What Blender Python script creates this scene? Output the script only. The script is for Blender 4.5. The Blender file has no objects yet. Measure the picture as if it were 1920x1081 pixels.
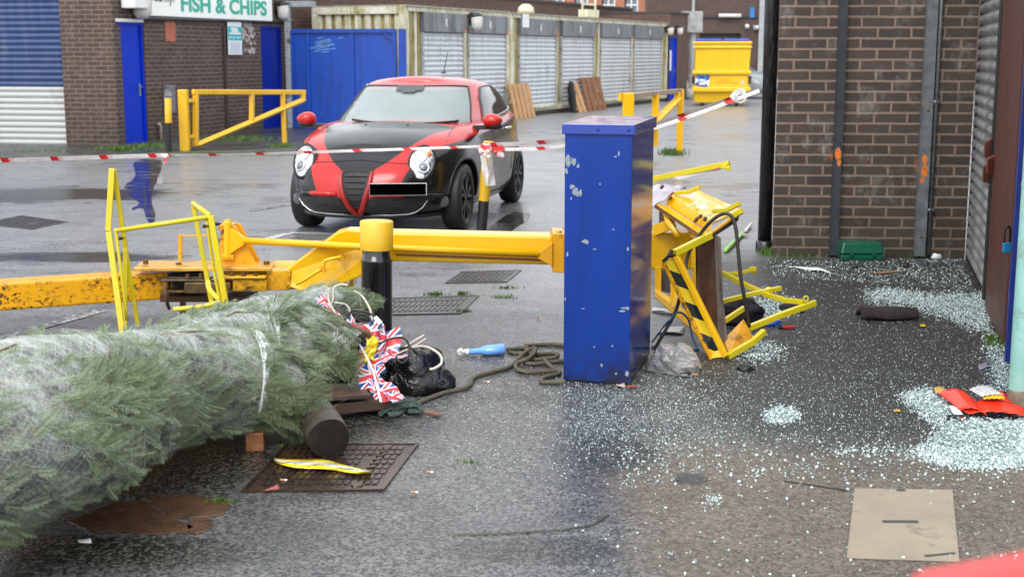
import bpy, bmesh, math, random
import numpy as np
from mathutils import Vector, Matrix, noise as mnoise
from mathutils.bvhtree import BVHTree
R = math.radians
rnd = random.Random(7)
C = bpy.context.scene.collection
sc = bpy.context.scene

# ------------------------------------------------------------------ camera
FPX, CAM_H = 2520.0, 1.65
PITCH = math.atan(440.5 / FPX)
cam = bpy.data.cameras.new('camera'); camo = bpy.data.objects.new('camera', cam); C.objects.link(camo)
cam.sensor_width = 36; cam.lens = FPX / 1920 * 36
cam.clip_start = 0.05; cam.clip_end = 600
camo.location = (0, 0, CAM_H); camo.rotation_euler = (R(90) - PITCH, 0, 0)
cam.dof.use_dof = True; cam.dof.focus_distance = 7.1; cam.dof.aperture_fstop = 4.4
sc.camera = camo

# ------------------------------------------------------------------ sky and sun (overcast)
w = bpy.data.worlds.new("World"); sc.world = w; w.use_nodes = True
wn, wl = w.node_tree.nodes, w.node_tree.links
bg = wn['Background']
sky = wn.new('ShaderNodeTexSky'); sky.sky_type = 'NISHITA'; sky.sun_disc = False
sky.sun_elevation = R(48); sky.sun_rotation = R(200)
sky.air_density = 1.0; sky.dust_density = 3.0
hs = wn.new('ShaderNodeHueSaturation'); hs.inputs['Saturation'].default_value = 0.22
wl.new(sky.outputs['Color'], hs.inputs['Color'])
mxw = wn.new('ShaderNodeMix'); mxw.data_type = 'RGBA'; mxw.inputs[0].default_value = 0.72
wl.new(hs.outputs['Color'], mxw.inputs[6]); mxw.inputs[7].default_value = (7.2, 7.5, 7.9, 1)
wl.new(mxw.outputs[2], bg.inputs['Color']); bg.inputs['Strength'].default_value = 0.135
sl = bpy.data.lights.new('sun', 'SUN'); so = bpy.data.objects.new('sun', sl); C.objects.link(so)
sl.energy = 0.9; sl.angle = R(30); sl.color = (1, 0.97, 0.92)
so.rotation_euler = (R(42), 0, R(-20))
sc.view_settings.view_transform = 'Standard'; sc.view_settings.look = 'None'
sc.view_settings.gamma = 1; sc.view_settings.exposure = 1.0
sc.cycles.use_denoising = True
sc.cycles.max_bounces = 6; sc.cycles.transparent_max_bounces = 8
sc.cycles.caustics_reflective = False; sc.cycles.caustics_refractive = False

# ------------------------------------------------------------------ measuring helpers
def ray(px, py):
    u = (px - 960) / FPX; v = -(py - 540.5) / FPX
    return Vector((u, math.cos(PITCH) + v * math.sin(PITCH), -math.sin(PITCH) + v * math.cos(PITCH)))
def G(px, py, z=0.0):
    d = ray(px, py); t = (z - CAM_H) / d.z
    return Vector((d.x * t, d.y * t, z))
def P(px, py, Y):
    d = ray(px, py); t = Y / d.y
    return Vector((d.x * t, Y, CAM_H + d.z * t))

# ------------------------------------------------------------------ materials
def srgb(r, g, b):
    f = lambda c: (c / 255 / 12.92) if c / 255 <= 0.04045 else ((c / 255 + 0.055) / 1.055) ** 2.4
    return (f(r), f(g), f(b), 1)
class NT:
    def __init__(s, name):
        s.m = bpy.data.materials.new(name); s.m.use_nodes = True
        s.t = s.m.node_tree; s.b = s.t.nodes['Principled BSDF']; s.out = s.t.nodes['Material Output']
    def n(s, typ, **kw):
        nd = s.t.nodes.new('ShaderNode' + typ)
        for k, v in kw.items(): setattr(nd, k, v)
        return nd
    def link(s, a, b): s.t.links.new(a, b)
    def put(s, sock, v):
        if isinstance(v, bpy.types.NodeSocket): s.link(v, sock)
        elif isinstance(v, (tuple, list)) and sock.type == 'RGBA' and len(v) == 3: sock.default_value = (*v, 1)
        elif isinstance(v, (int, float)) and sock.type == 'RGBA': sock.default_value = (v, v, v, 1)
        else: sock.default_value = v
    def obj(s): return s.n('TexCoord').outputs['Object']
    def uv(s): return s.n('TexCoord').outputs['UV']
    def noise(s, vec, scale, detail=4, rough=.55, out='Fac'):
        nd = s.n('TexNoise'); s.put(nd.inputs['Vector'], vec); nd.inputs['Scale'].default_value = scale
        nd.inputs['Detail'].default_value = detail; nd.inputs['Roughness'].default_value = rough
        return nd.outputs[out]
    def vor(s, vec, scale, out='Distance', feature='F1'):
        nd = s.n('TexVoronoi', feature=feature); s.put(nd.inputs['Vector'], vec); nd.inputs['Scale'].default_value = scale
        return nd.outputs[out]
    def ramp(s, fac, a, b, lo=0.0, hi=1.0):
        nd = s.n('MapRange'); nd.clamp = True; s.put(nd.inputs[0], fac)
        for i, v in enumerate((a, b, lo, hi)): s.put(nd.inputs[i + 1], v)
        return nd.outputs[0]
    def math(s, op, a, b=0.0, c=0.0):
        nd = s.n('Math', operation=op); s.put(nd.inputs[0], a); s.put(nd.inputs[1], b); s.put(nd.inputs[2], c)
        return nd.outputs[0]
    def mix(s, fac, a, b, blend='MIX'):
        nd = s.n('Mix', data_type='RGBA', blend_type=blend); s.put(nd.inputs[0], fac); s.put(nd.inputs[6], a); s.put(nd.inputs[7], b)
        return nd.outputs[2]
    def xyz(s, vec):
        nd = s.n('SeparateXYZ'); s.put(nd.inputs[0], vec); return nd.outputs
    def scale(s, vec, sc3):
        nd = s.n('Mapping'); s.put(nd.inputs['Vector'], vec); nd.inputs['Scale'].default_value = sc3
        return nd.outputs[0]
    def bump(s, h, strength=.3, dist=.01, normal=None):
        nd = s.n('Bump'); nd.inputs['Strength'].default_value = 1.0
        s.put(nd.inputs['Strength'], strength); nd.inputs['Distance'].default_value = dist; s.put(nd.inputs['Height'], h)
        if normal: s.link(normal, nd.inputs['Normal'])
        return nd.outputs[0]
    def set(s, **kw):
        for k, v in kw.items():
            s.put(s.b.inputs[{'col': 'Base Color', 'rough': 'Roughness', 'metal': 'Metallic', 'coat': 'Coat Weight', 'coatr': 'Coat Roughness',
                              'normal': 'Normal', 'alpha': 'Alpha', 'trans': 'Transmission Weight', 'ior': 'IOR', 'spec': 'Specular IOR Level', 'sheen': 'Sheen Weight',
                              'emit': 'Emission Color', 'es': 'Emission Strength', 'sub': 'Subsurface Weight'}[k]], v)
        return s.m
def mk(name, col, rough=.5, metal=0, var=.15, scale=6, bump=0, bscale=60, coat=0, dirt=0, dirtcol=(.03, .025, .02), dscale=5, chip=0, chipcol=(.3, .3, .28), chscale=9, **kw):
    t = NT(name); o = t.obj()
    n = t.noise(o, scale, 5)
    c = t.mix(t.ramp(n, .3, .7), tuple(x * (1 - var) for x in col[:3]), tuple(min(1, x * (1 + var)) for x in col[:3]))
    if dirt:
        d = t.ramp(t.noise(o, dscale, 8, .7), .62 - dirt * .3, .75 - dirt * .2)
        c = t.mix(d, c, dirtcol)
    if chip:
        d = t.ramp(t.noise(o, chscale, 6, .65), .72 - chip * .2, .735 - chip * .2)
        c = t.mix(d, c, chipcol)
    t.set(col=c, rough=t.ramp(t.noise(o, scale * 2.3, 3), .3, .7, rough * .75, min(1, rough * 1.25)), metal=metal, coat=coat, **kw)
    if bump: t.set(normal=t.bump(t.noise(o, bscale, 4), bump, .01))
    return t.m

# ------------------------------------------------------------------ mesh builder
def frame_from(dirv, up=Vector((0, 0, 1))):
    z = dirv.normalized()
    if abs(z.dot(up)) > .98: up = Vector((0, 1, 0))
    x = up.cross(z).normalized(); y = z.cross(x)
    return x, y, z
def catmull(pts, k=6, closed=False):
    pts = [Vector(p) for p in pts]; n = len(pts); out = []
    for i in range(n if closed else n - 1):
        g = lambda j: pts[j % n] if closed else pts[max(0, min(n - 1, j))]
        p0, p1, p2, p3 = g(i - 1), g(i), g(i + 1), g(i + 2)
        for q in range(k):
            t = q / k
            out.append(.5 * ((2 * p1) + (p2 - p0) * t + (2 * p0 - 5 * p1 + 4 * p2 - p3) * t * t + (3 * p1 - p0 - 3 * p2 + p3) * t ** 3))
    if not closed: out.append(pts[-1])
    return out
class MB:
    def __init__(s): s.v = []; s.f = []; s.m = []; s.uvs = {}
    def add(s, vs, fs, mi=0):
        o = len(s.v); s.v += [Vector(a) for a in vs]
        for f in fs: s.f.append(tuple(o + i for i in f)); s.m.append(mi)
        return s
    def quad(s, a, b, c, d, mi=0): return s.add([a, b, c, d], [(0, 1, 2, 3)], mi)
    def hexa(s, vs, mi=0):  # 4 bottom ccw, 4 top ccw
        return s.add(vs, [(3, 2, 1, 0), (4, 5, 6, 7), (0, 1, 5, 4), (1, 2, 6, 5), (2, 3, 7, 6), (3, 0, 4, 7)], mi)
    def box(s, c, size, rz=0, mi=0, rx=0, ry=0):
        M = Matrix.Rotation(rz, 3, 'Z') @ Matrix.Rotation(ry, 3, 'Y') @ Matrix.Rotation(rx, 3, 'X'); c = Vector(c); a, b, h = (q / 2 for q in size)
        return s.hexa([c + M @ Vector(q) for q in ((-a, -b, -h), (a, -b, -h), (a, b, -h), (-a, b, -h), (-a, -b, h), (a, -b, h), (a, b, h), (-a, b, h))], mi)
    def beam(s, p0, p1, wd, ht, mi=0, up=(0, 0, 1)):
        p0, p1 = Vector(p0), Vector(p1); x, y, z = frame_from(p1 - p0, Vector(up)); a, b = x * wd / 2, y * ht / 2
        return s.hexa([p0 - a - b, p0 - a + b, p0 + a + b, p0 + a - b, p1 - a - b, p1 - a + b, p1 + a + b, p1 + a - b][::1], mi)
    def prism(s, pts, thick, mi=0):  # planar polygon extruded by vector
        pts = [Vector(p) for p in pts]; n = len(pts); th = Vector(thick)
        nrm = Vector((0, 0, 0))
        for i in range(n): nrm += pts[i].cross(pts[(i + 1) % n])
        if nrm.dot(th) > 0: pts = pts[::-1]
        vs = pts + [p + th for p in pts]
        return s.add(vs, [tuple(range(n)), tuple(range(2 * n - 1, n - 1, -1))] + [((i + 1) % n, i, i + n, (i + 1) % n + n) for i in range(n)], mi)
    def plate(s, a, b, c, d, t, mi=0):
        a, b, c, d = map(Vector, (a, b, c, d)); n = ((b - a).cross(d - a)).normalized() * t
        return s.prism([a, b, c, d], n, mi)
    def tube(s, pts, r, n=8, mi=0, cap=True, closed=False):
        pts = [Vector(p) for p in pts]; k = len(pts); rs = r if isinstance(r, (list, tuple)) else [r] * k
        vs = []; px = None
        for i in range(k):
            d = pts[(i + 1) % k] - pts[i - 1] if closed else pts[min(k - 1, i + 1)] - pts[max(0, i - 1)]
            if d.length < 1e-9: d = Vector((0, 0, 1))
            x, y, z = frame_from(d)
            if px is not None:
                x = (px - z * px.dot(z)); x = x.normalized() if x.length > 1e-6 else frame_from(d)[0]; y = z.cross(x)
            px = x
            vs += [pts[i] + (x * math.cos(2 * math.pi * q / n) + y * math.sin(2 * math.pi * q / n)) * rs[i] for q in range(n)]
        fs = []
        for i in range(k if closed else k - 1):
            j = (i + 1) % k
            for q in range(n): fs.append((i * n + q, i * n + (q + 1) % n, j * n + (q + 1) % n, j * n + q))
        if cap and not closed: fs += [tuple(range(n - 1, -1, -1)), tuple(range((k - 1) * n, k * n))]
        return s.add(vs, fs, mi)
    def cyl(s, p0, p1, r0, r1=None, n=20, mi=0): return s.tube([p0, p1], [r0, r0 if r1 is None else r1], n, mi)
    def lathe(s, prof, origin=(0, 0, 0), axis=(0, 0, 1), n=24, mi=0):  # prof: (radius, along)
        o = Vector(origin); x, y, z = frame_from(Vector(axis)); vs = []; k = len(prof)
        for r, h in prof: vs += [o + z * h + (x * math.cos(2 * math.pi * q / n) + y * math.sin(2 * math.pi * q / n)) * max(r, 1e-4) for q in range(n)]
        fs = [(i * n + q, i * n + (q + 1) % n, (i + 1) * n + (q + 1) % n, (i + 1) * n + q) for i in range(k - 1) for q in range(n)]
        return s.add(vs, fs, mi)
    def ball(s, c, r, n=14, m=8, mi=0):
        c = Vector(c); r = Vector((r, r, r)) if not hasattr(r, '__len__') else Vector(r); vs = []
        for i in range(m + 1):
            a = math.pi * i / m
            for q in range(n):
                b = 2 * math.pi * q / n
                vs.append(c + Vector((r.x * math.sin(a) * math.cos(b), r.y * math.sin(a) * math.sin(b), r.z * math.cos(a))))
        return s.add(vs, [(i * n + q, (i + 1) * n + q, (i + 1) * n + (q + 1) % n, i * n + (q + 1) % n) for i in range(m) for q in range(n)], mi)
    def grid(s, pts, mi=0, uv=None):  # pts[i][j]
        n, m = len(pts), len(pts[0]); o = len(s.v); fo = len(s.f)
        s.add([p for row in pts for p in row], [(i * m + j, i * m + j + 1, (i + 1) * m + j + 1, (i + 1) * m + j) for i in range(n - 1) for j in range(m - 1)], mi)
        if uv:
            for i in range(n):
                for j in range(m): s.uvs[o + i * m + j] = uv(i / (n - 1), j / (m - 1))
        return s
    def build(s, name, mats, parent=None, smooth=False, bevel=0, loc=None, solid=0, sub=0, world=True, boxuv=True):
        """world=True: vertices are world coordinates, shifted so the object's origin sits at loc (or at its parent's)"""
        me = bpy.data.meshes.new(name)
        if not isinstance(mats, (list, tuple)): mats = [mats]
        off = Vector((0, 0, 0))
        if world:
            if parent is not None: off = parent['_base'] if '_base' in parent else Vector((0, 0, 0)); off = Vector(off)
            elif loc is not None: off = Vector(loc)
            else:
                xs = [v.x for v in s.v]; ys = [v.y for v in s.v]
                off = Vector(((min(xs) + max(xs)) / 2, (min(ys) + max(ys)) / 2, min(v.z for v in s.v)))
        me.from_pydata([v - off for v in s.v], [], s.f)
        for m in mats: me.materials.append(m)
        me.polygons.foreach_set('material_index', s.m)
        if smooth: me.polygons.foreach_set('use_smooth', [True] * len(s.f))
        if boxuv:
            ul = me.uv_layers.new(name='UVMap').data
            for p in me.polygons:
                n = p.normal
                if abs(n.z) > .8: ux, uy = Vector((1, 0, 0)), Vector((0, 1, 0))
                else:
                    ux = Vector((-n.y, n.x, 0)).normalized(); uy = Vector((0, 0, 1))
                for li in p.loop_indices:
                    vi = me.loops[li].vertex_index
                    if vi in s.uvs: ul[li].uv = s.uvs[vi]
                    else:
                        v = s.v[vi]; ul[li].uv = (v.dot(ux), v.dot(uy))
        me.update()
        o = bpy.data.objects.new(name, me); C.objects.link(o)
        if parent is not None: o.parent = parent
        elif world: o.location = off
        if world: o['_base'] = tuple(off)
        if solid:
            q = o.modifiers.new('solid', 'SOLIDIFY'); q.thickness = solid; q.offset = 0
        if bevel:
            q = o.modifiers.new('bevel', 'BEVEL'); q.width = bevel; q.segments = 2; q.limit_method = 'ANGLE'; q.angle_limit = R(40)
        if sub:
            q = o.modifiers.new('sub', 'SUBSURF'); q.levels = q.render_levels = sub
        return o
def build_each(mb, name, mats, parent=None, **k):
    par = list(range(len(mb.v)))
    def fd(a):
        while par[a] != a: par[a] = par[par[a]]; a = par[a]
        return a
    for f in mb.f:
        for i in f[1:]: par[fd(i)] = fd(f[0])
    grp = {}
    for f, m in zip(mb.f, mb.m): grp.setdefault(fd(f[0]), []).append((f, m))
    out = []
    for fs in grp.values():
        ids = sorted({i for f, _ in fs for i in f}); mp = {a: b for b, a in enumerate(ids)}; q = MB(); q.v = [mb.v[i] for i in ids]
        for f, m in fs: q.f.append(tuple(mp[i] for i in f)); q.m.append(m)
        out.append(q.build(name, mats, parent, **k))
    return out
def tag(o, label, cat, group=None, kind=None):
    o['label'] = label; o['category'] = cat
    if group: o['group'] = group
    if kind: o['kind'] = kind
    return o
def thing(name, label, cat, loc, group=None, rz=0):
    o = bpy.data.objects.new(name, None); C.objects.link(o); o.location = loc; o.rotation_euler = (0, 0, rz)
    o.empty_display_size = .2; o['_base'] = tuple(loc)
    return tag(o, label, cat, group)
def structure(o): o['kind'] = 'structure'; return o
def copy_thing(src, loc, label, dz=None):
    r = src.copy(); C.objects.link(r); r.location = loc; r['label'] = label
    for ch in src.children:
        c = ch.copy(); C.objects.link(c); c.parent = r
        for g in ch.children:
            d = g.copy(); C.objects.link(d); d.parent = c
    return r

class Wall:
    """vertical plane through P0 with horizontal direction; s along, z up, d outwards (towards the camera side)"""
    def __init__(s, p0, p1):
        s.o = Vector((p0[0], p0[1], 0)); e = Vector((p1[0], p1[1], 0)) - s.o; s.len = e.length; s.d = e.normalized()
        s.n = Vector((s.d.y, -s.d.x, 0))
        if s.n.dot(-s.o) < 0: s.n = -s.n
    def at(s, a, z, d=0): return s.o + s.d * a + s.n * d + Vector((0, 0, z))
    def hit(s, px, py, d=0):
        r = ray(px, py); o = Vector((0, 0, CAM_H)); t = (s.o + s.n * d - o).dot(s.n) / r.dot(s.n); q = o + r * t
        return (q - s.o).dot(s.d), q.z
    def box(s, mb, a0, a1, z0, z1, d0, d1, mi=0):
        vs = [s.at(a0, z0, d1), s.at(a1, z0, d1), s.at(a1, z0, d0), s.at(a0, z0, d0)]; vs += [v + Vector((0, 0, z1 - z0)) for v in vs]
        flip = s.d.cross(Vector((0, 0, 1))).dot(s.n) < 0
        if flip: vs = vs[:4][::-1] + vs[4:][::-1]
        mb.hexa(vs, mi); return mb
    def face(s, mb, a0, a1, z0, z1, d=0, mi=0):
        q = [s.at(a0, z0, d), s.at(a1, z0, d), s.at(a1, z1, d), s.at(a0, z1, d)]
        if (q[1] - q[0]).cross(q[3] - q[0]).dot(s.n) < 0: q = q[::-1]
        mb.quad(*q, mi)
    def holed(s, mb, a0, a1, z0, z1, holes, depth=.12, thick=.3, mi=0):
        xs = sorted({a0, a1, *[h[0] for h in holes], *[h[1] for h in holes]}); zs = sorted({z0, z1, *[h[2] for h in holes], *[h[3] for h in holes]})
        xs = [x for x in xs if a0 <= x <= a1]; zs = [z for z in zs if z0 <= z <= z1]
        for i in range(len(xs) - 1):
            for j in range(len(zs) - 1):
                cx, cz = (xs[i] + xs[i + 1]) / 2, (zs[j] + zs[j + 1]) / 2
                if any(h[0] < cx < h[1] and h[2] < cz < h[3] for h in holes): continue
                s.face(mb, xs[i], xs[i + 1], zs[j], zs[j + 1], 0, mi)
        for h in holes:
            for (p, q) in (((h[0], h[2]), (h[0], h[3])), ((h[0], h[3]), (h[1], h[3])), ((h[1], h[3]), (h[1], h[2]))):
                mb.quad(s.at(*p, 0), s.at(*q, 0), s.at(*q, -depth), s.at(*p, -depth), mi)
        # back and ends
        s.face(mb, a0, a1, z0, z1, -thick, mi)
        mb.quad(s.at(a0, z0, 0), s.at(a0, z1, 0), s.at(a0, z1, -thick), s.at(a0, z0, -thick), mi)
        mb.quad(s.at(a1, z0, 0), s.at(a1, z1, 0), s.at(a1, z1, -thick), s.at(a1, z0, -thick), mi)
        mb.quad(s.at(a0, z1, 0), s.at(a1, z1, 0), s.at(a1, z1, -thick), s.at(a0, z1, -thick), mi)
    def slats(s, mb, a0, a1, z0, z1, d, pitch, amp, mi=0, prof=((0, 0), (.15, .7), (.45, 1), (.75, .7), (.9, 0))):
        z = z0; pr = []
        while z < z1:
            for q, h in prof:
                if z + q * pitch < z1: pr.append((z + q * pitch, d + h * amp))
            z += pitch
        pr.append((z1, d))
        for i in range(len(pr) - 1):
            q = [s.at(a0, pr[i][0], pr[i][1]), s.at(a1, pr[i][0], pr[i][1]), s.at(a1, pr[i + 1][0], pr[i + 1][1]), s.at(a0, pr[i + 1][0], pr[i + 1][1])]
            mb.quad(*q, mi)
        return mb
def text_mesh(body, size, depth=.004, bold=.0, sx=1.0):
    cu = bpy.data.curves.new('txt', 'FONT'); cu.body = body; cu.size = size; cu.extrude = depth; cu.offset = bold; cu.align_x = 'LEFT'
    o = bpy.data.objects.new('txt', cu); C.objects.link(o)
    dg = bpy.context.evaluated_depsgraph_get(); me = bpy.data.meshes.new_from_object(o.evaluated_get(dg))
    vs = [Vector((v.co.x * sx, v.co.y, v.co.z)) for v in me.vertices]; fs = [tuple(p.vertices) for p in me.polygons]
    bpy.data.objects.remove(o); bpy.data.curves.remove(cu); bpy.data.meshes.remove(me)
    return vs, fs
def text_on(mb, body, wall, a, z, size, d, bold=0, sx=1, rev=False, mi=0, width=None, tilt=0):
    vs, fs = text_mesh(body, size, .003, bold, sx)
    x0 = min(v.x for v in vs); x1 = max(v.x for v in vs); k = (width / (x1 - x0)) if width else 1
    ct, st = math.cos(tilt), math.sin(tilt)
    out = []
    for v in vs:
        x, y = (v.x - x0) * k, v.y
        out.append(wall.at(a + x * ct - y * st, z + x * st + y * ct, d + v.z))
    mb.add(out, fs, mi)
# ------------------------------------------------------------------ shared materials
def brick_mat(name, c1, c2, mortar, bw=.255, bh=.0835, ms=.012, stain=.3, pale=.2, rough=.75, spots=(), wet=0.0):
    t = NT(name); u = t.uv(); o = t.obj()
    b = t.n('TexBrick'); wv = t.n('VectorMath', operation='MULTIPLY_ADD'); t.put(wv.inputs[0], t.noise(u, 9, 4, .6, out='Color')); wv.inputs[1].default_value = (.012, .012, 0); t.put(wv.inputs[2], u); t.put(b.inputs['Vector'], wv.outputs[0]); b.offset = .5; b.squash = 1
    b.inputs['Scale'].default_value = 1; b.inputs['Brick Width'].default_value = bw; b.inputs['Row Height'].default_value = bh
    b.inputs['Mortar Size'].default_value = ms; b.inputs['Mortar Smooth'].default_value = .3; b.inputs['Bias'].default_value = 0
    b.inputs['Color1'].default_value = (*c1, 1); b.inputs['Color2'].default_value = (*c2, 1); b.inputs['Mortar'].default_value = (*mortar, 1)
    c = b.outputs['Color']
    c = t.mix(t.ramp(t.noise(u, 30, 5), .3, .75), c, (1.35, 1.3, 1.25), 'MULTIPLY')
    c = t.mix(t.ramp(t.noise(t.scale(u, (1.3, .5, 1)), 1.6, 6, .65), .45, .75, 0, stain), c, (.02, .016, .012))
    c = t.mix(t.ramp(t.noise(t.scale(u, (1.6, 1, 1)), 2.6, 9, .75), .54, .78, 0, pale), c, (.42, .4, .37))
    z = t.xyz(u)[1]
    c = t.mix(t.math('MULTIPLY', t.ramp(z, 1.1, .1, 0, .6), t.ramp(t.noise(u, 2.5, 6), .35, .6)), c, (.6, .58, .55), 'MULTIPLY')
    vb = t.noise(u, 38, 7, .8); c = t.mix(t.ramp(vb, .63, .70, 0, .75), c, (.5, .45, .42), 'MULTIPLY')
    c = t.mix(t.math('MULTIPLY', t.ramp(z, .5, 0, 0, .5), t.noise(u, 6, 6)), c, (.028, .034, .012))
    for (su, sv, r, colr) in spots:
        d = t.n('VectorMath', operation='DISTANCE'); t.put(d.inputs[0], u); d.inputs[1].default_value = (su, sv, 0)
        dd = t.math('ADD', d.outputs['Value'], t.math('MULTIPLY', t.noise(u, 55, 5), .06))
        c = t.mix(t.ramp(dd, r + .05, r, 0, .9), c, colr)
    h = t.math('ADD', t.math('MULTIPLY', b.outputs['Fac'], -1), t.math('MULTIPLY', t.noise(u, 90, 4), .35))
    return t.set(col=c, rough=t.ramp(t.noise(u, 5, 4), .3, .7, rough - .15, rough + .1), normal=t.bump(h, .7, .008))

def streak_mat(name, base, streak, rough=.5, amt=.5, metal=0, sx=9, sz=.7, col3=None):
    """painted sheet metal with stains running down"""
    t = NT(name); u = t.uv()
    n = t.noise(t.scale(u, (sx, sz, 1)), 1.0, 7, .65)
    n2 = t.noise(u, 2.2, 6, .7)
    f = t.math('MULTIPLY', t.ramp(n, .62 - amt * .35, .74 - amt * .2), t.ramp(n2, .25, .65))
    c = t.mix(f, base, streak)
    if col3: c = t.mix(t.ramp(t.noise(u, 7, 7, .7), .6, .68), c, col3)
    return t.set(col=c, rough=t.ramp(n2, .3, .7, rough * .8, rough * 1.2), metal=metal)

YEL = (.90, .50, .004); LIME = (.66, .54, .012); BLUE = (.005, .03, .36)
def yellow_mat(name, col, rust=.3, rough=.22, rs=14, sc_=3):
    t = NT(name); o = t.obj()
    c = t.mix(t.ramp(t.noise(o, sc_, 4), .3, .7), tuple(x * .86 for x in col), col)
    big = t.ramp(t.noise(o, 2.4, 3), .35, .65, .0, .1)
    n = t.noise(o, rs, 9, .78)
    f = t.ramp(t.math('ADD', n, big), .72 - rust * .22, .75 - rust * .22)
    if rs > 25: f = t.math('MULTIPLY', t.ramp(t.noise(o, rs, 6, .75), .50, .56), t.ramp(t.noise(o, 3.1, 5, .65), .50 - rust * .1, .62 - rust * .1))
    c = t.mix(f, c, (.06, .022, .006))
    spk = t.ramp(t.noise(o, 55, 6, .7), .74 - rust * .12, .76 - rust * .12)
    c = t.mix(spk, c, (.02, .012, .008))
    drops = t.ramp(t.vor(o, 130), .0, .3)
    return t.set(col=c, rough=t.ramp(n, .3, .8, rough * .7, rough * 1.8), coat=.12, coatr=.08,
                 normal=t.bump(drops, .12, .003))
M = {}
M['yellow'] = yellow_mat('yellow paint', YEL, .06)
M['yellow_rust'] = yellow_mat('rust speckled yellow paint', (.80, .38, .005), .5, .28, rs=38)
M['yellow_clean'] = yellow_mat('clean yellow paint', (.82, .46, .01), -.1)
M['lime'] = yellow_mat('lemon yellow paint', LIME, .12)
M['black_paint'] = mk('black gloss paint', (.008, .008, .009), .18, dirt=.3, dirtcol=(.03, .028, .026), coat=.4)
M['black_mat'] = mk('black plastic', (.012, .012, .013), .45)
M['rubber'] = mk('black rubber', (.014, .014, .014), .55)
M['hose'] = mk('grey brown hose', (.03, .024, .02), .45)
M['steel'] = mk('galvanised steel', (.22, .24, .25), .42, metal=.6, var=.25, scale=12, dirt=.25, dirtcol=(.1, .08, .06))
M['dark_steel'] = mk('dark grease steel', (.022, .018, .016), .4, metal=.3, dirt=.4, dirtcol=(.16, .08, .01))
M['bolt'] = mk('rusty bolt steel', (.13, .07, .03), .5, metal=.5)
M['bluegate'] = streak_mat('blue gate paint', (.004, .06, .40), (.006, .035, .22), .35, .5, col3=(.02, .11, .5))
M['bluedoor'] = mk('blue door paint', (.002, .034, .52), .45, spec=.15, var=.06, chip=.12, chipcol=(.1, .16, .6), chscale=4)
M['white'] = mk('white paint', (.78, .78, .76), .4, var=.05)
M['paper'] = mk('white paper', (.75, .75, .76), .7, var=.08)
M['lampglass'] = mk('opal lamp glass', (.62, .6, .57), .25, var=.08)
M['darkgap'] = mk('dark recess', (.006, .006, .006), .8)
M['woodold'] = mk('weathered timber', (.16, .085, .04), .7, var=.4, scale=18, bump=.3, dirt=.4)
M['woodpale'] = mk('new pine', (.45, .24, .1), .6, var=.25, scale=14)
M['woodbrown'] = mk('brown stained pine', (.2, .075, .028), .6, var=.3, scale=14)
M['shutter'] = streak_mat('galvanised shutter', (.58, .61, .65), (.2, .21, .18), .45, .35, metal=.15, sx=5)
M['shutter_head'] = streak_mat('shutter housing', (.19, .215, .24), (.06, .055, .04), .5, .6, col3=(.2, .2, .17))
M['cream'] = streak_mat('algae streaked cream paint', (.78, .76, .66), (.26, .22, .03), .55, .85, sx=7, sz=.5, col3=(.09, .06, .03))

M['creamstain'] = streak_mat('algae stained cream paint', (.36, .29, .10), (.13, .10, .025), .6, .7, sx=9, sz=.6, col3=(.5, .46, .3))
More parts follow.
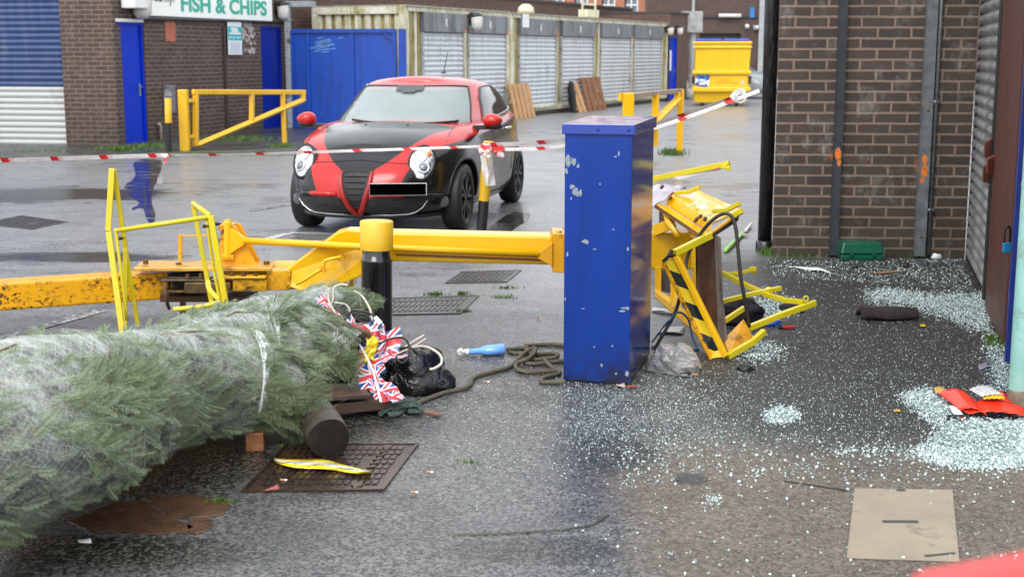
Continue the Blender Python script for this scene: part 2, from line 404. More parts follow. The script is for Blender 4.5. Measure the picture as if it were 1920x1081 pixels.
# ------------------------------------------------------------------ ground: one sheet of wet asphalt
def ground_mat():
    t = NT('wet asphalt'); o = t.obj(); x, y, z = t.xyz(o)
    big = t.noise(o, .33, 6, .6); mid = t.noise(t.scale(o, (1, 1.6, 1)), 1.7, 7, .62); fine = t.noise(o, 60, 4, .6)
    agg = t.vor(o, 95); agc = t.vor(o, 95, 'Color')
    gr = t.xyz(agc)[0]
    c = t.mix(t.ramp(gr, .15, .95), (.02, .02, .021), (.185, .183, .178))
    c = t.mix(t.ramp(mid, .35, .7), c, (.55, .55, .56), 'MULTIPLY')
    # brown worn footway in front of the shop and darker tarmac under the broken glass
    wob = t.math('MULTIPLY', t.math('SUBTRACT', mid, .5), .5)
    fx = t.ramp(t.math('ADD', x, wob), .30, .52); fy = t.ramp(t.math('ADD', y, wob), 5.75, 5.35)
    foot = t.math('MULTIPLY', fx, fy)
    c = t.mix(foot, c, t.mix(t.ramp(gr, .1, 1), (.066, .052, .039), (.185, .155, .122)))
    dk = t.math('MULTIPLY', t.math('MULTIPLY', t.ramp(t.math('ADD', x, wob), .7, 1.05), t.ramp(t.math('ADD', y, wob), 5.4, 5.8)), t.ramp(y, 12, 10.6))
    c = t.mix(dk, c, t.mix(t.ramp(gr, .2, 1), (.016, .0155, .015), (.05, .047, .042)))
    sky_sheen = t.math('MULTIPLY', t.ramp(y, 7.2, 11), t.math('SUBTRACT', 1, dk))
    c = t.mix(sky_sheen, c, t.mix(t.ramp(gr, .1, .95), (.115, .117, .12), (.31, .315, .32)))  # sky reflection on the wet road farther off, put into the base colour
    c = t.mix(t.ramp(mid, .45, .72), c, (.66, .66, .67), 'MULTIPLY')
    wet = None
    for (px, py, rx, ry) in ((330, 875, .42, .36), (200, 1035, .7, .16), (70, 365, 1.6, .9), (130, 482, .8, .3), (450, 450, .25, .25), (1000, 1030, .3, .12), (690, 800, .22, .25), (1140, 850, .22, .35)):
        q_ = G(px, py); ex = t.math('DIVIDE', t.math('SUBTRACT', x, q_.x), rx); ey = t.math('DIVIDE', t.math('SUBTRACT', y, q_.y), ry)
        d_ = t.math('ADD', t.math('SQRT', t.math('ADD', t.math('MULTIPLY', ex, ex), t.math('MULTIPLY', ey, ey))), t.math('MULTIPLY', t.math('SUBTRACT', mid, .5), 2.2))
        m_ = t.ramp(d_, 1.15, .75); wet = m_ if wet is None else t.math('MAXIMUM', wet, m_)
    c = t.mix(wet, c, t.mix(t.ramp(gr, .5, .95), (.010, .010, .010), (.10, .098, .08)))
    puddle = t.ramp(t.math('ADD', t.math('MULTIPLY', big, .65), t.math('MULTIPLY', mid, .35)), .49, .60)
    dry = t.math('MAXIMUM', foot, t.math('MULTIPLY', dk, .75))
    puddle = t.math('MULTIPLY', puddle, t.math('SUBTRACT', 1, t.math('MULTIPLY', dry, .8)))
    r = t.ramp(t.math('ADD', t.math('MULTIPLY', mid, .6), t.math('MULTIPLY', fine, .4)), .3, .7, .26, .46)
    r = t.math('ADD', r, t.math('MULTIPLY', dry, .2))
    r = t.mix(puddle, r, .2); r = t.mix(wet, r, .17); r = t.math('MAXIMUM', r, t.math('MULTIPLY', t.ramp(y, 7, 9, 1, 0), t.ramp(t.math('ABSOLUTE', t.math('SUBTRACT', x, .5)), .45, .9, .33, .2)))
    far = t.ramp(y, 5, 18, 1, .3)
    amt = t.math('MULTIPLY', t.math('SUBTRACT', 1, t.math('MULTIPLY', puddle, .85)), t.math('MULTIPLY', far, .6))
    h = t.math('ADD', t.math('MULTIPLY', agg, -1), t.math('MULTIPLY', fine, .7))
    nb = t.bump(h, amt, .0034)
    nb = t.bump(t.noise(o, 2.2, 3), .12, .02, nb)
    return t.set(col=c, rough=r, normal=nb)
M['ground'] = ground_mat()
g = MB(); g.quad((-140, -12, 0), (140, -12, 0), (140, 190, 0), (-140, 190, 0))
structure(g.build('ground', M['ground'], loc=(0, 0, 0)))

def sheet(name, pts, z, m, th=.0):
    mb = MB()
    pts = [Vector((p[0], p[1], z)) for p in pts]
    if th: mb.prism([p - Vector((0, 0, th)) for p in pts], (0, 0, th))
    else:
        a = sum((pts[i].cross(pts[(i + 1) % len(pts)]) for i in range(len(pts))), Vector())
        if a.z < 0: pts = pts[::-1]
        mb.add(pts, [tuple(range(len(pts)))])
    o = mb.build(name, m); return structure(o)
def irregular(px_pts, seed, jit=.1, k=5):
    q = [G(*p) for p in px_pts]; q = catmull(q, k, True); rr = random.Random(seed)
    c = sum(q, Vector()) / len(q)
    return [c + (p - c) * (1 + rr.uniform(-jit, jit)) for p in q]
def puddle_mat():
    t = NT('standing rain water'); o = t.obj()
    return t.set(col=(.045, .045, .046), rough=.09, spec=.5, alpha=t.ramp(t.noise(t.scale(o, (1.2, 5, 1)), 1.3, 6, .6), .36, .50), normal=t.bump(t.noise(o, 7, 2), .02, .01))
M['puddle'] = puddle_mat()
sheet('puddle', irregular([(252, 302), (300, 300), (300, 330), (288, 352), (284, 378), (292, 405), (282, 418), (272, 404), (268, 392), (246, 392), (262, 380), (244, 368), (258, 356), (232, 352), (254, 330)], 3, .05, 3), .004, M['puddle'])
sheet('puddle', irregular([(950, 402), (985, 398), (990, 412), (960, 432), (930, 445), (905, 442)], 4, .1), .004, M['puddle'])
#sheet('puddle', irregular([(1290, 205), (1350, 206), (1400, 214), (1330, 232), (1260, 236), (1240, 222)], 5, .1), .004, M['puddle'])
#sheet('puddle', irregular([(1250, 255), (1330, 248), (1400, 262), (1330, 280), (1290, 276)], 6, .1), .004, M['puddle'])
#sheet('puddle', irregular([(1000, 880), (1100, 850), (1180, 880), (1050, 930), (960, 920)], 8, .12), .004, mk('thin rain film', (.03, .03, .031), .12))
# pavement along the shops, one low step above the road
def pave_mat(name, c1, c2, rough=.35):
    t = NT(name); o = t.obj(); n = t.noise(o, 1.4, 8, .65)
    c = t.mix(t.ramp(n, .3, .7), c1, c2); c = t.mix(t.ramp(t.noise(o, 45, 4), .3, .7), c, (.6, .6, .6), 'MULTIPLY')
    return t.set(col=c, rough=t.ramp(n, .3, .7, rough * .6, rough * 1.4), normal=t.bump(t.noise(o, 40, 5), .35, .006))
M['pave'] = pave_mat('wet footway', (.03, .03, .031), (.075, .074, .07))
kz = .055
kp = [G(-200, 304), G(200, 297), G(360, 292), G(560, 288), G(610, 246), G(552, 238), G(222, 272), G(-260, 268)]
sheet('pavement', kp, kz, M['pave'], kz + .05)
mb = MB(); pts = [G(-200, 304), G(200, 297), G(360, 292), G(560, 288)]
for i in range(3):
    d = (pts[i + 1] - pts[i]).normalized() * .004
    mb.beam(pts[i] + Vector((0, -.06, .03)) + d, pts[i + 1] + Vector((0, -.06, .03)) - d, .11, .075)
structure(mb.build('kerb', mk('wet kerb stone', (.085, .082, .078), .4, dirt=.4, dirtcol=(.03, .04, .012)), bevel=.01))
# worn white road paint
def worn_mat(name, col, keep=.5):
    t = NT(name); o = t.obj(); n = t.noise(o, 14, 8, .75)
    c = t.mix(t.ramp(n, .58 - keep * .3, .64 - keep * .3), (.05, .05, .05), col)
    return t.set(col=c, rough=.35, normal=t.bump(t.vor(o, 95), .3, .004))
M['roadpaint'] = worn_mat('worn white road paint', (.5, .5, .49), .62)
M['roadpaint2'] = worn_mat('half gone road paint', (.34, .34, .33), .33)
def stripe(px, wd, m, name='road_marking'):
    q = [G(*p) for p in px]; L, Rr = [], []
    for i, p in enumerate(q):
        d = (q[min(i + 1, len(q) - 1)] - q[max(i - 1, 0)]).normalized(); nn = Vector((-d.y, d.x, 0)) * wd / 2
        L.append(p + nn); Rr.append(p - nn)
    sheet(name, L + Rr[::-1], .004, m)
stripe([(-60, 655), (60, 618), (190, 582)], .11, M['roadpaint2'])
stripe([(488, 452), (540, 438)], .1, M['roadpaint'])
stripe([(543, 436.5), (600, 438), (690, 442)], .1, M['roadpaint'])
stripe([(470, 396), (560, 380)], .09, M['roadpaint2'])
stripe([(1385, 359), (1425, 358)], .08, M['roadpaint'])
#stripe([(400, 1012), (600, 1010), (850, 1008)], .02, M['roadpaint2'], 'tarmac_joint')
stripe([(850, 1003), (950, 1000), (1050, 994), (1110, 985), (1140, 965)], .012, mk('mossy joint', (.035, .045, .02), .5, var=.5, scale=25, dirt=.6), 'tarmac_joint')
#stripe([(1062, 830), (1062, 880), (1075, 930)], .012, M['darkgap'], 'tarmac_joint')
stripe([(1470, 902), (1590, 920)], .012, mk('tarmac crack', (.02, .018, .016), .6), 'tarmac_joint')

# ------------------------------------------------------------------ iron covers and slabs in the ground
iron = mk('wet rusty cast iron', (.045, .027, .02), .28, metal=.35, var=.4, scale=22, dirt=.35, dirtcol=(.09, .035, .015), bump=.2)
irongrey = mk('wet grey cast iron', (.075, .072, .07), .3, metal=.35, var=.3, scale=22, bump=.2)
def cover(px4, label, m, nx, ny, frame=True, name='manhole_cover', gapx=.32, gapy=.28, hz=.010):
    q = [G(*p) for p in px4]   # TL TR BR BL
    base = sum(q, Vector()) / 4; t = thing(name, label, 'manhole cover', base)
    L = lambda u, v, z: (q[0] * (1 - u) * (1 - v) + q[1] * u * (1 - v) + q[2] * u * v + q[3] * (1 - u) * v) + Vector((0, 0, z))
    mb = MB(); mb.prism([L(0, 0, .0), L(1, 0, .0), L(1, 1, .0), L(0, 1, .0)], (0, 0, .005)); mb.build('plate', m, t)
    mb = MB()
    for i in range(nx):
        for j in range(ny):
            off = .5 * (1 - gapx) / nx if j % 2 else 0
            u0 = .05 + .9 * i / nx + off * .4; u1 = u0 + .9 * (1 - gapx) / nx; v0 = .06 + .88 * j / ny; v1 = v0 + .88 * (1 - gapy) / ny
            if u1 > .97: continue
            if nx > 10 and i in (nx - 5, nx - 4) and 1 < j < ny - 2: continue
            mb.prism([L(u0, v0, .005), L(u1, v0, .005), L(u1, v1, .005), L(u0, v1, .005)], (0, 0, hz - .005))
    mb.build('raised_tread', m, t)
    if frame:
        mb = MB()
        e = .025
        for (a, b, c_, d) in (((-e, -e), (1 + e, -e), (1, -.004), (0, -.004)), ((1.004, 0), (1 + e, -e), (1 + e, 1 + e), (1.004, 1)), ((0, 1.004), (1, 1.004), (1 + e, 1 + e), (-e, 1 + e)), ((-e, -e), (-.004, 0), (-.004, 1), (-e, 1 + e))):
            mb.prism([L(*a, 0), L(*b, 0), L(*c_, 0), L(*d, 0)], (0, 0, .009))
        mb.build('rim', m, t)
    return t, L
t, L = cover([(540, 836), (778, 835), (715, 918), (460, 921)], 'large rusty iron cover with raised bars in front of the sawn log', iron, 17, 8)
mb = MB()
for v in (.07, .93): mb.lathe([(.0, .012), (.022, .012), (.026, .005)], L(.80, v, 0), n=16)
for i in range(7): mb.box(L(.80, .2 + .09 * i, .009), (.034, .012, .007), rz=.2)
build_each(mb, 'lifting_boss', iron, t)
cover([(868, 511), (974, 508), (948, 529), (838, 531)], 'grey chequered cover under the raised boom, farther of two', irongrey, 10, 5)
cover([(700, 562), (893, 556), (860, 588), (660, 592)], 'grey ribbed grating beside the black bollard base', irongrey, 18, 3, gapx=.5)
cover([(40, 404), (128, 416), (60, 431), (-40, 420)], 'diamond shaped grey cover in the road at far left', irongrey, 12, 6, False)
mb = MB(); cc = G(1295, 897); mb.lathe([(0.001, .004), (.056, .004), (.058, .007), (.064, .007), (.066, 0)], cc, n=32)
for i in range(-5, 6):
    x = i * .0095; hw = math.sqrt(max(.0001, .05 ** 2 - x * x)); mb.box(cc + Vector((x, 0, .006)), (.0035, hw * 2, .005), rz=0)
tag(mb.build('stopcock_cover', irongrey, loc=cc), 'small round ribbed cover set in the brown footway', 'stopcock cover')
pad = [G(1602, 917), G(1786, 920), G(1799, 1054), G(1587, 1047)]; pc = sum(pad, Vector()) / 4
t = thing('concrete_cover', 'pale square concrete cover with a slot, at lower right', 'concrete cover', pc)
mb = MB(); mb.prism(pad, (0, 0, .007)); mb.build('slab', mk('pale concrete', (.27, .225, .165), .75, var=.14, scale=3, bump=.35, bscale=160, dirt=.22, dirtcol=(.12, .1, .08), dscale=4), t, bevel=.003)
mb = MB(); mb.box(G(1688, 981) + Vector((0, 0, .0085)), (.125, .02, .003), rz=-.02)
mb.box(G(1689, 922) + Vector((0, 0, .0085)), (.03, .018, .003)); mb.box(G(1762, 1043) + Vector((0, 0, .0085)), (.11, .012, .003), rz=.25)
build_each(mb, 'lifting_slot', mk('slot dirt', (.055, .05, .047), .8), t)
st = [(132, 985), (220, 945), (330, 930), (428, 940), (420, 962), (330, 985), (350, 1000), (250, 998)]
mb = MB()
for st_, sd in (([(132, 985), (200, 948), (262, 938), (300, 958), (345, 978), (352, 1000), (240, 1000)], 1), ([(272, 936), (345, 928), (428, 940), (415, 962), (350, 974), (318, 962)], 2), ([(352, 980), (392, 972), (398, 988), (362, 1002)], 3)):
    mb.prism(irregular(st_, sd, .10, 5), (0, 0, .005))
slabm = mk('wet red brown stone', (.085, .042, .024), .25, var=.35, scale=7, dirt=.35, dirtcol=(.03, .02, .014), bump=.35, bscale=30)
tag(mb.build('stone_slab', slabm, bevel=.004), 'cracked red brown stone slab in the ground below the front tree', 'stone slab')

# ------------------------------------------------------------------ left shop
brickL = brick_mat('brown shop brick', (.075, .043, .032), (.05, .03, .023), (.15, .115, .095), .25, .08, .012, .35, .25)
WA = Wall(G(0, 275), G(222, 278)); WB = Wall(G(222, 278), G(500, 247))
c0 = WB.o
shop = thing('brick_shop', 'brown brick shop with a two tone roller shutter, at left', 'shop building', c0)
sR = WA.hit(125, 270)[0]; sB = WA.hit(60, 163)[1]
mb = MB(); WA.holed(mb, -6, WA.len, 0, 5.5, [(-3.2, sR, 0, 3.6)], .14)
lenB = WB.hit(540, 200)[0]
d1 = (WB.hit(224, 200)[0], WB.hit(276, 200)[0], .05, WB.hit(250, 41.5)[1]); d2 = (WB.hit(493, 200)[0], WB.hit(532, 200)[0], .05, WB.hit(512, 49)[1])
WB.holed(mb, 0.002, lenB, 0, 5.5, [d1, d2], .1)
mb.build('wall', brickL, shop)
mb = MB(); WA.slats(mb, -3.2, sR, .03, sB, -.1, .105, .03); mb.build('roller_shutter', streak_mat('white shutter slats', (.47, .48, .47), (.26, .26, .26), .5, .3, sx=1.5), shop)
mb = MB(); WA.slats(mb, -3.2, sR, sB, 3.6, -.1, .105, .03); mb.build('roller_shutter', streak_mat('navy shutter slats', (.03, .062, .17), (.09, .11, .2), .4, .5), shop)
def leaf_door(wall, dd, parent, m, inset=.06, handle=True, hx=.85, hz=1.0, sill=False):
    mb = MB(); wall.box(mb, dd[0] + .004, dd[1] - .004, dd[2], dd[3] - .004, -inset - .05, -inset); o = mb.build('door', m, parent, bevel=.004)
    if handle:
        o['_base'] = parent['_base']; mb = MB(); a = dd[0] + (dd[1] - dd[0]) * hx
        wall.box(mb, a - .022, a + .022, hz - .11, hz + .11, -inset + .001, -inset + .012); p = wall.at(a, hz + .05, -inset + .012)
        mb.cyl(p, p + wall.n * .05, .011, n=8); mb.cyl(p + wall.n * .05, p + wall.n * .05 - wall.d * .12, .011, n=8)
        mb.build('handle', M['steel'], o)
    mb = MB(); 
    for q in ((dd[0], dd[0] + .05), (dd[1] - .05, dd[1])): wall.box(mb, q[0], q[1], dd[2], dd[3], -inset + .002, -.02)
    wall.box(mb, dd[0] + .05, dd[1] - .05, dd[3] - .05, dd[3], -inset + .002, -.02)
    mb.build('door_frame', m, parent)
    return o
leaf_door(WB, d1, shop, M['bluedoor']); leaf_door(WB, d2, shop, mk('darker blue door paint', (.003, .024, .32), .4, var=.1, spec=.2, chip=.1, chipcol=(.05, .1, .4), chscale=5), handle=False)
mb = MB(); WB.box(mb, d1[0], d1[1], d1[3] - .004, d1[3] + .05, -.02, .01); mb.build('door_header', M['white'], shop)
# pipe under the sign, conduit, brick repair, meter box
mb = MB(); p0 = WB.hit(268, 34); p1 = WB.hit(540, 40)
mb.tube([WB.at(p0[0], p0[1], .05), WB.at(p1[0], p1[1], .05)], .045, 10); mb.tube([WB.at(p1[0] - .05, p1[1], .05), WB.at(p1[0] + .06, p1[1], .05)], .06, 10)
mb.build('gutter_pipe', mk('grey pipe', (.08, .078, .08), .4), shop, smooth=True)
s0 = WB.hit(421, 150)[0]; mb = MB(); WB.box(mb, s0 - .035, s0 + .035, .1, p0[1] - .1, .002, .04); mb.build('conduit', mk('brown conduit', (.05, .03, .022), .6), shop)
a, z1 = WB.hit(308, 38); b, z0 = WB.hit(329, 78); mb = MB(); WB.box(mb, a, b, z0, z1, .0, .012); mb.build('brick_repair', mk('salmon brick repair', (.42, .13, .075), .8, var=.2, scale=9, bump=.4), shop)
a, z1 = WB.hit(305, 160); b, z0 = WB.hit(322, 210); mb = MB(); WB.box(mb, a, b, z0, z1, 0, .1); mb.build('meter_box', mk('grey meter box', (.16, .16, .165), .5), shop, bevel=.01)
a, z1 = WB.hit(296, 235); mb = MB(); mb.tube([WB.at(a, .03, .05), WB.at(a, z1, .05), WB.at(a - .05, z1 + .03, .05)], .03, 8); mb.build('pipe_stub', mk('cream pipe', (.4, .36, .3), .5), shop, smooth=True)
# glue marks of a removed poster
mb = MB(); rr = random.Random(5); a0, zz1 = WB.hit(451, 44); a1, zz0 = WB.hit(478, 82)
for i in range(60):
    if i < 50: a = rr.uniform(a0, a1); z = rr.uniform(zz0, zz1)
    else: a = rr.uniform(a0 + .1, a1); z = WB.hit(460, 97)[1] + rr.uniform(-.05, .05)
    r = rr.uniform(.02, .055); mb.prism([WB.at(a + r * math.cos(q) * rr.uniform(.6, 1.2), z + r * math.sin(q) * rr.uniform(.6, 1.2), .001) for q in [k * math.pi / 4 for k in range(8)]], WB.n * .004)
mb.build('glue_mark', mk('dried white glue', (.5, .44, .41), .8), shop)
# FISH & CHIPS sign
a, z0 = WB.hit(262, 29.5); b = WB.hit(503, 29)[0]; z1 = z0 + .95
sign = thing('shop_sign', 'white fish and chips shop sign with green lettering above the blue doors', 'shop sign', WB.at((a + b) / 2, z0))
mb = MB(); WB.box(mb, a, b, z0, z1, .02, .10); mb.build('sign_board', mk('sign white acrylic', (.86, .88, .84), .25, var=.03), sign, bevel=.01)
green = mk('sign green vinyl', (.0, .38, .27), .35, var=.04)
mb = MB()
fa, fz = WB.hit(331, 21); fb = WB.hit(492, 26)[0]
text_on(mb, 'FISH & CHIPS', WB, fa, z0 + .12, .40, .104, .012, width=fb - fa)
mb.build('lettering', green, sign)
mb = MB(); ya = WB.hit(266, 8)[0]; yb = WB.hit(318, 10)[0]
text_on(mb, 'Ye Olde Frye', WB, ya, z0 + .27, .30, .104, .008, width=yb - ya); mb.build('lettering', mk('dark old lettering', (.05, .045, .03), .5), sign)
# notice
a, z1 = WB.hit(422, 39); b, z0 = WB.hit(450, 103)
nt = thing('parking_notice', 'white and teal notice board between sign and glue marks', 'notice', WB.at((a + b) / 2, z0))
mb = MB(); WB.box(mb, a, b, z0, z1, .042, .055); mb.build('board', mk('notice white', (.72, .78, .8), .3, var=.03), nt, bevel=.003)
h = z1 - z0; teal = mk('notice teal', (.0, .42, .47), .35, var=.04)
mb = MB(); WB.box(mb, a + .005, b - .005, z0 + h * .43, z0 + h * .83, .055, .058); mb.build('teal_band', teal, nt)
mb = MB(); rr = random.Random(3)
for k in range(9): WB.box(mb, a + .06 + .03 * rr.random(), b - .06 - .08 * rr.random(), z0 + .05 * h + k * .037 * h, z0 + .05 * h + k * .037 * h + .008, .055, .0575)
mb.build('small_print', mk('grey print', (.42, .45, .5), .5), nt)
mb = MB()
for (za, zb, i0, i1) in ((.74, .80, .2, .7), (.67, .73, .25, .75), (.60, .66, .08, .92)): WB.box(mb, a + (b - a) * i0, a + (b - a) * i1, z0 + za * h, z0 + zb * h, .058, .0605)
for k in range(6): WB.box(mb, a + (b - a) * (.08 + .15 * k), a + (b - a) * (.15 + .15 * k), z0 + (.47 + .03 * (k % 2)) * h, z0 + .54 * h, .058, .0605)
mb.build('white_print', M['white'], nt)

def wall_lamp(wall, px, py, label, s=.3, flip=False):
    a, z = wall.hit(px, py); t = thing('wall_lamp', label, 'wall lamp', wall.at(a, z - s * .5), 'bulkhead lamps on the walls')
    mb = MB(); wall.box(mb, a - s * .4, a + s * .4, z - s * .25, z + s * .55, .005, .06); 
    c = wall.at(a, z + s * .33, .12); mb.ball(c, (s * .45, s * .45, s * .24)); mb.build('housing', M['black_mat'], t, smooth=True)
    mb = MB(); mb.lathe([(s * .41, .2 * s), (s * .43, -.1 * s), (s * .38, -.5 * s), (s * .22, -.68 * s), (.001, -.72 * s)], wall.at(a, z + s * .1, .13), n=20); mb.build('diffuser', M['lampglass'], t, smooth=True)
    return t
wall_lamp(WB, 521, 20, 'wall lamp with black hood between the sign and the grey gate post', .34)
wall_lamp(WB, 254, 9, 'wall lamp half hidden by the white box over the blue door', .42)
a, z = WB.hit(243, 4); mb = MB(); WB.box(mb, a - .3, a + .12, z - .12, z + .6, .02, .3); tag(mb.build('junction_box', M['white'], bevel=.02), 'white electrical box at the left end of the fish and chips sign', 'electrical box')
# ------------------------------------------------------------------ blue gate
WG = Wall(G(541, 244), G(768, 246.5))
gt = thing('metal_gate', 'bright blue sheet metal gate behind the parked car', 'gate', WG.at(2, 0))
zt = WG.hit(650, 56.5)[1]; a1 = WG.hit(550, 150)[0]; a2 = WG.hit(745, 150)[0]
mb = MB(); WG.box(mb, a1, a2, .06, zt, -.03, .01); mb.build('sheet_panel', M['bluegate'], gt)
mb = MB()
for px in (551, 580, 663, 741): s_ = WG.hit(px, 150)[0]; WG.box(mb, s_ - .035, s_ + .035, .06, zt, .012, .05)
WG.box(mb, a1, a2, zt - .06, zt + .02, .052, .07); WG.box(mb, a1, a2, .06, .14, .052, .07)
q0 = WG.at(WG.hit(722, 57)[0], zt - .06, .03); q1 = WG.at(WG.hit(742, 80)[0], WG.hit(742, 80)[1], .03); mb.beam(q0, q1, .05, .04)
mb.build('frame', M['bluegate'], gt)
mb = MB(); s_ = WG.hit(752, 150)[0]; WG.box(mb, s_ - .04, s_ + .12, .0, zt + .02, -.03, .02); mb.build('hinge_post', M['bluegate'], gt)
mb = MB(); rr = random.Random(9)
for i in range(46):
    px = rr.gauss(607, 9); py = 84 - (px - 607) * .35 + rr.gauss(0, 6); a, z = WG.hit(px, py); w_ = rr.uniform(.04, .16)
    mb.prism([WG.at(a - w_, z - .012, .0112), WG.at(a + w_, z + .016, .0112), WG.at(a + w_ * .9, z + .035, .0112), WG.at(a - w_ * .7, z + .01, .0112)], WG.n * .001)
mb.build('scuff_mark', mk('pale scuffs', (.12, .28, .62), .5), gt)
mb = MB(); s_ = WG.hit(543.5, 150)[0]; WG.box(mb, s_ - .06, s_ + .055, 0, 2.75, -.02, .08); sB_ = WG.hit(562, 10)
WG.box(mb, s_ - .04, s_ + .5, WG.hit(550, 58)[1] + .5, 2.75, -.4, -.03)
tag(mb.build('gate_post', mk('pale grey painted steel', (.3, .33, .35), .45, dirt=.3), bevel=.006), 'pale grey steel post and fascia between shop and blue gate', 'gate post')
# ------------------------------------------------------------------ two shipping containers
WC = Wall(G(761, 243), G(1250, 190.5)); back = -WC.n
zC = WC.hit(761, 12)[1]; sM = WC.hit(955, 150)[0]
def container(s0, s1, H, label, shut, endface):
    t = thing('shipping_container', label, 'container', WC.at((s0 + s1) / 2, 0, -1.2), 'containers turned into lock ups')
    D_ = 2.35
    mb = MB()   # corner posts, rails
    for (d0, d1) in ((-.14, 0), (-D_, -D_ + .14)):
        WC.box(mb, s0, s0 + .16, .12, H, d0, d1); WC.box(mb, s1 - .16, s1, .12, H, d0, d1)
        WC.box(mb, s0 + .16, s1 - .16, H - .1, H - .002, d0 + .01, d1 + .012); WC.box(mb, s0 + .16, s1 - .16, .12, .26, d0 + .01, d1 - .01)
    for s_ in (s0, s1 - .14): WC.box(mb, s_ + .01, s_ + .13, H - .16, H - .004, -D_ + .14, -.14)
    edges = sorted([s0 + .16] + [q for a, b in shut for q in (a, b)] + [s1 - .16])
    for i in range(0, len(edges), 2):
        if edges[i + 1] - edges[i] > .02:
            n = max(1, int((edges[i + 1] - edges[i]) / .16))
            for k in range(n + 1):
                a = edges[i] + (edges[i + 1] - edges[i]) * k / n
                if k < n: WC.box(mb, a + .012, a + (edges[i + 1] - edges[i]) / n - .05, .26, H - .1, -.12, -.035 - .02 * (k % 2), 1 if k % 2 else 0)
    mb.build('frame', [M['cream'], M['creamstain']], t, bevel=.008)
    mb = MB()  # corrugated end and back
    for se in (s0 + .05, s1 - .05):
        d = -.14; pr = []
        while d > -D_ + .14:
            for q, h in ((0, 0), (.03, .045), (.13, .045), (.16, 0), (.22, 0)):
                pr.append((d - q, h))
            d -= .25
        for i in range(len(pr) - 1):
            sg = -1 if se < (s0 + s1) / 2 else 1
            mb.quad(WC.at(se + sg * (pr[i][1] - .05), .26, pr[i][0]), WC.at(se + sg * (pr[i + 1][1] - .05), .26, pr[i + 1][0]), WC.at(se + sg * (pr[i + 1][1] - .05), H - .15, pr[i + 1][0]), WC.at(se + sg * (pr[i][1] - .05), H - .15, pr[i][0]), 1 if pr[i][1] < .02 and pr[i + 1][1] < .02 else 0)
    WC.box(mb, s0 + .16, s1 - .16, .26, H - .1, -D_ + .02, -D_ + .06)
    mb.build('corrugated_wall', [M['cream'], M['creamstain']], t)
    mb = MB(); WC.box(mb, s0 + .02, s1 - .02, H, H + .035, -D_, .05); mb.build('roof', mk('weathered roof sheet', (.36, .34, .28), .6, var=.2, dirt=.4, dirtcol=(.1, .09, .04)), t)
    mb = MB(); WC.box(mb, s0, s1, 0, .11, -D_, -.06); mb.build('plinth', mk('mossy brick plinth', (.05, .04, .03), .7, dirt=.4, dirtcol=(.03, .04, .01)), t)
    for (a, b) in shut:
        zh = H * .80
        mb = MB(); WC.slats(mb, a + .05, b - .05, .2, zh, -.06, .115, .04); o = mb.build('roller_shutter', M['shutter'], t)
        mb = MB(); WC.box(mb, a, b, zh, H - .1, -.12, .045); mb.build('shutter_housing', M['shutter_head'], t, bevel=.01)
        mb = MB(); WC.box(mb, a, a + .06, .12, zh - .002, -.1, -.005); WC.box(mb, b - .06, b, .12, zh - .002, -.1, -.005); WC.box(mb, a + .06, b - .06, .12, .2, -.1, -.01); mb.build('guide_rail', mk('pale rail', (.4, .4, .37), .5, dirt=.4, dirtcol=(.13, .12, .05)), t)
        mb = MB(); c = (a + b) / 2; WC.box(mb, c - .05, c + .05, zh + .12, zh + .3, .047, .053); mb.build('number_plate', mk('pale tag', (.55, .53, .47), .6), t)
        mb = MB(); WC.box(mb, b - .16, b - .04, zh + .01, zh + .07, .047, .06); mb.build('orange_lock', mk('orange lock cap', (.6, .13, .03), .5), t)
    return t
sx_ = lambda px, py=120: WC.hit(px, py)[0]
container(0, sM, zC, 'first cream container with two shutters, nearest the blue gate', [(sx_(794), sx_(872)), (sx_(880), sx_(951))], True)
container(sM + .06, WC.len, zC - .01, 'second longer cream container with four shutters beyond the first', [(sx_(975), sx_(1045)), (sx_(1054), sx_(1115)), (sx_(1127), sx_(1184)), (sx_(1189), sx_(1241))], False)
wall_lamp(WC, 884, 40, 'wall lamp hung between the two shutters of the first container', .36)
wall_lamp(WC, 1250, 57, 'wall lamp on the far end of the second container', .28)
a, z = WC.hit(980, 40); mb = MB(); WC.box(mb, a - .12, a + .3, z - .16, z + .18, .046, .052); tag(mb.build('notice_sheet', M['paper']), 'blank white sheet stuck on the housing of the third shutter', 'notice')
q = WC.at(sx_(1018, 30), zC + .035, -.5)
t = thing('roof_vent', 'cream dome vent on the container roof', 'roof vent', q); mb = MB(); mb.lathe([(.16, 0), (.2, .02), (.24, .03), (.2, .18), (.1, .26), (.001, .27)], q); mb.build('cowl', mk('cream cowl', (.66, .6, .42), .4), t, smooth=True)
mb = MB(); mb.lathe([(.15, -.0), (.15, .05)], q); mb.build('collar', M['black_mat'], t)
q = WC.at(sx_(1150, 24), zC + .03, -.8); t = thing('roof_stand', 'cream metal rack standing on the second container roof', 'rack', q); mb = MB()
for dx in (-.28, .28): mb.beam(q + WC.d * dx * 2, q + WC.d * dx * 2 + Vector((0, 0, 1.1)), .06, .06)
mb.build('leg', M['cream'], t); mb = MB(); mb.beam(q + WC.d * -.53 + Vector((0, 0, .45)), q + WC.d * .53 + Vector((0, 0, .45)), .06, .06); mb.beam(q + WC.d * -.5 + Vector((0, 0, .17)), q + WC.d * .5 + Vector((0, 0, .17)), .3, .22); mb.build('tray', mk('cream tray', (.7, .66, .48), .4), t)
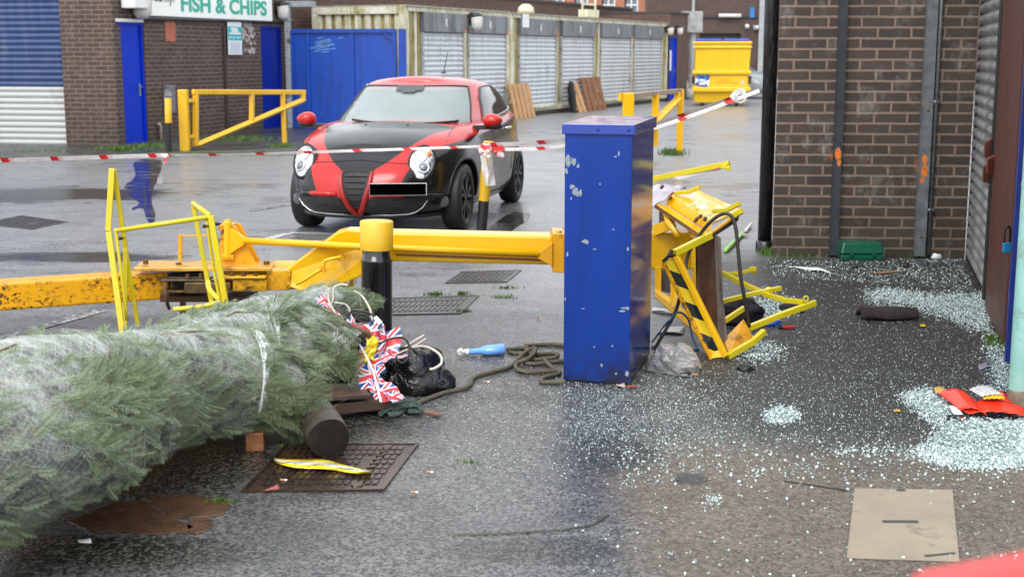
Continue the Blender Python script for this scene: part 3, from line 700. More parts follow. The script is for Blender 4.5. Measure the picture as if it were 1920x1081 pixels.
# ------------------------------------------------------------------ brick buildings behind
brickB = brick_mat('brown far brick', (.10, .05, .035), (.07, .036, .028), (.11, .08, .065), .25, .08, .01, .3, .12)
q0 = WC.at(-5, 0, -2.75); q1 = WC.at(WC.len + 4.2, 0, -2.75)
WR = Wall(q0, q1); zr = WR.hit(1050, 8)[1]
rb = thing('flat_roofed_building', 'long flat roofed brown brick building behind the containers', 'building', WR.at(10, 0, -3))
mb = MB(); WR.box(mb, 0, WR.len, 0, zr, -6, 0); 
e0 = WC.len + .25; e1 = WC.hit(1288, 150)[0]
WE = Wall(WC.at(e0, 0, 0), WC.at(e1, 0, 0)); dd = (WE.hit(1253.5, 150)[0], WE.hit(1268.5, 150)[0], .02, WE.hit(1262, 70)[1])
ze = WE.hit(1288, 28)[1]
WE.holed(mb, 0, WE.len, 0, ze, [dd], .1, 3)
mb.build('wall', brickB, rb)
mb = MB(); WR.box(mb, -.05, WR.len, zr, zr + .08, -6, .06); WE.box(mb, -.02, WE.len + .04, ze, ze + .07, -3, .05); mb.build('coping', mk('dark coping', (.045, .04, .04), .5), rb)
leaf_door(WE, dd, rb, M['bluedoor'], .05, hx=.8)
mb = MB(); WE.box(mb, dd[0] + .1, dd[0] + .42, 1.05, 1.75, -.049, -.04); mb.build('door_notice', M['paper'], rb)
wall_lamp(WE, 1268, 57, 'wall lamp above the far blue door', .28)
a = WE.hit(1302, 100)[0]; mb = MB(); p = WE.at(WE.len + .25, 0, .1); mb.tube([p, p + Vector((0, 0, 2.4))], .13, 10); mb.box(p + Vector((-.05, 0, 2.75)), (.75, .5, .75)); tag(mb.build('hopper_drainpipe', mk('grey pvc', (.36, .36, .36), .5, dirt=.4, dirtcol=(.15, .13, .12)), bevel=.02), 'grey drainpipe with a square hopper at the far building corner', 'drainpipe')
# far wall across the end of the yard
WF = Wall((2.0, 62), (26, 60)); fb_ = thing('rear_brick_building', 'tall dark brown brick building closing the yard behind the bin', 'building', WF.at(8, 0, -2))
brickF = brick_mat('dark rear brick', (.085, .05, .042), (.066, .04, .035), (.08, .055, .05), .25, .08, .01, .2, .06)
oa, oz = WF.hit(1312, 63); ob = WF.hit(1389, 63)[0]
mb = MB(); WF.holed(mb, WF.hit(1212, 10)[0], 24, 0, 9, [(oa, ob, 0.02, oz)], .3, 5); mb.build('wall', brickF, fb_)
mb = MB(); WF.slats(mb, oa, ob, .02, oz, -.25, .12, .03); mb.build('roller_shutter', mk('dark shutter', (.06, .05, .048), .5), fb_)
mb = MB(); WF.box(mb, WF.hit(1312, 30)[0], WF.hit(1420, 30)[0], WF.hit(1300, 34)[1], WF.hit(1300, 31)[1], 0, .08); mb.build('ledge', mk('ledge', (.04, .03, .03), .6), fb_)
a = WF.hit(1300, 10)[0]; mb = MB(); WF.box(mb, a - .06, a + .06, 1, 9, 0, .1); a = WF.hit(1428, 10)[0]; WF.box(mb, a - .1, a + .12, 0, 9, 0, .15); mb.build('drainpipe', mk('pale pipe', (.33, .35, .35), .5), fb_)
a, z = WF.hit(1410, 24); mb = MB(); WF.box(mb, a - .1, a + .1, z - .22, z + .22, .01, .1); mb.build('alarm_box', mk('blue box', (.03, .16, .45), .4), fb_)
a, z = WF.hit(1370, 30); mb = MB(); mb.tube([WF.at(a - .55, z, .2), WF.at(a + .45, z, .2)], .09, 8); tag(mb.build('tube_lamp', M['lampglass'], smooth=True), 'long white tube lamp on the rear brick wall', 'tube lamp')
for px, py, lb in ((1399, 50, 'cream floodlight on the rear wall, left one'), (1414, 52, 'white floodlight on the rear wall near the black drainpipe')):
    a, z = WF.hit(px, py); t = thing('floodlight', lb, 'floodlight', WF.at(a, z)); mb = MB(); mb.lathe([(.05, 0), (.07, .1), (.10, .22), (.001, .22)], WF.at(a, z, .1), WF.n + WF.d * (.8 if px > 1405 else .1), 14); mb.build('reflector', M['lampglass'], t, smooth=True); mb = MB(); WF.box(mb, a - .05, a + .05, z - .12, z + .12, 0, .12); mb.build('bracket', M['steel'], t)
# taller orange brick building with white sash windows, only its foot shows over the roofs
WO = Wall((-.5, 78), (12, 78)); ob_ = thing('orange_brick_building', 'orange brick building with white sash windows over the roofs', 'building', WO.at(6, 0, -3))
mb = MB(); ws = [(WO.hit(px, 5)[0] - .38, WO.hit(px, 5)[0] + .38, 3.4, 6.2) for px in (1045, 1090, 1141, 1184)]
WO.holed(mb, -1, WO.hit(1212, 5)[0], 0, 9, ws, .15, 4); mb.build('wall', brick_mat('orange brick', (.40, .13, .06), (.33, .1, .05), (.35, .25, .18), .25, .08, .01, .15, .2), ob_)
for h_ in ws:
    mb = MB(); WO.box(mb, h_[0] - .12, h_[1] + .12, h_[2] - .3, h_[2], 0, .1); mb.build('window_sill', mk('pale sill', (.6, .5, .4), .6), ob_)
    mb = MB(); 
    for k in range(4): a = h_[0] + k * (.76 - .07) / 2 if k < 3 else h_[0]; WO.box(mb, a, a + .07, h_[2], h_[3], -.12, -.03)
    for k in range(4): z = h_[2] + k * .9; WO.box(mb, h_[0], h_[1], z, z + .08, -.125, -.035)
    o = mb.build('window', M['white'], ob_); o['_base'] = ob_['_base']
    mb = MB(); WO.face(mb, h_[0], h_[1], h_[2], h_[3], -.1); mb.build('pane', mk('sky lit pane', (.2, .23, .26), .08), o)
# ------------------------------------------------------------------ hatchback
def lerp_tab(tab, x):
    xs = [a for a, b in tab]; return float(np.interp(x, xs, [b for a, b in tab]))
def smooth_tab(tab, x):
    for i in range(len(tab) - 1):
        if x <= tab[i + 1][0]: break
    (x0, y0), (x1, y1) = tab[i], tab[i + 1]; t = min(1, max(0, (x - x0) / (x1 - x0)))
    m = lambda j: 0 if j <= 0 or j >= len(tab) - 1 else (tab[j + 1][1] - tab[j - 1][1]) / (tab[j + 1][0] - tab[j - 1][0])
    h = x1 - x0; t2, t3 = t * t, t * t * t
    return (2 * t3 - 3 * t2 + 1) * y0 + (t3 - 2 * t2 + t) * h * m(i) + (-2 * t3 + 3 * t2) * y1 + (t3 - t2) * h * m(i + 1)
YF = [(0, -.70), (.12, -.80), (.3, -.855), (.5, -.86), (.7, -.83), (.84, -.77), (.93, -.69), (1, -.58)]
YR = [(0, 2.98), (.15, 3.12), (.4, 3.2), (.7, 3.16), (.9, 3.08), (1, 2.96)]
WT = [(0, .77), (.12, .825), (.3, .855), (.5, .865), (.7, .862), (.85, .845), (.94, .81), (1, .755)]
ZT = [(-.9, .66), (-.75, .71), (-.5, .79), (-.2, .86), (.1, .905), (.4, .945), (.8, .965), (1.5, .985), (2.2, 1.03), (2.8, 1.06), (3.2, 1.03)]
ZB = [(-.9, .20), (-.3, .17), (0, .19), (2.5, .19), (3.2, .28)]
CR = [(-.9, .0), (-.6, .05), (-.2, .075), (.3, .06), (1, .03), (3.2, .03)]
def body_pt(th, t):
    """th 0..pi from nose to tail on the car's left (+x), t level 0..1"""
    c, s = math.cos(th), math.sin(th); yf, yr, W = smooth_tab(YF, t), smooth_tab(YR, t), smooth_tab(WT, t)
    yc = .95; nf = 3.1
    if c >= 0: y = yc - (yc - yf) * abs(c) ** (2 / nf); x = W * abs(s) ** (2 / nf)
    else: y = yc + (yr - yc) * abs(c) ** (2 / 4.2); x = W * abs(s) ** (2 / 4.2)
    zb, zt = smooth_tab(ZB, y), smooth_tab(ZT, y)
    # waist line: slight tuck between the wheels
    if .5 < y < 2.0 and t < .6: x -= .03 * math.sin((y - .5) / 1.5 * math.pi) * math.sin(t / .6 * math.pi)
    return Vector((x, y, zb + (zt - zb) * t))
CYF = [(0, .30), (.5, .71), (.9, 1.06), (1, 1.2)]
CYR = [(0, 3.0), (.3, 2.93), (.6, 2.78), (.9, 2.5), (1, 2.3)]
CW = [(0, .775), (.3, .735), (.6, .675), (.85, .615), (.94, .575), (1, .50)]
def roofz(y): return smooth_tab([(.3, 1.265), (.9, 1.337), (1.3, 1.37), (1.8, 1.37), (2.4, 1.325), (3.0, 1.22)], y)
def cab_pt(th, t, off=0.0):
    c, s = math.cos(th), math.sin(th); yf, yr, W = smooth_tab(CYF, t), smooth_tab(CYR, t), smooth_tab(CW, t)
    yc = 1.75; nf = 3.0
    if c >= 0: y = yc - (yc - yf) * abs(c) ** (2 / nf); x = W * abs(s) ** (2 / nf)
    else: y = yc + (yr - yc) * abs(c) ** (2 / 2.9); x = W * abs(s) ** (2 / 2.9)
    zb = smooth_tab(ZT, y) - .03; zt = roofz(y)
    p = Vector((x, y, zb + (zt - zb) * t))
    if off:
        e = 1e-3; a = cab_pt(th + e, t) - cab_pt(th - e, t); b = cab_pt(th, min(1, t + e)) - cab_pt(th, max(0, t - e)); n = a.cross(b).normalized()
        if n.dot(Vector((x, y - 1.7, .3))) < 0: n = -n
        p += n * off
    return p
def shell(fn, K, NA, crown, ts=None, hole=None):
    ths = [math.pi * (.5 - .5 * math.cos(math.pi * (i / NA))) * .5 + math.pi * i / NA * .5 for i in range(NA + 1)]
    ts = ts or [k / K for k in range(K + 1)]
    rows = []
    for t in ts:
        half = [fn(th, t) for th in ths]; half[0].x = 0; half[-1].x = 0
        rows.append(half + [Vector((-p.x, p.y, p.z)) for p in half[-2:0:-1]])
    n = len(rows[0]); mb = MB(); vs = [p for r in rows for p in r]
    fs = [(k * n + i, k * n + (i + 1) % n, (k + 1) * n + (i + 1) % n, (k + 1) * n + i) for k in range(len(ts) - 1) for i in range(n) if not (hole and hole((ths[min(i, n - i)] + ths[min((i + 1) % n, n - (i + 1) % n)]) / 2, (ts[k] + ts[k + 1]) / 2))]
    mb.add(vs, fs); top = (len(ts) - 1) * n
    # lid with crown: strips between left and right
    NV = 12; grid = []
    for i in range(NA + 1):
        p = rows[-1][i]; row = []
        for j in range(NV + 1):
            x = p.x * (1 - 2 * j / NV); row.append(Vector((x, p.y, p.z + crown(p.y) * (1 - (2 * j / NV - 1) ** 2) * min(1, p.x / .35 + .0))))
        grid.append(row)
    mb.grid(grid)
    # bottom
    b = rows[0]; mb.add(b, [tuple(range(n - 1, -1, -1))])
    return mb
CARL = Vector((-1.235, 12.83, 0)); CARA = R(-11.5)
def make_car(name, label, cat, loc, rz, paint, roofpaint, group=None, detail=True, glass=None, side=None, mirrorm=None):
    t = thing(name, label, cat, loc, group, rz)
    def bld(mb, nm, m, par=t, **k): return mb.build(nm, m, par, world=False, boxuv=False, **k)
    K, NA = (26, 90) if detail else (12, 40)
    mb = shell(body_pt, K, NA, lambda y: smooth_tab(CR, y))
    full = bpy.data.meshes.new('tmp'); full.from_pydata(mb.v, [], mb.f)
    bm = bmesh.new(); bm.from_mesh(full); bmesh.ops.remove_doubles(bm, verts=bm.verts, dist=.0008); bmesh.ops.recalc_face_normals(bm, faces=bm.faces)
    bm.to_mesh(full); tree = BVHTree.FromBMesh(bm); bm.free()
    bo = bpy.data.objects.new('body', full); C.objects.link(bo)
    cut = MB()
    for y in (0, 2.51):
        for s in (-1, 1): cut.cyl((s * .62, y, .315), (s * 1.0, y, .315), .355, n=36)
    cm = bpy.data.meshes.new('cut'); cm.from_pydata(cut.v, [], cut.f); co = bpy.data.objects.new('cut', cm); C.objects.link(co)
    md = bo.modifiers.new('b', 'BOOLEAN'); md.object = co; md.operation = 'DIFFERENCE'; md.solver = 'EXACT'
    dg = bpy.context.evaluated_depsgraph_get(); dg.update(); me = bpy.data.meshes.new_from_object(bo.evaluated_get(dg)); me.name = 'body'
    bo.modifiers.clear(); bo.data = me; bpy.data.objects.remove(co); bpy.data.meshes.remove(cm); bpy.data.meshes.remove(full)
    me.materials.clear(); me.materials.append(paint)
    me.polygons.foreach_set('use_smooth', [True] * len(me.polygons))
    try: me.set_sharp_from_angle(angle=R(38))
    except Exception: pass
    bo.parent = t
    at = me.attributes.new('red', 'FLOAT', 'POINT'); at.data.foreach_set('value', [red_mask(v.co) for v in me.vertices])
    cb = shell(cab_pt, 24 if detail else 8, 90 if detail else 36, lambda y: .04, hole=(lambda th, t_: (th < R(54.5) and .06 < t_ < .85) or (R(73) < th < R(112) and .14 < t_ < .62)) if detail else None)
    bld(cb, 'roof', roofpaint, smooth=True)
    # windscreen and side windows as patches lying proud of the shell
    glass = glass or M['glass']; side = side or M['glass_dark']
    NW = 26
    def patch(th0, th1, tf0, tf1, off=.006, nu=NW, nv=14):
        return [[cab_pt(th0 + (th1 - th0) * i / nu, tf0(i / nu) + (tf1(i / nu) - tf0(i / nu)) * j / nv, off) for j in range(nv + 1)] for i in range(nu + 1)]
    thw = R(56); g_ = patch(R(.01), thw, lambda u: .05, lambda u: .905 - .05 * u ** 3)
    rows = [[Vector((-p.x, p.y, p.z)) for p in r] for r in g_[::-1]] + g_[1:]
    mb = MB(); mb.grid(rows); ws = bld(mb, 'windscreen', glass, smooth=True)
    edge = [r[0] for r in rows] + rows[-1][1:] + [r[-1] for r in rows[::-1]][1:] + rows[0][::-1][1:-1]
    mb = MB(); mb.tube(edge, .011, 5, closed=True); bld(mb, 'windscreen_seal', M['black_mat'], smooth=True)
    for s in (1, -1):
        sg = patch(R(71), R(124), lambda u: .10 + .12 * max(0, u - .6), lambda u: .80 + .05 * math.sin(u * 3) - .62 * max(0, (u - .45) / .55) ** 1.7 - .22 * max(0, .12 - u) / .12, .006)
        sg = [[Vector((p.x * s, p.y, p.z)) for p in r] for r in sg]
        mb = MB(); mb.grid(sg); w_ = bld(mb, 'side_window', side, smooth=True)
        ed = [r[0] for r in sg] + sg[-1][1:] + [r[-1] for r in sg[::-1]][1:] + sg[0][::-1][1:-1]
        mb = MB(); mb.tube(ed, .013, 5, closed=True); bld(mb, 'window_trim', M['chrome_dark'], w_, smooth=True)
    if detail:
        mb = MB(); mb.hexa([Vector(q_) for q_ in ((-.66, .55, .80), (.66, .55, .80), (.66, 1.0, .80), (-.66, 1.0, .80), (-.62, .55, .93), (.62, .55, .93), (.62, .98, .985), (-.62, .98, .985))]); mb.ball((-.36, .97, .985), (.19, .1, .045)); bld(mb, 'dashboard', M['black_mat'], smooth=False)
        wc_ = Vector((-.36, 1.13, .93)); wx_, wy_ = Vector((1, 0, 0)), Vector((0, .42, .9)); mb = MB(); mb.tube([wc_ + wx_ * .185 * math.cos(q_) + wy_ * .185 * math.sin(q_) for q_ in [k * .262 for k in range(24)]], .016, 6, closed=True); mb.beam(wc_ - wx_ * .17, wc_ + wx_ * .17, .05, .03); mb.beam(wc_ - wy_ * .17, wc_, .05, .03); bld(mb, 'steering_wheel', M['black_mat'], smooth=True)
        for s in (-1, 1):
            mb = MB(); mb.box((s * .36, 1.78, .86), (.44, .14, .62), rx=-.22); mb.box((s * .36, 1.90, 1.22), (.24, .09, .16), rx=-.15); mb.box((s * .36, 1.55, .58), (.44, .5, .14)); bld(mb, 'seat', mk('dark seat cloth', (.05, .05, .052), .9), bevel=.04)
        mb = MB(); mb.box((0, 2.5, .82), (1.2, .12, .6), rx=-.2); bld(mb, 'rear_bench', mk('dark seat cloth', (.04, .04, .042), .9), bevel=.04)
    # wheels
    for y in (0, 2.51):
        for s in (-1, 1):
            o = bpy.data.objects.new('wheel', None); C.objects.link(o); o.parent = t; o.location = (s * .735, y, .315)
            mb = MB(); ax = (s, 0, 0)
            mb.lathe([(.215, -.1), (.27, -.105), (.3, -.09), (.315, -.06), (.315, .06), (.3, .088), (.265, .1), (.23, .095), (.215, .085), (.215, -.1)], (0, 0, 0), ax, 36)
            mb.build('tyre', M['rubber'], o, smooth=True, world=False, boxuv=False)
            mb = MB(); mb.lathe([(.216, .08), (.205, .088), (.195, .06), (.19, -.06), (.16, -.03), (.001, -.03)], (0, 0, 0), ax, 36)
            for k in range(5):
                a = 2 * math.pi * k / 5 + .2; d = Vector((0, math.cos(a), math.sin(a)))
                c_ = d * .125 + Vector((s * .05, 0, 0)); u_ = Vector((0, -math.sin(a), math.cos(a)))
                for sgn in (-1, 1): mb.beam(d * .04 + Vector((s * .07, 0, 0)), d * .2 + u_ * sgn * .05 + Vector((s * .072, 0, 0)), .03, .03, up=ax)
            mb.cyl((0, 0, 0), (s * .08, 0, 0), .045, n=14)
            mb.build('rim', M['rim'], o, smooth=False, world=False, boxuv=False)
    if not detail: bld(MB().box((0, 1.3, .35), (1.3, 3.3, .1)), 'underbody', M['black_mat']); return t
    # --- helpers to lay trim on the skin
    def on(x, z, off=.004):
        h = tree.ray_cast(Vector((x, -3, z)), Vector((0, 1, 0))); return h[0] + h[1] * off if h[0] else Vector((x, -.8, z))
    def side_on(y, z, s, off=.004):
        h = tree.ray_cast(Vector((s * 3, y, z)), Vector((-s, 0, 0))); return h[0] + h[1] * off if h[0] else Vector((s * .85, y, z))
    def top_on(x, y, off=.004):
        h = tree.ray_cast(Vector((x, y, 3)), Vector((0, 0, -1))); return h[0] + h[1] * off if h[0] else Vector((x, y, .9))
    def fan(pts2, off, rings=4):
        c = (sum(p[0] for p in pts2) / len(pts2), sum(p[1] for p in pts2) / len(pts2)); n = len(pts2); vs = []; fs = []
        for r in range(rings): k = 1 - r / rings; vs += [on(c[0] + (p[0] - c[0]) * k, c[1] + (p[1] - c[1]) * k, off) for p in pts2]
        vs.append(on(c[0], c[1], off))
        for r in range(rings - 1): fs += [(r * n + i, r * n + (i + 1) % n, (r + 1) * n + (i + 1) % n, (r + 1) * n + i) for i in range(n)]
        fs += [((rings - 1) * n + i, (rings - 1) * n + (i + 1) % n, rings * n) for i in range(n)]
        mb = MB(); mb.add(vs, fs); return mb
    def dens(poly, n=8):
        out = []
        for i in range(len(poly)):
            a, b = poly[i], poly[(i + 1) % len(poly)]
            out += [(a[0] + (b[0] - a[0]) * q / n, a[1] + (b[1] - a[1]) * q / n) for q in range(n)]
        return out
    # V grille with red frame, lower intakes, lips
    gpts = catmull([(p[0], p[1], 0) for p in [(-.122, .582), (-.09, .602), (0, .606), (.09, .602), (.122, .582), (.115, .51), (.085, .41), (.045, .32), (0, .285), (-.045, .32), (-.085, .41), (-.115, .51)]], 4, True)
    gp = [(p.x, p.y) for p in gpts]
    gr = bld(fan(gp, .006, 5), 'grille', M['grille'])
    mb = MB()
    for z in (.36, .41, .46, .51, .56):
        hw = .02 + .095 * max(0, (z - .29) / .30) ** .8; mb.tube([on(-hw + 2 * hw * i / 6, z, .014) for i in range(7)], .006, 4)
    bld(mb, 'slat', M['black_mat'], gr)
    mb = MB(); vp = [(-.142, .600), (-.136, .51), (-.106, .395), (-.062, .29), (0, .228), (.062, .29), (.106, .395), (.136, .51), (.142, .600)]
    vp = catmull([(p[0], p[1], 0) for p in vp], 4); mb.tube([on(p.x, p.y, .004) for p in vp], [.018 + .016 * (1 - abs(i / (len(vp) - 1) * 2 - 1)) for i in range(len(vp))], 8); bld(mb, 'grille_frame', M['car_red_dark'], smooth=True)
    mb = MB(); mb.tube([on(p[0], p[1], .006) for p in gp], .007, 5, closed=True); bld(mb, 'grille_seal', M['black_mat'], smooth=True)
    for s in (1, -1):
        poly = [(s * .15, .385), (s * .5, .375), (s * .62, .355), (s * .56, .27), (s * .46, .232), (s * .085, .228)]
        bld(fan(dens(poly), .005, 4), 'lower_intake', M['mesh'])
        mb = MB(); mb.tube([on(s * a, z, .012) for a, z in ((.60, .345), (.56, .285), (.50, .245), (.44, .228), (.3, .222), (.1, .22))], .006, 5); bld(mb, 'chrome_strip', M['chrome'], smooth=True)
        f_ = on(s * .70, .315, .002); mb = MB(); n_ = Vector((s * .55, -1, 0)).normalized(); mb.lathe([(.055, -.02), (.055, .008), (.045, .012), (.001, .014)], f_, n_, 18); bld(mb, 'fog_light', mk('fog glass', (.1, .1, .1), .1), smooth=True)
        # lip above the intake and splitter below
        mb = MB(); mb.tube([on(s * a, z, .0) for a, z in ((.17, .405), (.3, .408), (.42, .405), (.435, .402))], .024, 8); bld(mb, 'bumper_lip', M['car_red'], smooth=True)
        mb = MB(); mb.tube([on(s * a, z, .0) for a, z in ((.445, .402), (.56, .39), (.68, .375), (.76, .35))], [.024, .023, .021, .012], 8); bld(mb, 'bumper_lip', M['car_black'], smooth=True)
        # headlight: black surround, silver bowl, lens, projector, indicator
        hc = on(s * .555, .67, 0); ex = Vector((s * .80, .60, 0)).normalized(); nn = Vector((s * .33, -.80, .42)).normalized()
        ex = (ex - nn * ex.dot(nn)).normalized(); ey = nn.cross(ex);
        if ey.z < 0: ey = -ey
        def oval(r, k=36, dz=0, sk=.25):
            out = []
            for i in range(k):
                a = 2 * math.pi * i / k; u, v = math.cos(a), math.sin(a)
                r_k = r * 1.06; out.append(hc + ex * (u * r_k * (.84 + sk * .25 * v) + .018 * v) + ey * (v * r_k * 1.08 + r_k * .12 * u) + nn * dz)
            return out
        h = bpy.data.objects.new('headlight', None); C.objects.link(h); h.parent = t
        mb = MB(); a, b, c_ = oval(.150, dz=-.04), oval(.150, dz=.022), oval(.130, dz=.028); mb.add(a + b + c_, [(q * 36 + i, q * 36 + (i + 1) % 36, (q + 1) * 36 + (i + 1) % 36, (q + 1) * 36 + i) for q in (0, 1) for i in range(36)]); mb.build('surround', M['black_mat'], h, smooth=True, world=False, boxuv=False)
        mb = MB(); r_ = [oval(.128 * k, dz=.022 + .022 * (1 - k * k)) for k in (1, .8, .6, .4, .2, .02)]; mb.add([p for q in r_ for p in q], [(q * 36 + i, q * 36 + (i + 1) % 36, (q + 1) * 36 + (i + 1) % 36, (q + 1) * 36 + i) for q in range(5) for i in range(36)]); mb.build('lens', M['lens'], h, smooth=True, world=False, boxuv=False)
        pc_ = hc - ey * .052 + nn * .036; mb = MB(); mb.lathe([(.056, -.01), (.056, .010), (.044, .014), (.041, .008)], pc_, nn, 22); mb.build('projector_ring', M['chrome'], h, smooth=True, world=False, boxuv=False)
        mb = MB(); mb.lathe([(.043, .0), (.038, .016), (.02, .026), (.001, .028)], pc_, nn, 20); mb.build('projector_lens', M['proj'], h, smooth=True, world=False, boxuv=False)
        pc_ = hc + ey * .05 + nn * .040; mb = MB(); mb.lathe([(.050, -.002), (.05, .006), (.042, .009), (.02, .007), (.001, .008)], pc_, nn, 20); mb.build('reflector', M['bowl'], h, smooth=True, world=False, boxuv=False)
        pc_ = hc + ex * .075 + ey * .068 + nn * .03; mb = MB(); mb.ball(pc_, (.02, .026, .032)); mb.build('indicator', M['amber'], h, smooth=True, world=False, boxuv=False)
        # mirror
        mc = Vector((s * .955, .56, 1.005)); m_ = MB()
        rows = []
        for i in range(11):
            a = math.pi * i / 10; sa_ = max(0, math.sin(a)) ** (.75 if i < 6 else .45); rows.append([mc + Vector((s * .10 * math.cos(q) * sa_, -.09 * math.cos(a) if i < 6 else -.05 * math.cos(a), .068 * math.sin(q) * sa_ * (1 - .18 * s * math.cos(q) * s))) for q in [2 * math.pi * j / 20 for j in range(21)]])
        m_.grid(rows); mo = bld(m_, 'wing_mirror', mirrorm or M['car_red'], smooth=True)
        m_ = MB(); m_.beam(mc + Vector((-s * .06, .02, -.07)), Vector((s * .76, .58, .935)), .10, .04); m_.ball(mc + Vector((0, .01, -.055)), (.1, .07, .035)); bld(m_, 'mirror_foot', M['black_mat'], mo, smooth=False)
        # door seam, handle, sill, side repeater
        mb = MB(); mb.tube([side_on(y, z, s, .001) for y, z in ((.52, .9), (.50, .7), (.52, .5), (.62, .32), (.72, .25), (1.6, .24), (1.9, .28), (1.98, .45), (2.0, .7), (1.96, .95))], .005, 4); bld(mb, 'door_seam', M['darkgap'])
        hp = side_on(1.78, .865, s, .03); mb = MB(); mb.tube([hp + Vector((-s * .03, -.09, 0)), hp + Vector((0, -.07, 0)), hp + Vector((0, .07, .005)), hp + Vector((-s * .03, .09, .005))], .014, 8); bld(mb, 'door_handle', M['chrome'], smooth=True)
        mb = MB(); mb.ball(side_on(.36, .73, s, .0), (.012, .03, .018)); bld(mb, 'side_repeater', mk('clear repeater', (.5, .45, .42), .2), smooth=True)
        for yw in (0, 2.51):
            mb = MB(); arc = []
            for i in range(21):
                a = math.pi * (i / 20) * 1.04 - .06; y_ = yw - .372 * math.cos(a); z_ = .315 + .372 * math.sin(a)
                arc.append(side_on(y_, max(z_, .22), s, -.004))
            mb.tube(arc, .016, 6); bld(mb, 'wheel_arch', M['arch'], smooth=True)
        tl = MB(); tl.ball(side_on(3.0, .92, s, -.02), (.05, .07, .075)); bld(tl, 'tail_light', mk('tail light', (.35, .01, .01), .12), smooth=True)
    # number plate: redacted in the photo, so a plain black plate with a pale rim
    pc_ = Vector((.415, -.90, .465)); mb = MB(); mb.box(pc_, (.505, .012, .108), rz=.30); pl = bld(mb, 'number_plate', M['white'])
    mb = MB(); mb.box(pc_ + Vector((0, -.0075, 0)), (.497, .008, .099), rz=.30); bld(mb, 'plate_face', mk('plain black plate', (.001, .001, .001), .9, spec=0), pl)
    mb = MB(); mb.box(pc_ + Vector((0, .06, 0)), (.3, .1, .06), rz=.3); bld(mb, 'bracket', M['black_mat'], pl)
    # bonnet shut line, washers, splitter, wipers, aerial, sensor
    mb = MB(); mb.tube([on(x, .70 - .035 * abs(x) / .5, .0005) for x in [-.5 + i * .05 for i in range(21)]], .004, 4); bld(mb, 'bonnet_seam', M['darkgap'])
    for s in (1, -1):
        mb = MB(); mb.tube([top_on(s * (.62 + .09 * i / 8), .38 - .9 * i / 8, .0005) for i in range(6)], .003, 4); bld(mb, 'bonnet_seam', M['darkgap'])
        mb = MB(); mb.ball(top_on(s * .21, .16, .0), (.014, .012, .008)); bld(mb, 'washer_jet', M['black_mat'])
    mb = MB(); mb.tube([on(x, .205 - .0 * abs(x), .012) for x in [-.72 + i * .08 for i in range(19)]], .022, 6); bld(mb, 'splitter', M['black_mat'], smooth=True)
    def wsp(x, t_, off):  # point on the screen
        lo, hi = 0, math.pi / 2
        for _ in range(30):
            md_ = (lo + hi) / 2
            if cab_pt(md_, t_).x < abs(x): lo = md_
            else: hi = md_
        p = cab_pt(lo, t_); return Vector((p.x * (1 if x >= 0 else -1), p.y - .55 * off, p.z + .83 * off))
    for (xa, xb, ta, tb) in ((-.44, .13, .17, .09), (.12, .60, .12, .115)):
        mb = MB(); mb.tube([wsp(xa + (xb - xa) * i / 8, ta + (tb - ta) * i / 8, .03) for i in range(9)], .013, 5); mb.tube([wsp(xb - .05, .0, .02), wsp((xa + xb) / 2, (ta + tb) / 2, .035)], .009, 5); bld(mb, 'wiper', M['black_mat'])
    mb = MB(); mb.tube([wsp(x, .012, .012) for x in [-.66 + .066 * i for i in range(21)]], .03, 6); bld(mb, 'scuttle_panel', M['black_mat'], smooth=True)
    mb = MB(); mb.grid([[wsp(-.14 + .028 * i, .905 - (.15 if 2 < i < 8 else .11) * j / 4, .022) for j in range(5)] for i in range(11)]); mb.build('sensor_cover', mk('grey frit', (.06, .065, .065), .3), ws, world=False, boxuv=False)
    mb = MB(); mb.tube([wsp(-.60, .86, .009), wsp(-.53, .866, .009)], .012, 4); mb.tube([wsp(-.56 + .025 * math.cos(a), .5 + .03 * math.sin(a), .009) for a in [q * .52 for q in range(13)]], .003, 4); mb.build('screen_sticker', mk('screen sticker', (.5, .53, .5), .4), ws, world=False, boxuv=False)
    rp = Vector((.12, 1.9, 1.44)); mb = MB(); mb.tube([rp, rp + Vector((.03, .10, .24))], [.006, .003], 6); mb.lathe([(.03, 0), (.02, .02), (.001, .025)], rp - Vector((0, 0, .005)), n=12); bld(mb, 'aerial', M['black_mat'])
    return t
def red_mask(p):
    """signed distance-like: > 0 where the wrap is red"""
    a, y, z = abs(p.x), p.y, p.z
    # inner edge on the bonnet
    inner = a - smooth_tab([(-.9, .13), (-.78, .15), (-.70, .25), (-.41, .43), (0, .555), (.35, .66), (.6, .70)], y)
    # waist edge along the side
    wl = smooth_tab([(-.9, .60), (-.62, .62), (-.45, .765), (0, .84), (.45, .875), (1.2, .905), (2.0, .94), (2.6, .95), (3.2, .90)], y)
    side_ = z - wl
    front_out = (.36 + (z - .40) * .45) - a if z < .64 else .47 - a   # V shaped outer edge on the bumper
    if y < -.42:
        lower = min(front_out, z - .365)
        k = min(inner, max(min(lower, a - .12), side_ if z > .70 else -.1))
        return k
    if y > .35: return side_
    return min(inner, side_)
def car_paint(name, red):
    t = NT(name); o = t.obj()
    if red is None:
        at = t.n('Attribute', attribute_name='red'); f = t.ramp(at.outputs['Fac'], -.004, .004)
        c = t.mix(f, (.0065, .0065, .0075), (.50, .016, .014))
    else: c = red
    dr = t.ramp(t.vor(o, 75), .0, .28)
    return t.set(col=c, rough=t.ramp(t.noise(o, 5, 3), .3, .7, .16, .26), coat=.22, coatr=.05, spec=.4, normal=t.bump(t.math('MULTIPLY', dr, -1), .10, .004))
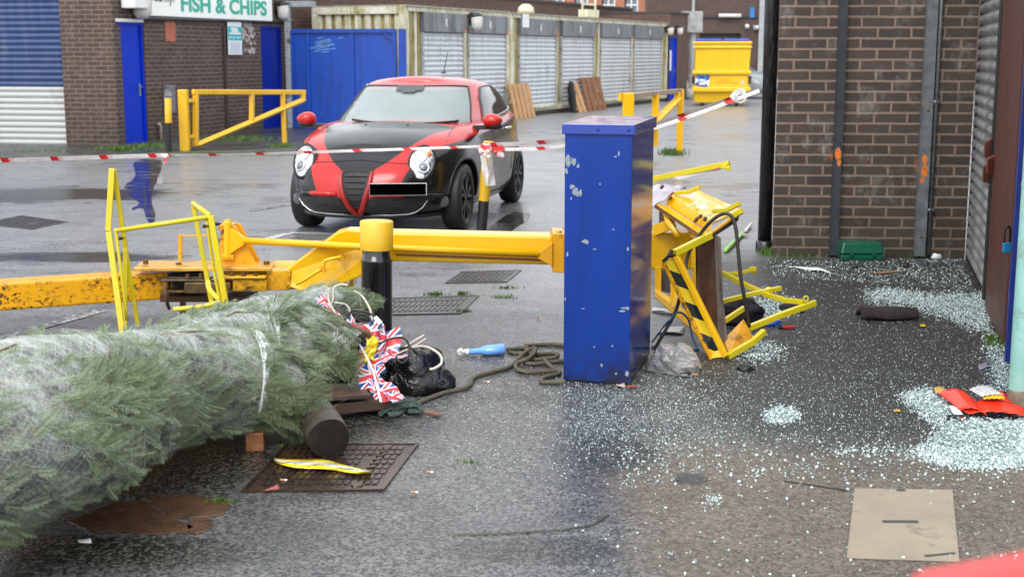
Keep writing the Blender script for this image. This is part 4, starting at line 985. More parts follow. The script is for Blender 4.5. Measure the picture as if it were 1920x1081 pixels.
M['car_paint'] = car_paint('red and black car wrap', None); M['car_red'] = car_paint('red car paint', (.50, .016, .014)); M['car_red_dark'] = mk('dark red grille frame', (.34, .010, .009), .3, coat=.2); M['car_roof'] = mk('rain beaded red roof', (.50, .022, .02), .34, coat=.5, bump=.15, bscale=120, spec=.9); M['car_black'] = car_paint('black car paint', (.0065, .0065, .0075))
def misted(name, col, rough, spec=.5, alpha=1.0):
    t = NT(name); o = t.obj(); n = t.noise(o, 2.2, 5); d = t.ramp(t.vor(o, 60), .0, .35)
    return t.set(col=t.mix(t.ramp(n, .3, .7), tuple(q * .8 for q in col), col), rough=t.ramp(d, 0, 1, rough + .2, rough), spec=spec, coat=.6, coatr=.04, normal=t.bump(d, .06, .003), alpha=alpha)
M['glass'] = misted('rain misted windscreen', (.44, .53, .52), .16, .8, .6)
M['glass_dark'] = misted('dark side glass', (.012, .022, .02), .04, .6, .8)
M['chrome'] = mk('chrome', (.75, .75, .75), .12, metal=1, var=.05); M['chrome_dark'] = mk('satin trim', (.1, .1, .1), .2, metal=.7)
M['rim'] = mk('black alloy', (.012, .012, .013), .5); M['grille'] = mk('grille black', (.012, .012, .013), .5, bump=.5, bscale=120)
M['arch'] = mk('wet black arch', (.008, .008, .009), .25)
def mesh_mat():
    t = NT('honeycomb intake mesh'); o = t.obj(); v = t.vor(t.scale(o, (1, .2, 1.3)), 42, feature='DISTANCE_TO_EDGE'); f = t.ramp(v, .08, .13)
    return t.set(col=t.mix(f, (.035, .035, .036), (.003, .003, .003)), rough=.45, normal=t.bump(t.math('SUBTRACT', 1, f), .6, .01))
M['mesh'] = mesh_mat()
M['lens'] = mk('headlight lens', (.50, .52, .53), .1, metal=.65, var=.6, scale=42, coat=1); M['bowl'] = mk('reflector bowl', (.8, .8, .8), .08, metal=1, var=.2, scale=30)
M['proj'] = mk('projector glass', (.16, .18, .2), .05, coat=1); M['amber'] = mk('amber lens', (.8, .22, .03), .15)
car = make_car('parked_car', 'red and black hatchback parked behind the fallen yellow boom', 'car', CARL, CARA, M['car_paint'], M['car_roof'])
gp_ = car_paint('silver grey paint', (.22, .24, .25))
make_car('parked_car', 'pale grey car half hidden between the yellow bin and black drainpipe', 'car', Vector((9.1, 50.5, 0)), R(35), gp_, gp_, detail=False, glass=misted('grey glass', (.12, .17, .17), .1), side=misted('grey side glass', (.12, .17, .17), .1))

# ------------------------------------------------------------------ bollards
def bollard(name, label, base, top, r, band, m_low, group=None, groove=None):
    t = thing(name, label, 'bollard', base, group); b, tp = Vector(base), Vector(top); ax = tp - b; Lh = ax.length; ax.normalize()
    mb = MB(); mb.lathe([(r, 0), (r, Lh * band)] if not groove else [(r, 0), (r, Lh * groove - .012), (r * 1.02, Lh * groove - .008), (r * 1.02, Lh * groove + .004), (r * .93, Lh * groove + .008), (r * .93, Lh * band)], b, ax, 28); mb.build('shaft', m_low, t, smooth=True)
    mb = MB(); mb.lathe([(r * 1.06, Lh * band - .002), (r * 1.07, Lh * band + .003), (r * 1.07, Lh - .006), (r * 1.0, Lh), (.001, Lh + .002)], b, ax, 28); o = mb.build('yellow_cap', M['yellow_chip'], t, smooth=True)
    o.data.set_sharp_from_angle(angle=R(50)); return t
M['yellow_chip'] = yellow_mat('chipped yellow band', (.78, .46, .02), .22, .35, rs=9)
bb = G(708, 645); bt = P(706, 412, bb.y)
bollard('bollard', 'thick black bollard with yellow top, beside the netted trees', (bb.x - .004, bb.y, 0), (bt.x, bt.y, bt.z - .005), .089, .775, M['black_paint'], groove=.69)
b0 = G(902, 440); bt = P(917, 265, b0.y)
bl2 = bollard('bollard', 'slim leaning bollard wrapped in barrier tape beside the car', b0, bt, .048, .37, M['black_mat'])
b0 = G(317, 291); bt = P(315, 184, b0.y)
bollard('bollard', 'slim upright bollard by the left yellow gate, padlock on top', b0, bt, .052, .57, M['black_mat'])
mb = MB(); mb.box(Vector(bt) + Vector((.02, -.01, .06)), (.10, .07, .06)); mb.tube([Vector(bt) + Vector((-.05, 0, .0)), Vector(bt) + Vector((-.03, 0, .12)), Vector(bt) + Vector((.04, 0, .11))], .015, 6)
tag(mb.build('padlock', M['steel'], bevel=.01), 'steel padlock on top of the slim bollard by the left gate', 'padlock')

# ------------------------------------------------------------------ swing gates
def swing_gate(label, base, pts_post, rails, mat, pipe=.036):
    t = thing('swing_gate', label, 'barrier gate', base, 'yellow swing gates')
    mb = MB(); (p0, p1, w_) = pts_post; mb.beam(p0, p1, w_, w_); mb.build('post', mat, t, bevel=.01)
    for nm, a, b, r in rails:
        mb = MB(); mb.beam(a, b, r * 2, r * 2, up=(.3, .95, 0)); mb.build(nm, mat, t, bevel=.008)
    return t
W1 = Wall(G(348, 288), G(532, 273)); q = lambda px, py: W1.at(*W1.hit(px, py))
W1z = W1.hit(348, 168)[1]
sg1 = swing_gate('yellow swing gate standing open in front of the shop wall', W1.at(0, 0), (W1.at(0, 0), W1.at(0, W1z), .15), [
    ('top_rail', q(362, 172.5), q(571, 173), .04), ('upright', q(367, 172), q(367, 274), .04), ('diagonal_rail', q(370, 272), q(570, 187), .04), ('strut', q(472, 174), q(472, 226), .038),
    ('end_piece', q(568, 173), q(568, 188), .04), ('support_leg', q(530, 174), W1.at(W1.hit(533, 240)[0], 0), .036)], M['yellow_clean'])
mb = MB()
for z in (.28, W1z - .18): mb.beam(W1.at(.05, z), W1.at(.25, z), .05, .06)
build_each(mb, 'hinge', M['yellow_clean'], sg1)
gp2 = G(1274, 289); zt2 = P(1274, 170, gp2.y).z; p2 = P(1178, 178, 20.3); 
A2 = Vector((p2.x, 20.3, 0)); B2 = Vector((gp2.x, gp2.y, 0)); L2 = lambda u, z: A2 + (B2 - A2) * u + Vector((0, 0, z))
sg2 = swing_gate('yellow swing gate with a brown top rail, behind the blue cabinet', A2, (L2(0, 0), L2(0, p2.z + .03), .165), [
    ('strut', L2(.5, .2), L2(.5, zt2 - .03), .05), ('diagonal_rail', L2(.02, .22), L2(.94, zt2 - .14), .05), ('end_post', L2(1, 0), L2(1, zt2 + .02), .05), ('inner_post', L2(.93, zt2 - .25), L2(.93, zt2 - .02), .045)], M['yellow'])
mb = MB(); mb.beam(L2(.06, p2.z - .02), L2(1, zt2), .07, .07); mb.build('top_rail', mk('worn brown rail', (.23, .12, .03), .3, dirt=.3), sg2, bevel=.006)
mb = MB(); mb.lathe([(.035, 0), (.035, .12)], L2(0, .95) + Vector((-.12, -.06, 0)), n=10); mb.build('hinge', M['yellow'], sg2)

# ------------------------------------------------------------------ big yellow waste bin
by = 43.0; bl_ = G(1293, 196); br_ = G(1407, 198)
WBn = Wall((bl_.x - .06, by + .1), (br_.x - .12, by - .1)); bw = WBn.len
bin_ = thing('waste_bin', 'big yellow waste container with blue lids at the end of the yard', 'waste bin', WBn.at(bw / 2, 0))
zt = WBn.hit(1350, 79)[1]; zm = WBn.hit(1350, 136)[1]; zl = WBn.hit(1350, 168)[1]
M['binyellow'] = yellow_mat('bin yellow', (.84, .50, .006), .0, .3)
mb = MB()
def tap(z0, z1, a0, a1, b0, b1, d0, d1, dep=1.5):
    v = [WBn.at(a0, z0, d0), WBn.at(a1, z0, d0), WBn.at(a1, z0, d0 - dep), WBn.at(a0, z0, d0 - dep), WBn.at(b0, z1, d1), WBn.at(b1, z1, d1), WBn.at(b1, z1, d1 - dep), WBn.at(b0, z1, d1 - dep)]
    mb.hexa(v)
tap(.10, zl - .0, .04, bw - .12, .02, bw - .08, -.12, -.03)
tap(zl + .001, zm, .0, bw - .03, 0, bw - .03, -.02, -.02)
tap(zm + .001, zt, .04, bw - .05, .06, bw - .0, -.06, .0)
mb.build('body', M['binyellow'], bin_, bevel=.02)
mb = MB()
for z, d, hh in ((zl, .07, .14), (zm, .06, .12), (zt - .16, .045, .07), (zt - .02, .05, .08)): WBn.box(mb, -.04, bw + .02, z - hh / 2, z + hh / 2, -.05, d)
mb.build('rib', M['binyellow'], bin_, bevel=.025)
for i in range(2):
    mb = MB(); a0 = .05 + i * (bw / 2 - .03); WBn.box(mb, a0, a0 + bw / 2 - .09, zt + .022, zt + .1, -1.5, .04); mb.build('lid', mk('blue bin lid', (.02, .06, .5), .35), bin_, bevel=.03)
for s_ in (-.03, bw - .05):
    mb = MB(); WBn.box(mb, s_ - .02, s_ + .08, zl + .18, zl + .42, -.2, .02); mb.build('lifting_pocket', M['dark_steel'], bin_)
for a0 in (.3, bw - .4):
    mb = MB(); c_ = WBn.at(a0, .08, -.3); mb.lathe([(.001, -.04), (.08, -.04), (.08, .04), (.001, .04)], c_, WBn.d, 18); mb.build('wheel', M['rubber'], bin_)
mb = MB(); a, z = WBn.hit(1305, 162.5); cx = [WBn.at(*WBn.hit(px, py, -.017), -.017) for px, py in ((1303, 160), (1326, 165), (1331, 141.5), (1307, 138.5))]
mb.prism(cx, WBn.n * .006); lg = mb.build('logo_panel', mk('logo blue', (.01, .07, .33), .35), bin_); lg['_base'] = bin_['_base']
a, z = WBn.hit(1302.5, 157); mb = MB(); text_on(mb, 'BSM', WBn, a, z, .23, -.008, .014, width=WBn.hit(1329, 158)[0] - a, tilt=-.12); mb.build('logo_letters', M['white'], lg)
mb = MB(); c_ = WBn.hit(1316, 147); pts = [WBn.at(c_[0] + .12 * math.cos(q_) , c_[1] + .10 * math.sin(q_), -.007) for q_ in [.5 + k * .35 for k in range(15)]]; mb.tube(pts, .016, 5); pts = [WBn.at(c_[0] + .08 + .05 * math.cos(q_) , c_[1] + .09 * math.sin(q_), -.007) for q_ in [-1.2 + k * .3 for k in range(9)]]; mb.tube(pts, .013, 5); mb.build('logo_swirl', mk('logo pale blue', (.12, .4, .6), .4), lg)
mb = MB(); 
for zz, aa, ww in ((150, 1345, .5), (155, 1341, .75)):
    a, z = WBn.hit(aa, zz)
    for k in range(9): WBn.box(mb, a + ww * k / 9, a + ww * (k + .7) / 9, z - .03, z + .03, -.019, -.015)
mb.build('faint_print', mk('faded print', (.62, .33, .01), .4), bin_)
a, z = WBn.hit(1392, 153); mb = MB(); mb.prism([WBn.at(a - .07, z - .09, -.017), WBn.at(a + .09, z - .09, -.017), WBn.at(a + .0, z + .1, -.017)], WBn.n * .004); mb.build('warning_sticker', mk('white red sticker', (.75, .45, .4), .5, var=.5, scale=20), bin_)
# ------------------------------------------------------------------ right building
WQ = Wall(G(1447, 480), G(1808, 484)); wx = WQ.d.x * 0
def uv_of(wall, px, py):  # the box-projected UV of a point on a wall, for spots that lie on it
    a, z = wall.hit(px, py); p = wall.at(a, z); n = wall.n; ux = Vector((-n.y, n.x, 0)); return (p.dot(ux), z)
OR_ = (.42, .14, .04)
u1 = uv_of(WQ, 1563, 292); u2 = uv_of(WQ, 1723, 312)
brickR = brick_mat('dark brown brick', (.062, .045, .036), (.041, .031, .026), (.20, .145, .112), .262, .0845, .0115, .3, .6, spots=[(u1[0], u1[1], .032, OR_), (u2[0], u2[1] + .03, .028, OR_), (u2[0], u2[1] - .02, .026, OR_)])
WS = Wall(G(1808, 484), G(1868, 610))
rbd = thing('brick_corner_building', 'dark brown brick building with steel shutters, at right', 'building', WQ.at(WQ.len / 2, 0))
mb = MB(); WQ.face(mb, 0, WQ.len, 0, 4.5)
e_ = WQ.at(0, 0, 0); f_ = e_ + Vector((.42, .91, 0)) * 9; zz_ = Vector((0, 0, 4.5)); mb.quad(e_, f_, f_ + zz_, e_ + zz_)
s1a, s1b = .02, WS.hit(1846, 540)[0]; s2b = WS.hit(1862, 560)[0]; sp0, sp1 = WS.hit(1850, 604)[0], WS.hit(1890, 604)[0]
sEnd = WS.len + 1.5
WS.box(mb, 0, WS.len - .05, 0, 4.5, -.5, -.2)
WS.box(mb, WS.len - .05, sEnd, 0, 4.5, -.5, -.0)
mb.build('wall', brickR, rbd)
mb = MB(); pb = G(1433, 470); pt = P(1440, 60, pb.y)
mb.tube([pb, pb + Vector((.0, 0, 4.4))], .059, 16); mb.lathe([(.075, 0), (.075, .08), (.06, .09)], pb, n=16); mb.lathe([(.07, 0), (.07, .1)], pb + Vector((0, 0, 2.15)), n=16)
mb.build('drainpipe', streak_mat('black cast iron pipe', (.010, .010, .011), (.10, .10, .11), .3, .35, sx=30, sz=4), rbd, smooth=True)
def wallbar(px_mid, py_mid, w_, nm, m, d=.05, round_=False):
    a, z = WQ.hit(px_mid, py_mid); mb = MB()
    if round_: mb.tube([WQ.at(a, .03, .03), WQ.at(a, 4.4, .03)], w_ / 2, 12); [WQ.box(mb, a - w_ * .9, a + w_ * .9, zz, zz + .03, .0, .045) for zz in (.38, 1.25, 2.1)]
    else:
        WQ.box(mb, a - w_ / 2, a - w_ / 2 + .008, .02, 4.4, .002, d); WQ.box(mb, a + w_ / 2 - .008, a + w_ / 2, .02, 4.4, .002, d); WQ.box(mb, a - w_ / 2 + .008, a + w_ / 2 - .008, .02, 4.4, d - .014, d - .006)
    mb.build(nm, m, rbd, smooth=round_); return a
a1_ = wallbar(1571, 240, .068, 'cable_channel', mk('dark grey channel', (.045, .05, .06), .4, metal=.2, dirt=.2), .06)
a2_ = wallbar(1734, 240, .088, 'cable_channel', M['steel'], .055)
a3_ = wallbar(1751, 240, .034, 'conduit', M['steel'], .03, True)
spray = mk('orange marker spray', (.62, .17, .03), .6, var=.35, scale=30)
mb = MB(); z = u1[1]
rr = random.Random(2)
def blot(a, z, r, d):
    mb.prism([WQ.at(a + r * .55 * math.cos(k * .7) * rr.uniform(.8, 1.1), z + r * math.sin(k * .7) * rr.uniform(.8, 1.1), d) for k in range(9)], WQ.n * .001)
blot(a1_, z + .02, .055, .0545); blot(a1_ + .012, z - .05, .035, .0545); mb.build('spray_mark', spray, rbd)
mb = MB(); z = u2[1]; blot(a2_, z + .06, .04, .0495); blot(a2_ + .004, z - .035, .055, .0495); blot(a2_ - .01, z - .11, .03, .0495); mb.build('spray_mark', spray, rbd)
mb = MB()
for zz in (.18, 1.2, 2.3): mb.ball(WQ.at(a2_ + .01, zz, .05), .012, 8, 5)
build_each(mb, 'bolt', M['bolt'], rbd)
near_sh = streak_mat('galvanised near shutter', (.36, .36, .36), (.10, .09, .085), .42, .55, metal=.2, sx=3)
mb = MB(); WS.slats(mb, s1a, s1b - .04, .02, 4.2, -.035, .088, .032, prof=((0, 0), (.08, .45), (.25, .85), (.45, 1), (.65, .85), (.82, .45), (.9, 0))); mb.build('roller_shutter', near_sh, rbd, smooth=True)
mb = MB(); WS.slats(mb, s1b + .05, sp0, .02, 4.2, -.035, .088, .032, prof=((0, 0), (.08, .45), (.25, .85), (.45, 1), (.65, .85), (.82, .45), (.9, 0))); mb.build('roller_shutter', near_sh, rbd, smooth=True)
mb = MB(); WS.box(mb, s1b - .04, s1b + .05, 0, 4.3, -.11, .012); WS.box(mb, .0, .03, 0, 4.3, -.12, -.01); mb.build('guide_rail', mk('black guide rail', (.015, .014, .014), .4, dirt=.3), rbd, bevel=.006)
mb = MB(); WS.box(mb, sp0 + .01, sp1 - .01, 0, 4.4, -.05, .02); mb.build('steel_post', streak_mat('red oxide post', (.10, .022, .010), (.035, .012, .008), .45, .6, sx=12, sz=.6, col3=(.14, .05, .03)), rbd, bevel=.008)
mb = MB()
for a, z in ((s1b + .02, 1.02), (s1b + .02, .86), (sp0 - .02, .93)): mb.prism([WS.at(a - .05, z - .07, .012), WS.at(a - .05, z + .07, .012), WS.at(a + .0, z + .05, .06), WS.at(a + .0, z - .05, .06)], WS.d * .08)
build_each(mb, 'lock_bracket', mk('red oxide bracket', (.16, .05, .03), .5, dirt=.3), rbd, bevel=.006)
mb = MB(); a = WS.hit(1893, 640)[0] + .25; WS.box(mb, a, a + .055, 0, 4.4, 0, .05); WS.box(mb, a + .055, a + 1.1, .03, 4.4, .0, .02); mb.build('door', mk('deep blue door', (.012, .03, .2), .4, dirt=.25), rbd, bevel=.004)
pl = WS.at(a - .03, .62, .07)
t = thing('padlock', 'blue and black padlock hanging by the blue door frame', 'padlock', pl); mb = MB(); mb.box(pl, (.04, .03, .055)); mb.build('body', mk('blue lock', (.01, .18, .4), .3), t, bevel=.006)
mb = MB(); mb.tube(catmull([pl + Vector((-.014, 0, .02)), pl + Vector((-.014, 0, .09)), pl + Vector((0, 0, .12)), pl + Vector((.014, 0, .09)), pl + Vector((.014, 0, .02))], 4), .006, 6); mb.build('shackle', M['black_mat'], t)
# green lamp post at the right edge
pb = G(1909, 768); t = thing('lamp_post', 'pale green painted lamp post at the right edge', 'lamp post', pb)
mb = MB(); mb.lathe([(.05, 0), (.05, 1.25), (.042, 1.27), (.042, 4.2)], pb, n=24); mb.build('pole', mk('pale green paint', (.25, .48, .43), .35, var=.1, dirt=.3, dirtcol=(.17, .19, .15), bump=.15), t, smooth=True)
mb = MB(); mb.lathe([(.053, 0), (.053, .09), (.05, .1)], pb + Vector((0, 0, .0)), n=24); mb.build('rusty_foot', mk('rusty foot', (.16, .13, .09), .6, var=.4, scale=20), t, smooth=True)
mb = MB(); mb.lathe([(.052, 0), (.052, .02)], pb + Vector((0, 0, 1.05)), n=24); mb.build('joint_band', mk('pale green band', (.3, .5, .45), .4), t, smooth=True)
# green plastic case by the wall
gc = G(1617, 489); t = thing('green_case', 'dark green plastic case lying against the brick wall', 'plastic case', gc)
gm = mk('green plastic', (.004, .085, .045), .28, var=.08); w_ = .335
mb = MB(); mb.hexa([gc + Vector(q) for q in ((-w_ / 2, 0, .0), (w_ / 2, 0, .0), (w_ / 2, .2, .0), (-w_ / 2, .2, .0), (-w_ / 2 - .006, -.0, .05), (w_ / 2 + .006, 0, .05), (w_ / 2 + .006, .2, .05), (-w_ / 2 - .006, .2, .05))]); mb.build('base', gm, t, bevel=.012)
mb = MB(); mb.hexa([gc + Vector(q) for q in ((-w_ / 2 - .01, -.008, .053), (w_ / 2 + .01, -.008, .053), (w_ / 2 + .01, .2, .053), (-w_ / 2 - .01, .2, .053), (-w_ / 2 + .012, .02, .15), (w_ / 2 - .012, .02, .15), (w_ / 2 - .012, .19, .15), (-w_ / 2 + .012, .19, .15))]); mb.build('lid', gm, t, bevel=.016)
mb = MB(); [mb.box(gc + Vector((dx, -.012, .05)), (.03, .01, .03)) for dx in (-.09, .09)]; mb.build('latch', gm, t, bevel=.003)

# ------------------------------------------------------------------ blue cabinet
def cab_mat():
    t = NT('chipped blue cabinet paint'); o = t.obj(); u = t.uv()
    c = t.mix(t.ramp(t.noise(t.scale(u, (6, .7, 1)), 1.5, 5), .3, .7), (.002, .028, .20), (.002, .038, .28))
    n = t.noise(o, 11, 7, .6); z = t.xyz(o)[2]
    chips = t.math('MULTIPLY', t.ramp(n, .76, .775), 1)
    c = t.mix(t.math('MULTIPLY', chips, .0), c, (.28, .33, .38))
    grime = t.math('MULTIPLY', t.ramp(z, .24, .0), t.ramp(t.noise(o, 9, 7, .7), .38, .6)); c = t.mix(grime, c, (.016, .014, .013))
    drops = t.ramp(t.vor(o, 85), .0, .3)
    r = t.ramp(t.noise(t.scale(u, (30, 1.2, 1)), 1, 3), .3, .7, .10, .17); r = t.mix(chips, r, .5)
    return t.set(col=c, rough=r, spec=.35, normal=t.bump(t.math('MULTIPLY', drops, -1), .07, .003))
cm_ = cab_mat()
A, B = G(1056, 716), G(1180, 720); fw = .338; fx = Vector((.969, -.249, 0)).normalized(); fy = Vector((-fx.y, fx.x, 0)); dp = .70; B = A + fx * fw
t = thing('blue_cabinet', 'tall narrow blue steel cabinet with chipped paint', 'cabinet', (A + B) / 2 + fy * dp / 2)
ht = P(1120, 240, A.y).z + .0
pt = lambda u, v, z: A + fx * u + fy * v + Vector((0, 0, z))
hx = lambda mb, u0, u1, v0, v1, z0, z1, mi=0: mb.hexa([pt(u0, v0, z0), pt(u1, v0, z0), pt(u1, v1, z0), pt(u0, v1, z0), pt(u0, v0, z1), pt(u1, v0, z1), pt(u1, v1, z1), pt(u0, v1, z1)], mi)
mb = MB(); hx(mb, 0, fw, 0, dp, .012, ht); mb.build('body', cm_, t, bevel=.004)
mb = MB(); L_ = .013; mb.hexa([pt(-L_, -L_, ht - .03), pt(fw + L_, -L_, ht - .03), pt(fw + L_, dp + L_, ht - .03), pt(-L_, dp + L_, ht - .03), pt(-L_, -L_, ht + .022), pt(fw + L_, -L_, ht + .022), pt(fw + L_, dp + L_, ht + .03), pt(-L_, dp + L_, ht + .03)])
tp = NT('worn blue lid'); o_ = tp.obj(); nn_ = tp.xyz(tp.n('NewGeometry').outputs['Normal'])[2]
up = tp.math('MULTIPLY', tp.ramp(nn_, .7, .9), tp.ramp(tp.noise(o_, 9, 8, .7), .42, .58)); cl = tp.mix(up, (.0045, .036, .30), tp.mix(tp.noise(o_, 30, 5), (.14, .10, .13), (.36, .37, .40)))
lidm = tp.set(col=cl, rough=tp.ramp(up, 0, 1, .14, .3), coat=.5, coatr=.08, normal=tp.bump(tp.ramp(tp.vor(o_, 80), 0, .3), .15, .004))
mb.build('lid', lidm, t, bevel=.004)
mb = MB()
for u in (.115, .24): mb.ball(pt(fw * .5 if u < .2 else fw * .95, -L_ - .001, ht - .006), .007, 8, 6)
for v in (.12, .34, .6): mb.ball(pt(fw + L_, v, ht - .005), .006, 8, 6)
mb.build('rivet', cm_, t)
# bare patches where the paint has come off (real flakes, a hair proud of the sheet)
mb = MB(); rr = random.Random(12); WX = Wall(A, B)
for (px, py, rx, ry) in ((1064, 302, 7, 13), (1075, 303, 6, 9), (1084, 311, 3, 5), (1062, 320, 4, 6), (1073, 350, 6, 5), (1079, 358, 7, 7), (1088, 362, 5, 8), (1084, 366, 6, 3), (1071, 372, 2, 4), (1096, 452, 6, 4), (1101, 455, 4, 3), (1115, 467, 3, 2), (1064, 476, 2, 5), (1160, 288, 2, 5), (1154, 294, 3, 2), (1171, 577, 7, 2), (1167, 583, 6, 2), (1176, 578, 4, 4), (1125, 345, 2, 2), (1094, 578, 4, 1), (1128, 684, 3, 4), (1176, 700, 4, 7), (1155, 700, 2, 3), (1148, 648, 2, 2), (1114, 650, 2, 2), (1060, 560, 1.5, 4), (1177, 466, 2, 5), (1085, 240, 2, 2), (1150, 430, 2, 2)):
    k = 9; ps = []
    for i in range(k):
        a_ = 2 * math.pi * i / k; f_ = rr.uniform(.55, 1.15); s_, z_ = WX.hit(px + rx * math.cos(a_) * f_, py + ry * math.sin(a_) * f_); ps.append(WX.at(max(s_, .002), z_, .0006))
    mb.prism(ps, WX.n * .0006)
build_each(mb, 'bare_patch', mk('bare grey undercoat', (.25, .29, .31), .5, var=.25, scale=40), t)
mb = MB(); hx(mb, .01, fw - .01, .01, dp - .01, .0, .012); mb.build('plinth', M['dark_steel'], t)

# ------------------------------------------------------------------ the fallen boom lift
Y, YR_, LM = M['yellow'], M['yellow_rust'], M['lime']
boom = thing('boom_lift', 'fallen yellow boom lift arm with crushed work platform behind the blue cabinet', 'boom lift', P(480, 540, 8.1).xy.to_3d())
A0, A1 = P(0, 583, 7.75), P(318, 561, 8.1); dirb = (A1 - A0).normalized(); A00 = A0 - dirb * 2.2
bk = Vector((-dirb.y, dirb.x, 0)).normalized(); hgt = .165; dep = .19
def beam4(mb, p0, p1, h, d, back=bk): mb.hexa([p0, p1, p1 + back * d, p0 + back * d, p0 + Vector((0, 0, h)), p1 + Vector((0, 0, h)), p1 + back * d + Vector((0, 0, h)), p0 + back * d + Vector((0, 0, h))]); return mb
mb = beam4(MB(), A00, A1, hgt, dep); mb.build('lower_boom', YR_, boom, bevel=.014)
mb = beam4(MB(), A1 + dirb * .003, A1 + dirb * .24, hgt * .98, dep); mb.build('knuckle', M['dark_steel'], boom, bevel=.02)
K0, K1 = P(418, 545, 8.15), P(570, 543, 8.2); mb = MB(); beam4(mb, K0, K1 + Vector((.3, .04, 0)), .155, .2, Vector((0, 1, 0))); mb.build('knuckle_block', Y, boom, bevel=.012)
mb = MB()  # hinge lugs and links
for (x0, x1, y0, y1, yy) in ((300, 392, 524, 528, 7.93), (300, 345, 545, 549, 7.93), (345, 390, 530, 550, 7.9), (390, 432, 530, 546, 7.92)):
    a, b, c_, d = P(x0, y1, yy), P(x1, y1, yy), P(x1, y0, yy), P(x0, y0, yy); mb.prism([a, b, c_, d], (0, .12, 0))
mb.build('hinge_link', mk('greasy yellow hinge', (.10, .055, .012), .35, dirt=.55, dirtcol=(.012, .01, .009), dscale=14, var=.5, scale=12), boom, bevel=.006)
mb = MB()
for (x0, x1, y0, y1, yy) in ((436, 500, 524, 546, 7.95), (408, 498, 518, 523, 7.93), (500, 545, 506, 544, 8.0)): mb.prism([P(x0, y1, yy), P(x1, y1, yy), P(x1, y0, yy), P(x0, y0, yy)], (0, .12, 0))
mb.build('hinge_lug', mk('oily yellow hinge', (.70, .36, .01), .3, dirt=.45, dirtcol=(.02, .014, .01), dscale=16), boom, bevel=.006)
mb = MB(); ug = P(380, 575, 8.15); beam4(mb, P(300, 566, 8.02), P(470, 566, 8.12), .035, .25, Vector((0, 1, 0))); mb.beam(P(343, 560, 8.1), P(343, 596, 8.1), .03, .03); mb.build('bracket', mk('brown steel', (.09, .04, .015), .5), boom)
mb = MB(); mb.tube(catmull([P(309, 532, 7.88), P(311, 552, 7.86), P(313, 566, 7.88), P(317, 578, 7.95)], 4), .011, 6); mb.build('hose', mk('rusty hose', (.12, .05, .025), .5), boom, smooth=True)
# top plate with bolts and rod anchor
T = [P(250, 506, 7.98), P(508, 503, 7.98), P(516, 486, 8.26), P(266, 485, 8.26)]; zz = (T[0].z + T[1].z) / 2
for q_ in T: q_.z = zz
mb = MB(); mb.prism([q_ + Vector((0, 0, -.012)) for q_ in T], (0, 0, .022)); mb.build('top_plate', mk('wet pale yellow plate', (.66, .36, .05), .15, dirt=.35, dirtcol=(.18, .07, .02)), boom, bevel=.004)
mb = MB()
for px, py in ((273, 488), (335, 494), (500, 491), (352, 520), (377, 519), (436, 518), (457, 517), (480, 519)): 
    top = py < 500; p_ = P(px, py + 6, 8.1 if top else 7.95); mb.lathe([(.018, 0), (.018, .024), (.012, .026), (.012, .04) if not top else (.001, .027), (.001, .042) if not top else (.0005, .027)], p_, n=6)
build_each(mb, 'bolt', M['bolt'], boom)
mb = MB(); a, b, c_, d = P(409, 500, 8.12), P(482, 497, 8.12), P(443, 424, 8.12), P(415, 420, 8.12); mb.prism([a, b, c_, d], (0, .02, 0)); mb.prism([q_ + Vector((0, .12, 0)) for q_ in (a, b, c_, d)], (0, .02, 0))
mb.beam(P(413, 423, 8.19), P(441, 423, 8.19), .15, .03); mb.beam(P(416, 481, 8.12), P(440, 481, 8.12), .06, .03)
mb.build('rod_anchor', YR_, boom, bevel=.004)
mb = MB(); mb.prism([P(423, 428, 8.09), P(423, 476, 8.09), P(432, 476, 8.09), P(463, 455, 8.09), P(461, 447, 8.09), P(436, 430, 8.09)], (0, .03, 0)); mb.cyl(P(427, 482, 8.105), P(427, 416, 8.105), .022, n=12); mb.build('gusset', Y, boom, bevel=.003)
mb = MB(); mb.lathe([(.022, 0), (.022, .03), (.001, .032)], P(427, 421, 8.15), n=6); mb.build('pin', Y, boom)
mb = MB(); mb.tube([P(458, 451, 8.09), P(700, 463, 7.86), P(1012, 476, 7.86)], .021, 12); mb.build('tension_rod', Y, boom, smooth=True)
mb = MB(); mb.prism([P(1008, 474, 7.845), P(1036, 454, 7.845), P(1036, 500, 7.845), P(1010, 485, 7.845)], (0, .03, 0)); mb.build('rod_lug', YR_, boom, bevel=.003)
mb = MB(); mb.beam(P(338, 488, 8.2), P(338, 443, 8.2), .022, .022); mb.beam(P(334, 441, 8.2), P(408, 441, 8.2), .02, .008); mb.build('small_stand', YR_, boom)
# elbow and upper boom
el = [P(538, 536, 8.0), P(590, 556, 7.98), P(742, 488, 7.95), P(742, 440, 7.95), P(690, 433, 7.95), P(650, 432, 7.95), P(630, 437, 7.96), P(522, 515, 8.03)]
mb = MB(); mb.prism(el, (0, .19, 0)); mb.build('elbow', Y, boom, bevel=.01)
U0, U1 = P(700, 489, 7.90), P(1036, 497, 7.90); uh = (P(700, 435, 7.9).z - U0.z); ud = (U1 - U0).normalized()
mb = MB(); mb.hexa([U0, U1, U1 + Vector((0, .2, 0)), U0 + Vector((0, .2, 0)), U0 + Vector((0, 0, uh)), U1 + Vector((0, 0, uh)), U1 + Vector((0, .2, uh)), U0 + Vector((0, .2, uh))])
mb.build('upper_boom', Y, boom, bevel=.014)
mb = MB(); mb.beam(P(742, 477, 7.895), P(1036, 488, 7.895), .006, .012); mb.build('boom_seam', mk('rust line', (.25, .09, .01), .5), boom)
